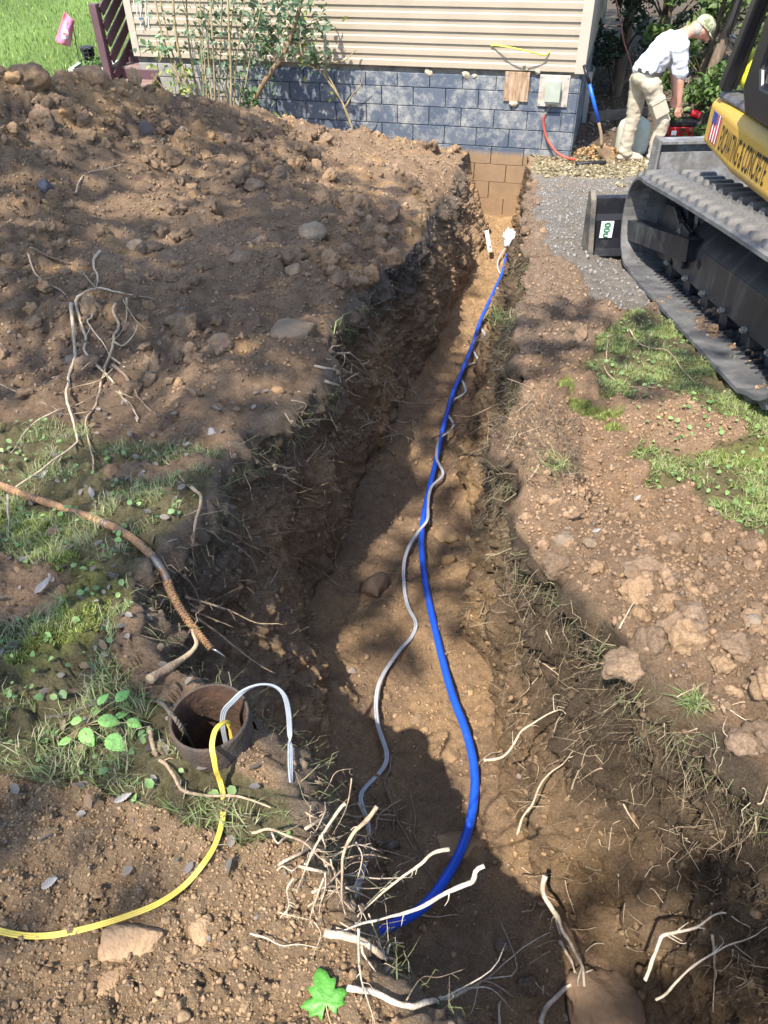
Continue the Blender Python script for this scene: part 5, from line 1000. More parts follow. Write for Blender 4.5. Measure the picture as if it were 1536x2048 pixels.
# belt loop in the (a, c) plane
def loop_pts(n_arc=14):
    pts = []; cf = (.285, .295); rf = .285; cr = (2.35, .30); rr_ = .27
    for k in range(n_arc+1): t = rad(90+180*k/n_arc); pts.append((cf[0]+rf*math.cos(t)*1.0, cf[1]+rf*math.sin(t)))
    bot = [(a, .0) for a in np.linspace(.42, 2.25, 24)]; pts = pts[:-1]+[(.36, .012)]+bot
    for k in range(n_arc+1): t = rad(-90+180*k/n_arc); pts.append((cr[0]+rr_*math.cos(t), cr[1]+rr_*math.sin(t)))
    pts += [(a, .57+.01*(1-((a-1.3)/1.0)**2)) for a in np.linspace(2.2, .42, 20)]
    return np.array(pts)
LP = loop_pts(); nLP = len(LP); cen = LP.mean(0)
T_ = np.roll(LP, -1, 0)-np.roll(LP, 1, 0); T_ /= np.linalg.norm(T_, axis=1)[:, None]; NO = np.stack([-T_[:, 1], T_[:, 0]], 1); NO *= np.sign(((LP-cen)*NO).sum(1))[:, None]
def belt(b0, b1, th, name, m, parent, off=0.0):
    mb = MB(); out = LP+NO*off; inn = LP-NO*(th-off); v = []
    for q, b in ((out, b0+.012), (out, b1-.012), (out-NO*.008, b1), (inn, b1), (inn, b0), (out-NO*.008, b0)): v += [E_(a, b, c) for a, c in q]
    f = [(k*nLP+i, k*nLP+(i+1) % nLP, ((k+1) % 6)*nLP+(i+1) % nLP, ((k+1) % 6)*nLP+i) for k in range(6) for i in range(nLP)]
    mb.add(v, f); return ep(mb, name, m, parent)
TW = .45
trk = belt(0, TW, .026, 'track', M_RUB, ex_); trk['label'] = 'black rubber track nearest the trench'
seg = np.linalg.norm(np.roll(LP, -1, 0)-LP, axis=1); arc_ = np.concatenate([[0], np.cumsum(seg)]); tot = arc_[-1]
def along(s):
    s = s % tot; i = int(np.searchsorted(arc_, s, 'right')-1); i = min(i, nLP-1); t = (s-arc_[i])/seg[i]; p = LP[i]*(1-t)+LP[(i+1) % nLP]*t; nn = NO[i]*(1-t)+NO[(i+1) % nLP]*t; nn /= np.linalg.norm(nn); return p, nn
def lug_mesh():
    mb = MB(); prof_ = [(-.034, 0), (.034, 0), (.020, .030), (-.020, .030)]
    A = [(-.092, y, z) for y, z in prof_]; B = [(.092, y+.016, z) for y, z in prof_]; A = [(x+(.012 if z > 0 else 0), y, z) for x, y, z in A]; B = [(x-(.012 if z > 0 else 0), y, z) for x, y, z in B]
    mb.prism(None, A, B); return raw_mesh('tread_lug', mb.v, mb.f, M_LUG)
LM = lug_mesh(); nl = 42
for row in (0, 1):
    for k in range(nl):
        p, nn = along(tot*(k+.5*row)/nl)
        if p[1] < .03 and .5 < p[0] < 2.3: continue                       # the ones pressed into the ground
        w = -fwd*nn[0]+upv*nn[1]; t_ = np.cross(w, rgt); o = link(bpy.data.objects.new('tread_lug', LM), trk); c = E_(p[0], .105 if row == 0 else TW-.105, p[1])-EO+w*-.002
        M4 = Matrix([[rgt[i], t_[i], w[i], c[i]] for i in range(3)]+[[0, 0, 0, 1]]); o.matrix_local = M4
for k in range(34):                                                        # drive teeth on the inside of the belt
    a = .34+k*.058; mb = MB(); mb.prism(None, [E_(a-.012, .095, 0), E_(a+.012, .095, 0), E_(a+.016, .22, 0), E_(a-.016, .22, 0)], [E_(a-.005, .15, .035), E_(a+.005, .15, .035), E_(a+.007, .22, .05), E_(a-.007, .22, .05)])
    mb.v = [tuple(np.array(v)+upv*-.0015) for v in mb.v]; ep(mb, 'drive_tooth', M_FRM, trk)
for k in range(14):
    t = rad(100+160*k/13); a, c = .285+.262*math.cos(t), .295+.262*math.sin(t); mb = MB(); q = E_(a, .11, c); mb.box(q, (.05, .03, .03), np.stack([rgt, fwd, upv], 1)); ep(mb, 'drive_tooth', M_RUB, trk)
# track frame
def plate(pts, b0, b1, name, m, parent=ex_, bevel=.006):
    mb = MB(); mb.prism(None, [E_(a, b0, c) for a, c in pts], [E_(a, b1, c) for a, c in pts]); return ep(mb, name, m, parent, bevel=bevel)
frame = plate([(.56, .10), (2.3, .10), (2.3, .30), (.64, .30), (.56, .22)], .20, .36, 'track_frame', M_FRM)
mb = MB(); mb.prism(None, [E_(.64, .202, .301), E_(2.3, .202, .301), E_(2.3, .36, .301), E_(.64, .36, .301)], [E_(.72, .29, .40), E_(2.3, .29, .40), E_(2.3, .36, .40), E_(.72, .36, .40)]); o = ep(mb, 'frame_top', M_FRM, ex_)
fork = plate([(.20, .16), (.30, .10), (.54, .12), (.60, .19), (.56, .27), (.60, .36), (.46, .43), (.28, .42), (.20, .32)], .18, .215, 'idler_bracket', M_FRM)
brk = plate([(.545, .20), (.66, .14), (.80, .15), (.80, .36), (.66, .38), (.57, .34)], .172, .199, 'tensioner_plate', M_FRM)
mb = MB(); v, f = lathe([(.022, 0), (.03, .0), (.03, .006), (.022, .006)], 16)
for x_, z_, y_ in v: mb.v.append(tuple(E_(.665+x_*.7, .170-y_, .30+z_*1.7)))
mb.f = f; ep(mb, 'slot_rim', M_BOLT, ex_)
plate([(.745, .245), (.80, .245), (.80, .30), (.745, .30)], .1685, .171, 'sticker', mat('sticker_pale', (.6, .68, .58), rough=.5), bevel=0)
idl = MB(); 
v, f = lathe([(.0, -.05), (.20, -.05), (.225, -.02), (.225, .02), (.20, .05), (.0, .05)], 28); idl.v = [tuple(E_(.29+x_, .28+z_, .295+y_)) for x_, y_, z_ in v]; idl.f = f; ep(idl, 'idler_wheel', M_FRM, ex_, smooth=False)
for a in (.50, .86, 1.16, 1.46, 1.76, 2.06):
    mb = MB(); mb.tube([E_(a, .198, .115), E_(a, .178, .115)], .017, 6); mb.tube([E_(a, .180, .115), E_(a, .168, .115)], .010, 8); ep(mb, 'bolt', M_BOLT, ex_)
    mb = MB(); mb.tube([E_(a, .205, .058), E_(a, .35, .058)], .055, 16); ep(mb, 'roller', M_FRM, ex_)
plate([(.96, .215), (1.0, .20), (1.02, .235), (.98, .25)], .1972, .1995, 'slot', mat('slot_black', (.004, .004, .004)), bevel=0)
# the far track: same belt and frame, without what the near one hides
OFF = rgt*1.45
for src in (trk, frame):
    c = src.copy(); COL.objects.link(c); c.parent = ex_; c.location = Vector(OFF)
cf_ = MB(); cf_.prism(None, [E_(.8, .38, .15), E_(2.0, .38, .15), E_(2.0, 1.5, .15), E_(.8, 1.5, .15)], [E_(.8, .38, .5), E_(2.0, .38, .5), E_(2.0, 1.5, .5), E_(.8, 1.5, .5)]); ep(cf_, 'carriage', M_FRM)
sl_ = MB(); sl_.tube([E_(1.4, .92, .5), E_(1.4, .92, .72)], .42, 28); ep(sl_, 'slew_ring', M_FRM)
# dozer blade across the nose
bl0 = at_z(1172, 522, .70); BY = bl0[1]+.02; bx0, bx1 = bl0[0]+.03, bl0[0]+2.1; zb0 = .715
blade = MB(); pr = [(.0, .02), (.03, .0), (.10, .03), (.115, .10), (.115, .22), (.135, .255), (.135, .36), (.165, .37), (.165, .02), (.10, -.01)]
blade.prism(None, [(bx0, BY+a-.03, zb0+c) for a, c in pr], [(bx1, BY+a-.03, zb0+c) for a, c in pr]); bld = ep(blade, 'dozer_blade', M_FRM, bevel=.004)
pe = MB(); pp_ = [(-.05, -.02), (.17, -.03), (.20, .385), (.15, .40), (.10, .36)]; pe.prism(None, [(bx0-.035, BY+a-.03, zb0+c) for a, c in pp_], [(bx0, BY+a-.03, zb0+c) for a, c in pp_]); o = ep(pe, 'blade_end_plate', mat('worn_plate', (.16, .14, .11), rough=.6, var=.4, scale=12, metal=.3, col2=(.05, .05, .05)), bevel=.003); o.parent = bld
for s_ in (.25, 1.75):
    mb = MB(); mb.bar((bx0+s_, BY+.08, zb0+.17), E_(.9, s_-.05, .28), .10, .12); ep(mb, 'blade_arm', M_FRM)
stk = MB(); stk.prism(None, [(bx0+.06, BY+.075, zb0+.105), (bx0+.145, BY+.075, zb0+.105), (bx0+.145, BY+.078, zb0+.105), (bx0+.06, BY+.078, zb0+.105)], [(bx0+.06, BY+.078, zb0+.215), (bx0+.145, BY+.078, zb0+.215), (bx0+.145, BY+.081, zb0+.215), (bx0+.06, BY+.081, zb0+.215)]); o = ep(stk, 'sticker', mat('sticker_white', (.66, .72, .66), rough=.5)); o.parent = bld
M_GRN = mat('sticker_green', (.03, .22, .09), rough=.5)
for k, zc_ in enumerate((.195, .16, .125)):
    mb = MB(); n = 14 if k < 2 else 10; a0, a1 = (0, 2*math.pi) if k < 2 else (.8, 5.5); c = np.array([bx0+.102, BY+.072, zb0+zc_]); mb.tube([c+np.array([math.cos(t)*.018, 0, math.sin(t)*.012]) for t in np.linspace(a0, a1, n)], .0035, 6); o = ep(mb, 'sticker_mark', M_GRN); o.parent = bld
# upper structure: skirt under the cab, cab, engine cover
XS = 1.78
def S(px_, py_, x=XS): return at_x(px_, py_, x)
b1_, b2_, t1_, t2_ = S(1398, 291, XS+.05), S(1447, 341), S(1432, 193, XS+.05), S(1484, 240)
zbot, ztopS = b2_[2], t2_[2]; yF = (b1_[1]+t1_[1])/2; yK = (b2_[1]+t2_[1])/2; slope = .149
def zs(z, y): return z-(y-yK)*slope*.1
sk = MB(); xi = XS+1.35
def ring(y, x, inset): return [(x+inset, y, zs(zbot-.02, y)), (x, y, zs(zbot+.03, y)), (x, y, zs(ztopS-.035, y)), (x+.03, y, zs(ztopS, y)), (xi, y, zs(ztopS, y)), (xi, y, zs(zbot-.02, y))]
rings = [ring(2.5, XS, .05), ring(yK, XS, .05), ring(yF, XS+.05, .06), ring(yF+.03, XS+.12, .06)]
for r_ in rings: sk.v += r_
for k in range(3): sk.f += [(k*6+i, k*6+(i+1) % 6, (k+1)*6+(i+1) % 6, (k+1)*6+i) for i in range(6)]
sk.f += [tuple(range(5, -1, -1)), tuple(range(18, 24))]
skirt = ep(sk, 'side_skirt', M_YELM, bevel=.012); skirt['label'] = 'yellow skirt panel with black lettering'
# lettering and flag decal on the skirt
def xf(y): return XS+.05*max(0.0, (y-yK)/(yF-yK))
def decal_text(txt, y0, y1, z0, z1, m, name):
    cu = bpy.data.curves.new(name, 'FONT'); cu.body = txt; cu.size = 1.0; cu.offset = .006; ob = bpy.data.objects.new(name, cu); COL.objects.link(ob); bpy.context.view_layer.update()
    me = bpy.data.meshes.new_from_object(ob.evaluated_get(bpy.context.evaluated_depsgraph_get())); bpy.data.objects.remove(ob, do_unlink=True)
    V = np.array([v.co[:] for v in me.vertices]); x0, x1 = V[:, 0].min(), V[:, 0].max(); h0, h1 = V[:, 1].min(), V[:, 1].max()
    for v in me.vertices:
        u = (v.co.x-x0)/(x1-x0); w = (v.co.y-h0)/(h1-h0); y = y0+(y1-y0)*u; v.co = Vector(np.array([xf(y)-.003, y, zs(z0+(z1-z0)*w, y)])-EO)
    me.materials.clear(); me.materials.append(m); o = link(bpy.data.objects.new(name, me), skirt); return o
M_DEC = mat('black_decal', (.012, .012, .012), rough=.5)
ys0, ys1 = S(1443, 262)[1], S(1524, 345)[1]
hh = ztopS-zbot
decal_text('EXCAVATING & CONCRETE', S(1437, 262)[1], S(1533, 345)[1], zbot+.055, ztopS-.075, M_DEC, 'lettering')
fy0, fy1 = S(1414, 258)[1], S(1436, 275)[1]; fz0, fz1 = zbot+.06, ztopS-.05
def quad(y0, y1, z0, z1, m, name, x): mb = MB(); mb.add([(xf(y0)-x, y0, zs(z0, y0)), (xf(y1)-x, y1, zs(z0, y1)), (xf(y1)-x, y1, zs(z1, y1)), (xf(y0)-x, y0, zs(z1, y0))], [(0, 1, 2, 3)]); o = ep(mb, name, m); o.parent = skirt
M_FR, M_FW, M_FB = mat('decal_red', (.45, .03, .035), rough=.5), mat('decal_white', (.75, .75, .75), rough=.5), mat('decal_blue', (.03, .05, .22), rough=.5)
fy0, fy1 = S(1418, 258, XS+.03)[1], S(1436, 268, XS+.02)[1]
quad(fy0, fy1, fz0, fz1, M_FW, 'flag_decal', .003)
for k in range(4): quad(fy0+(fy1-fy0)*(k*2)/7, fy0+(fy1-fy0)*(k*2+1)/7, fz0, fz1, M_FR, 'flag_stripe', .0045)
quad(fy0, fy0+(fy1-fy0)*.56, fz0+(fz1-fz0)*.6, fz1, M_FB, 'flag_canton', .006)
# cab: sill, floor, pillars, door, roof, seat
zc0 = ztopS
fl = MB(); fl.prism(None, [(XS+.05, 2.2, zs(zc0+.002, 2.2)), (XS+.05, yF-.04, zs(zc0+.002, yF)), (XS+.95, yF+.05, zs(zc0+.002, yF)), (XS+.95, 2.2, zs(zc0+.002, 2.2))], [(XS+.06, 2.2, zs(zc0+.04, 2.2)), (XS+.06, yF-.06, zs(zc0+.04, yF)), (XS+.95, yF+.03, zs(zc0+.04, yF)), (XS+.95, 2.2, zs(zc0+.04, 2.2))]); fl.f = [tuple(reversed(q)) for q in fl.f]; cabf = ep(fl, 'cab_floor', M_STEP, bevel=.015)
cab_t = 3.42
def pil(x, y, w=.07, d=.08, name='cab_pillar', lean=(0, 0)): mb = MB(); mb.bar((x, y, zs(zc0+.05, y)), (x+lean[0], y+lean[1], cab_t), w, d, (0, 1, 0)); return ep(mb, name, M_CABB, bevel=.012)
pil(XS+.06, yF-.10, .06, .07, lean=(.06, -.42)); pil(XS+.92, yF-.06, .06, .07, lean=(-.05, -.42)); pil(XS+.05, 2.55, .08, .12); pil(XS+.92, 2.55, .08, .12)
mb = MB(); mb.bar((XS+.095, yF-.13, zs(zc0+.06, yF)), (XS+.145, yF-.52, cab_t), .02, .02); ep(mb, 'door_seal', M_INT)
rf_ = MB(); rf_.box((XS+.49, (yF+2.45)/2, cab_t+.05), (1.0, yF-2.35, .10)); ep(rf_, 'cab_roof', M_CABB, bevel=.03)
bw = MB(); bw.box((XS+.93, (yF+2.5)/2, (zc0+cab_t)/2), (.03, yF-2.6, cab_t-zc0-.1)); ep(bw, 'cab_side_panel', M_INT); bw = MB(); bw.box((XS+.5, 2.52, (zc0+cab_t)/2), (.85, .03, cab_t-zc0-.1)); ep(bw, 'cab_rear_panel', M_INT)
st_ = MB(); st_.box((XS+.5, 3.2, zc0+.35), (.5, .5, .14)); st_.box((XS+.5, 2.95, zc0+.75), (.48, .14, .7)); st_.box((XS+.5, 3.2, zc0+.17), (.4, .4, .24)); ep(st_, 'seat', M_INT, bevel=.03)
cn = MB(); cn.box((XS+.28, 3.55, zc0+.3), (.16, .5, .45)); ep(cn, 'console', M_INT, bevel=.03)
# door standing just outside the sill: frame ring, window, handle
d1_ = S(1484, 214, XS-.03); yD = d1_[1]; zD = d1_[2]-.01
def dz(z, y): return z-(y-yD)*slope*.1
dr = MB(); 
def fbar(y0, z0, y1, z1, w=.075, t=.05): dr.bar((XS-.03, y0, dz(z0, y0)), (XS-.03, y1, dz(z1, y1)), w, t, (1, 0, 0))
rail = [(yD-.02, zD+.10), (yD-.02, cab_t-.1), (yD-.9, cab_t-.1), (yD-.9, zD+.02), (yD-.1, zD+.02), (yD-.02, zD+.10)]
drp = MB(); inner = [(yD-.14, zD+.20), (yD-.34, cab_t-.2), (yD-.8, cab_t-.2), (yD-.8, zD+.13), (yD-.19, zD+.13)]; outer = [(yD-.0, zD+.09), (yD-.22, cab_t-.1), (yD-.92, cab_t-.1), (yD-.92, zD), (yD-.09, zD)]
n = 5
for xx_ in (XS-.055, XS-.005):
    for q in (outer, inner): drp.v += [(xx_, y, dz(z, y)) for y, z in q]
for k in range(n):
    k2 = (k+1) % n; drp.f += [(k, k2, n+k2, n+k), (2*n+k2, 2*n+k, 3*n+k, 3*n+k2), (k2, k, 2*n+k, 2*n+k2), (n+k, n+k2, 3*n+k2, 3*n+k)]
door = ep(drp, 'door', M_CABB, bevel=.014)
gm, gt, gb = new_mat('dark_glass'); gb.inputs['Base Color'].default_value = (.02, .022, .025, 1); gb.inputs['Roughness'].default_value = .06; gb.inputs['Specular IOR Level'].default_value = .6
gl_ = MB(); gl_.prism(None, [(XS-.033, y, dz(z, y)) for y, z in inner], [(XS-.027, y, dz(z, y)) for y, z in inner]); o = ep(gl_, 'window', gm); o.parent = door
for k in range(7):
    mb = MB(); zz_ = zD+.2+k*.075; mb.box((XS-.038, yD-.30, dz(zz_, yD-.3)), (.006, .26, .05)); o = ep(mb, 'louvre', M_INT); o.parent = door
hb = MB(); hb.tube(spline([at_y(1482, -8, yF+.10), at_y(1462, 50, yF+.10), at_y(1458, 66, yF+.10), at_y(1463, 75, yF+.09), at_y(1471, 80, yF+.02), at_y(1476, 82, yF-.05)], n=20), .014, 10); ep(hb, 'grab_rail', M_CABB, smooth=True)
eg = MB(); eg.box((XS+.75, 1.95, 2.35), (1.55, 1.0, .95)); ep(eg, 'engine_cover', M_YELM, bevel=.06)
yb_ = MB(); V, Fc = rock_geo(512, 4, .35, 4); V = V*np.array([.07, .15, .085]); Vr = V@_rx(.35).T; q = at_x(1489, 148, XS+.16); o = part('yellow_bag', Vr, Fc, mat('yellow_cloth', (.62, .60, .03), rough=.7, var=.15, scale=10, bump=.6, bscale=18), None, True); o.location = (q[0], q[1], zs(zc0+.06, q[1])+.075); tag(o, 'bright yellow cloth bag lying on the excavator cab floor', 'bag')
# steel bucket on the ground beyond the track
M_GST = mat('scuffed_steel', (.20, .19, .175), rough=.55, metal=.35, var=.35, scale=14, col2=(.36, .37, .38), thresh=(.5, .68))
bk0 = at_y(1306, 332, 6.75); bk = thing('steel_bucket', 'scuffed grey steel bucket with a flat top beyond the excavator track', 'bucket', (bk0[0], bk0[1], drop(bk0[0], bk0[1])))
hgt = at_y(1318, 284, 6.75)[2]-bk.location.z; wid = .95
pf = [(.0, .0), (.14, .0), (.20, .12), (.20, hgt-.05), (.17, hgt), (.02, hgt)]
for s_, nm in ((0, 'side_plate'), (wid, 'side_plate')): mb = MB(); mb.prism(None, [(s_, a-.06, c+(0 if c < .1 else .03)) for a, c in pf], [(s_+.025, a-.06, c+(0 if c < .1 else .03)) for a, c in pf]); mb.build(nm, M_GST, bk, bevel=.012)
for (a0, c0), (a1, c1), nm in (((.0, hgt-.012), (.15, hgt-.012), 'top_plate'), ((.15, .1), (.15, hgt-.03), 'back_plate'), ((0, .012), (.14, .012), 'floor_plate')): mb = MB(); mb.bar((wid/2+.012, a0, c0), (wid/2+.012, a1, c1), wid-.03, .02, (0, 0, 1) if nm != 'back_plate' else (0, 1, 0)); mb.build(nm, M_GST, bk)
mb = MB(); mb.box((wid/2+.012, .02, hgt*.42), (wid-.03, .02, hgt*.84)); mb.build('front_plate', M_GST, bk)
# ------------------------------------------------------------------ the man bending over by the house corner
def sweep(bones, sub=2):
    """overlapping spheres along tapered bones -> one vertex soup for the remesher"""
    V0, F0 = ICO2; vs, fs, n = [], [], 0
    for a, b, ra, rb in bones:
        a, b = np.array(a, float), np.array(b, float); L = np.linalg.norm(b-a); k = max(2, int(L/(min(np.min(ra), np.min(rb))*.45))+1)
        for t in np.linspace(0, 1, k):
            r = np.array(ra)*(1-t)+np.array(rb)*t; vs.append(V0*r+a*(1-t)+b*t); fs.append(F0+n); n += len(V0)
    return np.vstack(vs), np.vstack(fs)
def remesh(name, bones, vox, m, parent, smooth=6, wrinkle=0.0, cut=None, seed=0):
    V, F_ = sweep(bones); me = raw_mesh(name, V, F_); o = bpy.data.objects.new(name, me); COL.objects.link(o)
    r = o.modifiers.new('r', 'REMESH'); r.mode = 'VOXEL'; r.voxel_size = vox; s = o.modifiers.new('s', 'SMOOTH'); s.iterations = smooth; s.factor = .5
    bpy.context.view_layer.update(); me2 = bpy.data.meshes.new_from_object(o.evaluated_get(bpy.context.evaluated_depsgraph_get())); bpy.data.objects.remove(o, do_unlink=True)
    co = np.empty(len(me2.vertices)*3, np.float32); me2.vertices.foreach_get('co', co); co = co.reshape(-1, 3).astype(float)
    nn = np.empty(len(me2.vertices)*3, np.float32); me2.vertices.foreach_get('normal', nn); nn = nn.reshape(-1, 3)
    if wrinkle:
        w = fbm(co*np.array([11, 11, 7.0])+seed, 3, 61+seed); w2 = 1-np.abs(fbm(co*np.array([7, 7, 13.0])+seed+30, 2, 71+seed)); co = co+nn*(wrinkle*(.5*w+.8*(w2-.6)))[:, None]
    me2.vertices.foreach_set('co', co.astype(np.float32).ravel()); me2.polygons.foreach_set('use_smooth', np.ones(len(me2.polygons), bool)); me2.materials.clear(); me2.materials.append(m); me2.update(); me2.name = name
    return link(bpy.data.objects.new(name, me2), parent)
M_SKIN = mat('skin', (.50, .25, .17), rough=.55, var=.12, scale=14, spec=.35, col2=(.58, .30, .22), thresh=(.5, .7)); M_SHIRT = mat('shirt_white', (.52, .54, .58), rough=.85, var=.08, scale=10); M_PANT = mat('khaki_trousers', (.42, .37, .28), rough=.9, var=.12, scale=9, col2=(.34, .29, .21), thresh=(.55, .75), bump=.2, bscale=60)
M_SHOE = mat('tan_boots', (.36, .31, .25), rough=.8, var=.25, scale=16); M_CAP = mat('camouflage_cap', (.36, .37, .24), rough=.9, var=.2, scale=40, col2=(.16, .17, .09), thresh=(.47, .53)); M_BELT = mat('belt_dark', (.05, .045, .04), rough=.7); M_HAIR = mat('short_grey_hair', (.30, .27, .24), rough=.8, var=.2, scale=90)
pf_ = hit(1283, 333)[0]; man = thing('person', 'man in white t-shirt, khaki trousers and camouflage cap bending forward beside the house', 'person', (3.128, 9.40, drop(3.128, 9.40)), 0.0)
# x forward (to the right in the picture), y to his left (away), z up
HN, HF = (-.06, -.10, .84), (-.13, .10, .85); KN, KF = (.15, -.13, .47), (-.12, .12, .47); AN, AF = (.12, -.13, .10), (-.15, .12, .10)
PEL, WAI, CHE, NEC = (-.11, 0, .90), (-.06, 0, 1.04), (.07, 0, 1.19), (.25, .0, 1.315); DX, DZ = -.27, -.08
SHN, SHF = (.15, -.195, 1.21), (.18, .19, 1.21); EN, EF = (.21, -.235, .91), (.27, .22, .92); WNn, WF = (.255, -.22, .67), (.31, .14, .69); HD = (.405, -.02, 1.345)
def hand_bones(w, y):
    b = [((w[0], w[1], w[2]+.01), (w[0]+.005, w[1], w[2]-.07), (.024, .018, .02), (.036, .017, .025))]
    for k, (dx, l) in enumerate(((-.027, .062), (-.009, .074), (.010, .070), (.028, .055))):
        k0 = (w[0]+dx, w[1], w[2]-.075); k1 = (w[0]+dx*1.1+.012, w[1]+.004*y, w[2]-.075-l*.55); k2 = (w[0]+dx*1.1+.034, w[1]+.012*y, w[2]-.075-l*.9); b += [(k0, k1, .0105, .0095), (k1, k2, .0095, .008)]
    b += [((w[0]+.022, w[1]+.01*y, w[2]-.025), (w[0]+.055, w[1]+.022*y, w[2]-.055), .013, .011), ((w[0]+.055, w[1]+.022*y, w[2]-.055), (w[0]+.066, w[1]+.022*y, w[2]-.088), .011, .009)]
    return b
body = [(PEL, WAI, (.10, .14, .11), (.10, .13, .11)), (WAI, CHE, (.10, .13, .10), (.115, .15, .12)), (CHE, NEC, (.11, .14, .10), (.07, .08, .07)), (NEC, (.60, -.01, 1.415), (.058, .055, .058), (.055, .052, .055)), ((.61, -.01, 1.43), HD, (.085, .07, .085), (.098, .078, .095)),
 ((.72, -.02, 1.385), (.745, -.02, 1.35), (.05, .05, .05), (.038, .038, .038)), ((.752, -.02, 1.405), (.782, -.02, 1.385), (.014, .013, .014), (.012, .012, .012)), ((.665, -.098, 1.408), (.655, -.103, 1.428), (.018, .008, .026), (.016, .008, .02)), ((.665, .058, 1.408), (.655, .063, 1.428), (.018, .008, .026), (.016, .008, .02)),
 ((.765, -.02, 1.365), (.768, -.02, 1.355), (.013, .022, .008), (.013, .022, .008))]
for S0, E0, W0, y in ((SHN, EN, WNn, -1), (SHF, EF, WF, 1)): body += [(CHE, S0, .10, .07), (S0, E0, .058, .043), (E0, W0, .043, .027)]+hand_bones(W0, -y)
for H0, K0, A0 in ((HN, KN, AN), (HF, KF, AF)): body += [(PEL, H0, .09, .085), (H0, K0, .08, .055), (K0, A0, .054, .036), (A0, (A0[0]+.13, A0[1], .05), .036, .03)]
def _sh(b): return tuple((np.array(q)+np.array([DX, 0, DZ])) if len(np.atleast_1d(q)) == 3 and k_ < 2 else q for k_, q in enumerate(b))
body[3] = (NEC,)+_sh(body[3])[1:]; body[4:10] = [_sh(b) for b in body[4:10]]; body[4] = (body[4][0], HD, body[4][2], body[4][3])
bo = remesh('body', body, .0085, M_SKIN, man, 3); bo['label'] = 'sunburnt skin of neck, face and forearms'
shirt = [((-.10, 0, .99), WAI, (.165, .175, .115), (.155, .172, .14)), (WAI, CHE, (.150, .170, .145), (.155, .185, .15)), (CHE, (.19, 0, 1.275), (.15, .18, .13), (.085, .11, .075)), (CHE, SHN, .12, .088), (CHE, SHF, .12, .088)]
for S0, E0 in ((SHN, EN), (SHF, EF)): m_ = np.array(S0)*.25+np.array(E0)*.75; shirt += [(S0, m_, .086, .080)]
remesh('t_shirt', shirt, .010, M_SHIRT, man, 4, .022, seed=2)
trou = [(PEL, (-.09, 0, .97), (.155, .165, .10), (.15, .168, .06))]
for H0, K0, A0 in ((HN, KN, AN), (HF, KF, AF)): trou += [(PEL, H0, .125, .118), (H0, K0, (.112, .108, .10), (.083, .083, .083)), (K0, (A0[0], A0[1], A0[2]+.02), (.082, .082, .08), (.072, .07, .05)), ((A0[0]-.01, A0[1], A0[2]), (A0[0]+.02, A0[1], A0[2]-.03), (.078, .072, .04), (.082, .075, .03))]
tr_ = remesh('trousers', trou, .011, M_PANT, man, 4, .016, seed=5)
pk = MB(); c_ = np.array(HN)*.45+np.array(KN)*.55+np.array([.0, -.098, 0]); d_ = np.array(KN)-np.array(HN); d_ /= np.linalg.norm(d_); s_ = np.cross(d_, [0, 1.0, 0]); R3 = np.stack([s_, [0, 1.0, 0], d_], 1); pk.box(c_, (.16, .03, .19), R3); pkt = pk.build('cargo_pocket', M_PANT, man, bevel=.012); pkt.parent = tr_
pk = MB(); pk.box(c_-d_*.085+np.array([0, -.012, 0]), (.165, .022, .05), R3); pkt = pk.build('pocket_flap', M_PANT, man, bevel=.008); pkt.parent = tr_
for A0 in (AN, AF):
    remesh('boot', [((A0[0]-.02, A0[1], A0[2]+.02), (A0[0]-.02, A0[1], .045), .048, .045), ((A0[0]-.045, A0[1], .035), (A0[0]+.19, A0[1]-.01, .028), (.045, .045, .034), (.05, .048, .028)), ((A0[0]+.06, A0[1], .06), (A0[0]+.17, A0[1], .04), .045, .036)], .010, M_SHOE, man, 3)
bt = MB(); pts = []
for k in range(28): a = 2*math.pi*k/28; pts.append((-.085+.158*math.cos(a), .176*math.sin(a), .965-.03*math.cos(a)))
for k in range(28):
    p, q = np.array(pts[k]), np.array(pts[(k+1) % 28]); bt.bar(p, q, .008, .035, (0, 0, 1))
bt.build('belt', M_BELT, man)
cap = MB(); v, f = lathe([(.116, -.01), (.118, .02), (.108, .058), (.082, .09), (.045, .108), (.0, .112)], 22); tilt = _rx(0)
ct, st2 = math.cos(rad(38)), math.sin(rad(38)); RT = np.array([[ct, 0, st2], [0, 1, 0], [-st2, 0, ct]])
cap.v = [tuple(RT@np.array([x_, y_*.84, z_])+np.array([HD[0]+.012, HD[1], HD[2]+.022])) for x_, y_, z_ in v]; cap.f = f; cp = cap.build('cap', M_CAP, man, True)
br_ = MB(); rings_ = []
for k in range(9): a = rad(-62+124*k/8); rings_.append((math.cos(a)*.108, math.sin(a)*.095, math.cos(a)*.108+.075*math.cos(a*1.2), math.sin(a)*.088))
top = [RT@np.array([a, b, -.006])+np.array([HD[0]+.012, HD[1], HD[2]+.022]) for a, b, c_, d_ in rings_]+[RT@np.array([c_, d_, -.02])+np.array([HD[0]+.012, HD[1], HD[2]+.022]) for a, b, c_, d_ in rings_]
n = 9; br_.v = [tuple(q) for q in top]; br_.f = [(i, i+1, n+i+1, n+i) for i in range(n-1)]; b_o = br_.build('visor', M_CAP, man, True); b_o.parent = cp; md = b_o.modifiers.new('t', 'SOLIDIFY'); md.thickness = .005
remesh('hair', [((.355, -.02, 1.35), (.39, -.02, 1.39), (.082, .078, .075), (.085, .08, .06))], .01, M_HAIR, man, 3)
pr_ = MB(); 
for k, (a, b) in enumerate(((.30, 1.418), (.27, 1.402), (.235, 1.384), (.205, 1.367))):                # faint print across the shoulders of the shirt
    pass
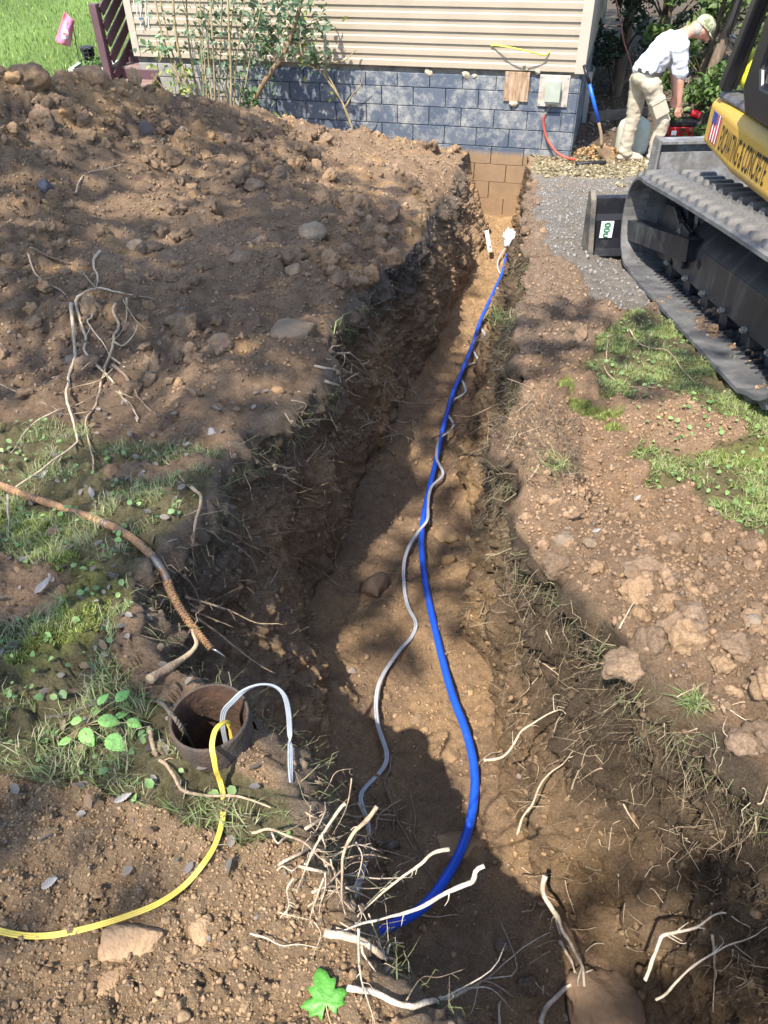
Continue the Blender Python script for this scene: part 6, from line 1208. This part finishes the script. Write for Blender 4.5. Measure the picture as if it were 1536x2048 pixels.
# red and black pump set, pale tank, shovel and the rest by the house corner
M_RED = mat('red_plastic', (.42, .012, .02), rough=.4, var=.12); M_TANK = mat('pale_tank', (.45, .47, .38), rough=.6, var=.1, scale=8, col2=(.36, .38, .30), thresh=(.55, .75))
g0 = at_z(1360, 290, .02); mp_ = thing('power_pack', 'red and black power pack with a hose on top behind the man', 'power pack', (g0[0], g0[1]+.1, .0), rad(-8))
mb = MB(); mb.box((0, 0, .17), (.30, .24, .13)); mb.build('red_housing', M_RED, mp_, bevel=.015); mb = MB(); mb.box((0, 0, .06), (.33, .27, .10)); mb.build('base', M_BLK, mp_, bevel=.012); mb = MB(); mb.box((0, 0, .27), (.31, .25, .065)); mb.build('top_housing', M_BLK, mp_, bevel=.012)
for x_ in (-.16, .16):
    for y_ in (-.13, .13): mb = MB(); mb.bar((x_, y_, .02), (x_, y_, .34), .022); mb.build('frame_post', M_RED if x_ > 0 else M_BLK, mp_, bevel=.004)
mb = MB(); mb.tube(spline([(-.17, 0, .36), (-.08, 0, .40), (.05, 0, .39), (.10, 0, .37)], n=12), .032, 12); mb.build('hose', M_BLK, mp_, True); mb = MB(); mb.tube([(.08, 0, .375), (.19, 0, .335)], .042, 14); mb.build('hose_cap', M_RED, mp_, bevel=.006); mb = MB(); mb.box((-.1, -.125, .165), (.06, .01, .05)); mb.build('badge', M_WHITE, mp_)
g1 = at_z(1272, 322, .0); tk = thing('pressure_tank', 'pale grey-green round tank standing behind the man\'s legs', 'tank', (g1[0]+.0, g1[1]+.30, .0)); v, f = lathe([(.0, .0), (.14, .0), (.185, .03), (.195, .09), (.195, .30), (.175, .36), (.10, .41), (.0, .425)], 32); part('shell', v, f, M_TANK, tk, True); v, f = lathe([(.03, .41), (.03, .45), (.0, .45)], 14); part('valve', v, f, M_BLK, tk)
s0 = at_z(1214, 326, .0); s0[2] = drop(s0[0], s0[1]); top_ = at_y(1168, 130, CORN[1]-.04); sh = thing('shovel', 'blue handled shovel leaning against the house corner', 'shovel', s0); dv_ = top_-s0; L_ = np.linalg.norm(dv_)
M_BLS = mat('blue_fibreglass', (.015, .11, .60), rough=.4, var=.1); M_WOOD = mat('muddy_wood', (.27, .20, .12), rough=.85, var=.3, scale=20); M_SPADE = mat('muddy_blade', (.30, .20, .11), rough=.85, var=.3, scale=18, col2=(.2, .13, .08))
k1, k2, k3 = at_y(1203, 292, s0[1]+.02)-s0, at_y(1197, 244, s0[1]+.06)-s0, at_y(1179, 168, s0[1]+.11)-s0
mb = MB(); mb.tube(spline([k1, (k1+k2)/2+np.array([.012, 0, 0]), k2], n=8), .018, 10); mb.build('socket', M_WOOD, sh, True); mb = MB(); mb.tube([k2, k3], .021, 12); mb.build('shaft', M_BLS, sh, True); mb = MB(); mb.tube([k3, dv_], .019, 12); mb.build('grip', M_BLK, sh, True)
u_ = np.array([.9, -.3, .05]); u_ /= np.linalg.norm(u_); e_ = np.array([.06, -.02, -.03]); mb = MB(); rows = []
for t_, w_ in ((0, .055), (.15, .085), (.5, .085), (.8, .06), (1, .012)):
    c_ = k1*(1-t_)+e_*t_; rows += [c_-u_*w_+np.array([0, -.012, 0]), c_+np.array([0, .012, .0]), c_+u_*w_+np.array([0, -.012, 0])]
mb.v = [tuple(q) for q in rows]; mb.f = [(i*3+j, i*3+j+1, i*3+j+4, i*3+j+3) for i in range(4) for j in (0, 1)]; o = mb.build('blade', M_SPADE, sh, True); md = o.modifiers.new('t', 'SOLIDIFY'); md.thickness = .004
mb = MB(); a_, b_ = at_z(1150, 333, .02), at_z(1210, 332, .02); a_[2] = drop(a_[0], a_[1])+.025; b_[2] = drop(b_[0], b_[1])+.025; mb.tube(spline([a_, (a_+b_)/2+np.array([0, -.015, .008]), b_], n=10)-a_, .025, 12); o = mb.build('black_pipe', M_BLK, None, True); o.location = a_; tag(o, 'short black pipe lying on the straw below the shovel', 'pipe')
mb = MB(); a_, b_ = at_z(1176, 243, .0), at_z(1330, 226, .0); mb.bar((0, 0, .05), b_-a_+np.array([0, 0, .05]), .11, .12); o = mb.build('timber_edging', mat('grey_timber', (.15, .13, .11), rough=.9, var=.35, scale=12, bump=.5), None, bevel=.008); o.location = a_; tag(o, 'weathered grey timber edging on the ground behind the shovel', 'timber')
# ------------------------------------------------------------------ steps and railing, planter, lantern, flag, chime at the left
M_STAIN = mat('purple_brown_stain', (.105, .055, .065), rough=.6, var=.25, scale=8, stretch=(3, 3, .8), col2=(.16, .10, .10), thresh=(.55, .75)); M_DECK = mat('deck_board', (.21, .14, .12), rough=.75, var=.25, scale=10, col2=(.33, .27, .24), thresh=(.5, .7))
pb = at_y(219, 149, 11.2); rl = thing('stair_railing', 'dark purple-brown stair railing with sloping slats at the house corner', 'railing', (pb[0], pb[1], .0)); p0 = np.array([pb[0], pb[1], 0.0]); ptop = at_y(196, 7, 11.2)[2]
mb = MB(); mb.box((0, 0, ptop/2), (.10, .10, ptop), _rz(RW)); mb.build('newel_post', M_STAIN, rl, bevel=.006)
back = -WN; dirr = np.array([back[0], back[1], .29/.52*1.0])
for k, zz_ in enumerate((.70, .90, 1.08, 1.25, 1.42)):
    st0 = np.array([.075*WD[0], .075*WD[1], 0])*(.9 if k else .9)+np.array([0, 0, zz_]); a = st0+dirr*.03; b = st0+dirr*2.0; mb = MB(); mb.bar(a, b, .022, .125, (0, 0, 1)); 
    mb2 = MB(); nrm_ = np.array([WD[0], WD[1], 0]); upx = np.cross(nrm_, dirr/np.linalg.norm(dirr)); upx = upx*np.sign(upx[2]); mb2.box((a+b)/2, (.022, .115, np.linalg.norm(b-a)), np.stack([nrm_, upx, dirr/np.linalg.norm(dirr)], 1)); mb2.build('slat', M_STAIN, rl, bevel=.003)
mb = MB(); q = dirr*2.0; mb.box((q[0]*1.0, q[1], .9+.5), (.10, .10, 2.8), _rz(RW)); mb.build('upper_post', M_STAIN, rl, bevel=.006)
sp0 = p0+np.array([*WD, 0])*.30; stp = thing('steps', 'worn brown wooden steps between the railing and the house', 'steps', sp0)
for k in range(5):
    o_ = np.array([*back, 0])*(.27*k-.06); z_ = .645+.145*k
    mb = MB(); mb.box(o_+np.array([*back, 0])*.14+np.array([0, 0, z_]), (.62, .29, .035), _rz(RW)); mb.build('tread', M_DECK, stp, bevel=.004); mb = MB(); mb.box(o_+np.array([*back, 0])*.27+np.array([0, 0, z_+.075]), (.60, .02, .11), _rz(RW)); mb.build('riser', M_STAIN, stp)
for s_ in (-.29, .29): mb = MB(); mb.bar(np.array([*WD, 0])*s_+np.array([0, 0, .5])-np.array([*back, 0])*.05, np.array([*WD, 0])*s_+np.array([*back, 0])*1.4+np.array([0, 0, 1.25]), .04, .2); mb.build('stringer', M_STAIN, stp)
mb = MB(); mb.box(np.array([0, 0, .31]), (.55, .05, .62), _rz(RW)); mb.build('base_board', M_STAIN, stp)
pl0 = at_y(188, 132, 12.6); pl = thing('planter_box', 'black planter box with pale rim and green plants left of the steps', 'planter', (pl0[0], 12.6, 0)); zt_ = pl0[2]
M_PLB = mat('planter_black', (.03, .03, .032), rough=.7, var=.3); M_RIM = mat('pale_rim', (.42, .42, .37), rough=.8, var=.2)
mb = MB(); mb.box((0, 0, zt_/2-.01), (.50, .50, zt_-.02)); mb.build('box', M_PLB, pl)
for c_, d_ in (((0, -.26, zt_), (.58, .06, .04)), ((0, .26, zt_), (.58, .06, .04)), ((-.26, 0, zt_), (.06, .46, .038)), ((.26, 0, zt_), (.06, .46, .038))): mb = MB(); mb.box(c_, d_); mb.build('rim_board', M_RIM, pl, bevel=.004)
V, F_, cc = leaf_cloud(140, [(0, 0, zt_+.04, .22, .22, .06)], .06, RNG, [(.10, .2, .05), (.14, .26, .07)]); part('greenery', V, F_, M_LEAF, pl, cols=cc)
ln_ = at_y(180, 124, 12.62); lt = thing('lantern', 'small black lantern with slotted sides standing on the planter', 'lantern', (ln_[0], ln_[1], zt_+.02)); H_ = at_y(175, 90, 12.62)[2]-zt_-.02
for k in range(4): a = rad(45+90*k); mb = MB(); mb.bar((.085*math.cos(a), .085*math.sin(a), 0), (.06*math.cos(a), .06*math.sin(a), H_*.42), .02); mb.build('leg', M_PLB, lt)
for k in range(8): a = rad(22+45*k); mb = MB(); mb.bar((.078*math.cos(a), .078*math.sin(a), H_*.42), (.09*math.cos(a), .09*math.sin(a), H_*.86), .016); mb.build('slat', M_PLB, lt)
for z_, r_ in ((H_*.42, .085), (H_*.62, .088), (H_*.86, .10)): v, f = lathe([(r_-.02, z_), (r_, z_), (r_, z_+.012), (r_-.02, z_+.012)], 12); part('band', v, f, M_PLB, lt)
v, f = lathe([(.115, H_*.88), (.112, H_*.92), (.0, H_)], 6); part('lid', v, f, M_PLB, lt); v, f = lathe([(.0, H_*.45), (.05, H_*.45), (.05, H_*.8), (.0, H_*.8)], 12); part('lamp_glass', v, f, gm, lt)
f0 = at_y(152, 124, 12.9); ft_ = at_y(145, 47, 12.9); fl_ = thing('garden_flag', 'pink garden flag with a white daisy on a thin pole in the lawn', 'flag', (f0[0], 12.9, float(zg(12.9)))); B0 = np.array([f0[0], 12.9, float(zg(12.9))])
mb = MB(); mb.tube([(0, 0, 0), ft_-B0], .006, 6); mb.build('pole', M_BLK, fl_)
cor = [at_y(128, 24, 12.88), at_y(149, 40, 12.88), at_y(140, 95, 12.84), at_y(109, 82, 12.8)]; nu, nv = 12, 16; v = []
for j in range(nv):
    for i in range(nu):
        s_, t_ = i/(nu-1), j/(nv-1); q = (cor[0]*(1-s_)+cor[1]*s_)*(1-t_)+(cor[3]*(1-s_)+cor[2]*s_)*t_; v.append(q-B0+np.array([0, .025*math.sin(6*s_+2*t_), 0]))
f = [(j*nu+i, j*nu+i+1, (j+1)*nu+i+1, (j+1)*nu+i) for j in range(nv-1) for i in range(nu-1)]
o = part('banner', v, f, mat('pink_flag', (.62, .13, .22), rough=.8, var=.3, scale=5, col2=(.70, .36, .42), thresh=(.45, .65)), fl_, True); md = o.modifiers.new('t', 'SOLIDIFY'); md.thickness = .002
def on_flag(s_, t_): return (cor[0]*(1-s_)+cor[1]*s_)*(1-t_)+(cor[3]*(1-s_)+cor[2]*s_)*t_-B0+np.array([0, .025*math.sin(6*s_+2*t_)-.006, 0])
for c_s, c_t, R1_, m, npt in ((.55, .62, .24, mat('daisy_white', (.78, .70, .72), rough=.8), 16), (.66, .22, .20, mat('aster_violet', (.42, .22, .52), rough=.8), 14)):
    for k in range(npt):
        a = 2*math.pi*k/npt; mb = MB(); d1 = (math.cos(a), math.sin(a)); p1 = on_flag(c_s+.06*d1[0], c_t+.045*d1[1]); p2 = on_flag(min(max(c_s+R1_*d1[0], .02), .98), min(max(c_t+R1_*.72*d1[1], .02), .98)); w_ = np.array([-math.sin(a), 0, -math.cos(a)])*.014; mb.add([p1-w_*.4, p1+w_*.4, p2+w_, p2-w_], [(0, 1, 2, 3)]); mb.build('petal', m, fl_)
    mb = MB(); c0_ = on_flag(c_s, c_t)+np.array([0, -.002, 0]); mb.add([c0_+np.array([math.cos(2*math.pi*k/10)*.028, 0, math.sin(2*math.pi*k/10)*.028]) for k in range(10)], [tuple(range(10))]); mb.build('flower_centre', mat('flower_pink', (.6, .2, .25), rough=.8), fl_)
wc = at_y(282, 3, 11.2); wt_ = thing('wind_chime', 'white strings with a small blue bead hanging before the siding', 'wind chime', wc)
for x_, y0_, y1_ in ((270, -6, 30), (277, -6, 56), (288, -6, 50), (293, 20, 56), (264, -6, 20)): mb = MB(); a, b = at_y(x_+2, y0_, 11.2)-wc, at_y(x_+4, y1_, 11.2)-wc; mb.tube(spline([a, (a+b)/2+np.array([.006, 0, 0]), b], n=6), .005, 6); mb.build('string', M_WHITE, wt_)
mb = MB(); a = at_y(282, 37, 11.19)-wc; mb.bar(a-np.array([.025, 0, 0]), a+np.array([.025, 0, 0]), .022); mb.build('bead', mat('blue_bead', (.06, .15, .25), rough=.4), wt_)
# ------------------------------------------------------------------ shrubs against the house
def woff(px_, py_, off):
    d = ray(px_, py_); w = WA+WN*off; s = (w@WN)/(d[:2]@WN); return CAM+d*s
def bush(name, label, base, stems, leaf_sets, cat='shrub', bark=M_CANE, leafm=M_LEAF):
    t = thing(name, label, cat, base)
    for p_, r_ in stems: mb = MB(); mb.tube(np.array(p_)-base, r_, 7, False); mb.build('stem', bark, t, True)
    for V, F_, cc in leaf_sets: part('foliage', V-base, F_, leafm, t, cols=cc)
    return t
BG = [(.11, .18, .10), (.15, .23, .14), (.09, .15, .08), (.19, .27, .17)]; YG = [(.24, .30, .07), (.17, .27, .08), (.30, .34, .10)]
# cane thicket
rs = np.random.default_rng(21); base = woff(430, 215, .45); base[2] = 0; stems, tips = [], []
trace = [((308,-10),(322,60),(340,120),(356,152),.020),((318,-10),(332,55),(346,110),(360,150),.016),((345,-10),(352,70),(366,140),(384,190),.026),((372,-10),(376,70),(386,140),(395,195),.020),((398,-20),(404,60),(410,130),(414,200),.014),((420,-20),(424,60),(428,140),(430,205),.016),((446,-20),(442,60),(440,140),(438,205),.013),((470,-20),(462,60),(455,140),(448,208),.013),((455,-20),(458,60),(462,140),(462,212),.022),((492,-20),(482,60),(472,130),(468,212),.012),((515,-20),(500,50),(488,130),(478,212),.012),((385,-20),(398,50),(404,120),(408,200),.012),((430,-20),(416,60),(418,140),(424,205),.012),((360,-20),(376,40),(398,110),(420,205),.011),((530,-20),(512,60),(496,140),(484,214),.011)]
for tr in trace:
    off = rs.uniform(.25, .6); p_ = spline([woff(x, y, off+.05*k) for k, (x, y) in enumerate(tr[:4])][::-1], n=14); p_ = np.vstack([[p_[0][0], p_[0][1], 0], p_]); up_ = p_[-1]+(p_[-1]-p_[-4]); p_ = np.vstack([p_, up_]); stems.append((p_, np.linspace(tr[4]*.8, tr[4]*.5, len(p_)))); tips.append(p_)
lc = []
for k in range(330): p_ = tips[rs.integers(0, len(tips))]; q = p_[rs.integers(3, len(p_))]; lc.append(q+rs.normal(size=3)*np.array([.16, .09, .12]))
for k in range(300): x, y = rs.uniform(395, 560), rs.uniform(0, 215); lc.append(woff(x, y, rs.uniform(.2, .6)))
lc = np.array(lc); L1 = leaves_at(lc, rs.uniform(.04, .10, len(lc)), rs, BG, .5, .5)
bush('cane_thicket', 'thicket of tall thin canes with grey-green leaves before the siding', base, stems, [L1])
# curved young tree
base = woff(505, 222, .5); base[2] = 0; main = spline([base]+[woff(x, y, .5) for x, y in ((505,222),(520,178),(545,140),(566,112),(586,62),(598,20),(604,-30))], n=26); st = [(main, np.linspace(.040, .022, len(main)))]
tw = []
for a, b in (((566,112),(540,40)), ((550,130),(520,20)), ((586,62),(640,40)), ((590,50),(560,-20)), ((575,90),(620,95)), ((596,20),(650,-10)), ((600,80),(632,125))): p_ = spline([woff(*a, .5), (woff(*a, .5)+woff(*b, .42))/2+rs.normal(size=3)*.03, woff(*b, .4)], n=9); st.append((p_, np.linspace(.011, .004, len(p_)))); tw.append(p_)
lc = np.array([p_[rs.integers(2, len(p_))]+rs.normal(size=3)*.07 for p_ in tw for _ in range(26)]+[woff(rs.uniform(480, 660), rs.uniform(-10, 130), rs.uniform(.35, .65)) for _ in range(230)])
bush('young_tree', 'young tree with a thick curved brown trunk before the blue wall', base, st, [leaves_at(lc, rs.uniform(.05, .11, len(lc)), rs, BG, .5, .6), leaves_at(lc[::7]+.03, rs.uniform(.05, .09, len(lc[::7])), rs, YG, .4, .6)], 'tree', mat('young_bark', (.22, .155, .09), rough=.9, var=.35, scale=20, bump=.5))
# thin bare sapling
base = woff(706, 284, .35); base[2] = max(0, drop(base[0], base[1])-.05); st = []
for tr in (((706,284),(704,255),(690,215),(668,178),(640,140),(618,108)), ((704,255),(684,205),(664,165),(650,140),(640,118)), ((668,178),(650,150),(655,120),(668,95)), ((640,118),(660,125),(690,120),(712,100)), ((690,215),(705,190),(720,172),(726,150)), ((640,140),(610,128),(588,122))):
    p_ = spline([woff(x, y, .35) for x, y in tr], n=14); st.append((p_, np.linspace(.012, .005, len(p_))))
lc = np.array([woff(x, y, .34) for x, y in ((610,157),(662,185),(672,195),(660,200),(650,178),(590,85),(605,100),(622,112),(632,118),(640,62),(652,40),(600,118),(625,90),(690,38),(662,52),(646,60),(634,100),(618,70))])
bush('sapling', 'thin almost leafless sapling leaning left before the blue wall', base, st, [leaves_at(lc, rs.uniform(.05, .10, len(lc)), rs, YG+BG[:2], .4, .7)], 'sapling')
# low weeds at the foot of the wall, pale leafy sprig
for nm, lab, pxs, n, s0_, s1_, cs in (('weed', 'yellow-green weed at the foot of the cane thicket', [(330+rs.uniform(-35, 60), 150+rs.uniform(-25, 45)) for _ in range(60)], 60, .05, .10, YG), ('weed', 'pale green leafy sprig reaching across the house corner', [(275+rs.uniform(-12, 70), 88+rs.uniform(-16, 18)) for _ in range(26)], 26, .08, .14, [(.22, .36, .20), (.28, .42, .24)]), ('weed', 'tiny round-leaved weed against the blue wall', [(560+rs.uniform(-12, 26), 230+rs.uniform(-10, 8)) for _ in range(9)], 9, .05, .09, YG), ('weed', 'dark green spiky weed at the foot of the curved tree', [(500+rs.uniform(-22, 14), 195+rs.uniform(-18, 26)) for _ in range(40)], 40, .06, .12, [(.07, .14, .05), (.1, .18, .06)])):
    lc = np.array([woff(x, y, .7) for x, y in pxs]); b0 = lc.mean(0).copy(); b0[2] = max(float(zg(b0[1])), lc[:, 2].min()-.1); st = []
    for q in lc[::max(1, len(lc)//8)]: p_ = spline([b0, (b0+q)/2+np.array([0, 0, .03]), q], n=6); st.append((p_, np.linspace(.006, .003, len(p_))))
    bush(nm, lab, b0, st, [leaves_at(lc, rs.uniform(s0_, s1_, len(lc)), rs, cs, .6, .55)], 'weed')
# ------------------------------------------------------------------ woods behind the man
DG = [(.035, .06, .035), (.05, .08, .045), (.028, .05, .03)]; MG = [(.07, .13, .035), (.10, .17, .045), (.055, .10, .03), (.14, .21, .06)]
def tree_at(name, label, x, y, h, r, n, size, cols, lean=0.0, tr=.07, low=.15, group='bushes behind the man', cat='bush'):
    b0 = np.array([x, y, float(zg(y))-.05]); r_ = np.random.default_rng(int(abs(x*97+y*31)*10)); sp = spline([(0, 0, 0), (lean*.4, .02, h*.4), (lean, 0, h*.95)], n=12); t = thing(name, label, cat, b0, group=group)
    mb = MB(); mb.tube(sp, np.linspace(tr, tr*.3, len(sp)), 9, False); blobs = []
    for k in range(26):
        a = r_.uniform(0, 6.28); zz_ = h*r_.uniform(low, 1.0); rr = r*math.sqrt(r_.random())*(1.05-.5*abs(zz_/h-.5)); i = min(len(sp)-1, int(zz_/h*len(sp))); c = np.array([sp[i][0]+rr*math.cos(a), rr*math.sin(a), zz_]); q = r*r_.uniform(.18, .36); blobs.append((*c, q, q, q*.75))
        lp = spline([sp[max(0, i-2)], (sp[max(0, i-2)]+c)/2+np.array([0, 0, .05]), c], n=5); mb.tube(lp, np.linspace(tr*.25, tr*.06, len(lp)), 5, False)
    mb.build('trunk', M_BARK, t, True); V, F_, cc = leaf_cloud(n, blobs, size, r_, cols); part('crown', V, F_, M_LEAF, t, cols=cc); return t
WOODS = [('dark feathery evergreen beside the shaded house wall', 3.75, 13.0, 3.6, .95, 4200, .075, DG, .1), ('dark evergreen bush close behind the evergreen', 4.9, 14.6, 3.8, 1.2, 3600, .09, DG, -.2), ('leafy green shrub directly behind the man\'s head', 4.35, 11.3, 2.6, .75, 2100, .10, MG, .2), ('sunlit shrub between the man and the excavator cab', 5.0, 10.6, 2.9, .85, 2100, .11, MG, -.2), ('low leafy bush behind the power pack', 4.15, 10.4, .8, .5, 700, .08, MG, 0), ('tall leafy tree right of the evergreens', 6.4, 13.2, 4.6, 1.4, 3600, .12, MG, .3), ('broad bush hidden behind the excavator cab', 6.3, 11.0, 3.0, 1.2, 2400, .12, MG, .2), ('dark tree far behind the evergreens', 5.8, 17.5, 5.0, 1.9, 3000, .15, DG, 0), ('dark tree far behind the house corner', 3.9, 18.5, 5.0, 1.7, 2600, .15, DG, 0), ('green tree far behind the excavator', 8.8, 16.5, 5.0, 2.0, 2800, .16, MG, 0)]
for lab, x, y, h, r, n, s_, cs, ln in WOODS: tree_at('bush' if h < 3.2 else 'tree', lab, x, y, h, r, n, s_, cs, ln, .05 if h < 3 else .10, cat='bush' if h < 3.2 else 'tree')
mb = MB(); p_ = spline([at_y(1392, 240, 11.0), at_y(1415, 170, 11.0), at_y(1440, 100, 11.05), at_y(1470, 20, 11.1), at_y(1490, -60, 11.15)], n=16); p_ = np.vstack([[p_[0][0]-.1, p_[0][1], 0], p_]); lt_ = thing('tree', 'dark leaning trunk between the man and the excavator cab', 'tree', p_[0]); mb.tube(p_-p_[0], np.linspace(.085, .06, len(p_)), 10); mb.build('trunk', M_BARK, lt_, True)
V, F_, cc = leaf_cloud(500, [(*(p_[-1]-p_[0]+np.array([.2, 0, .5])), .7, .6, .5)], .11, RNG, MG); part('crown', V, F_, M_LEAF, lt_, cols=cc)
mb = MB(); p_ = spline([at_y(1228, -20, 10.9), at_y(1240, 40, 10.9), at_y(1248, 85, 10.9), at_y(1262, 130, 10.95), at_y(1272, 200, 11.0)], n=16); p_ = np.vstack([p_, [p_[-1][0]+.1, p_[-1][1], 0]]); mb.tube(p_-p_[0], .011, 6); o = mb.build('vine', mat('red_vine', (.22, .10, .08), rough=.8), None, True); o.location = p_[0]; tag(o, 'thin reddish vine hanging left of the man', 'vine')
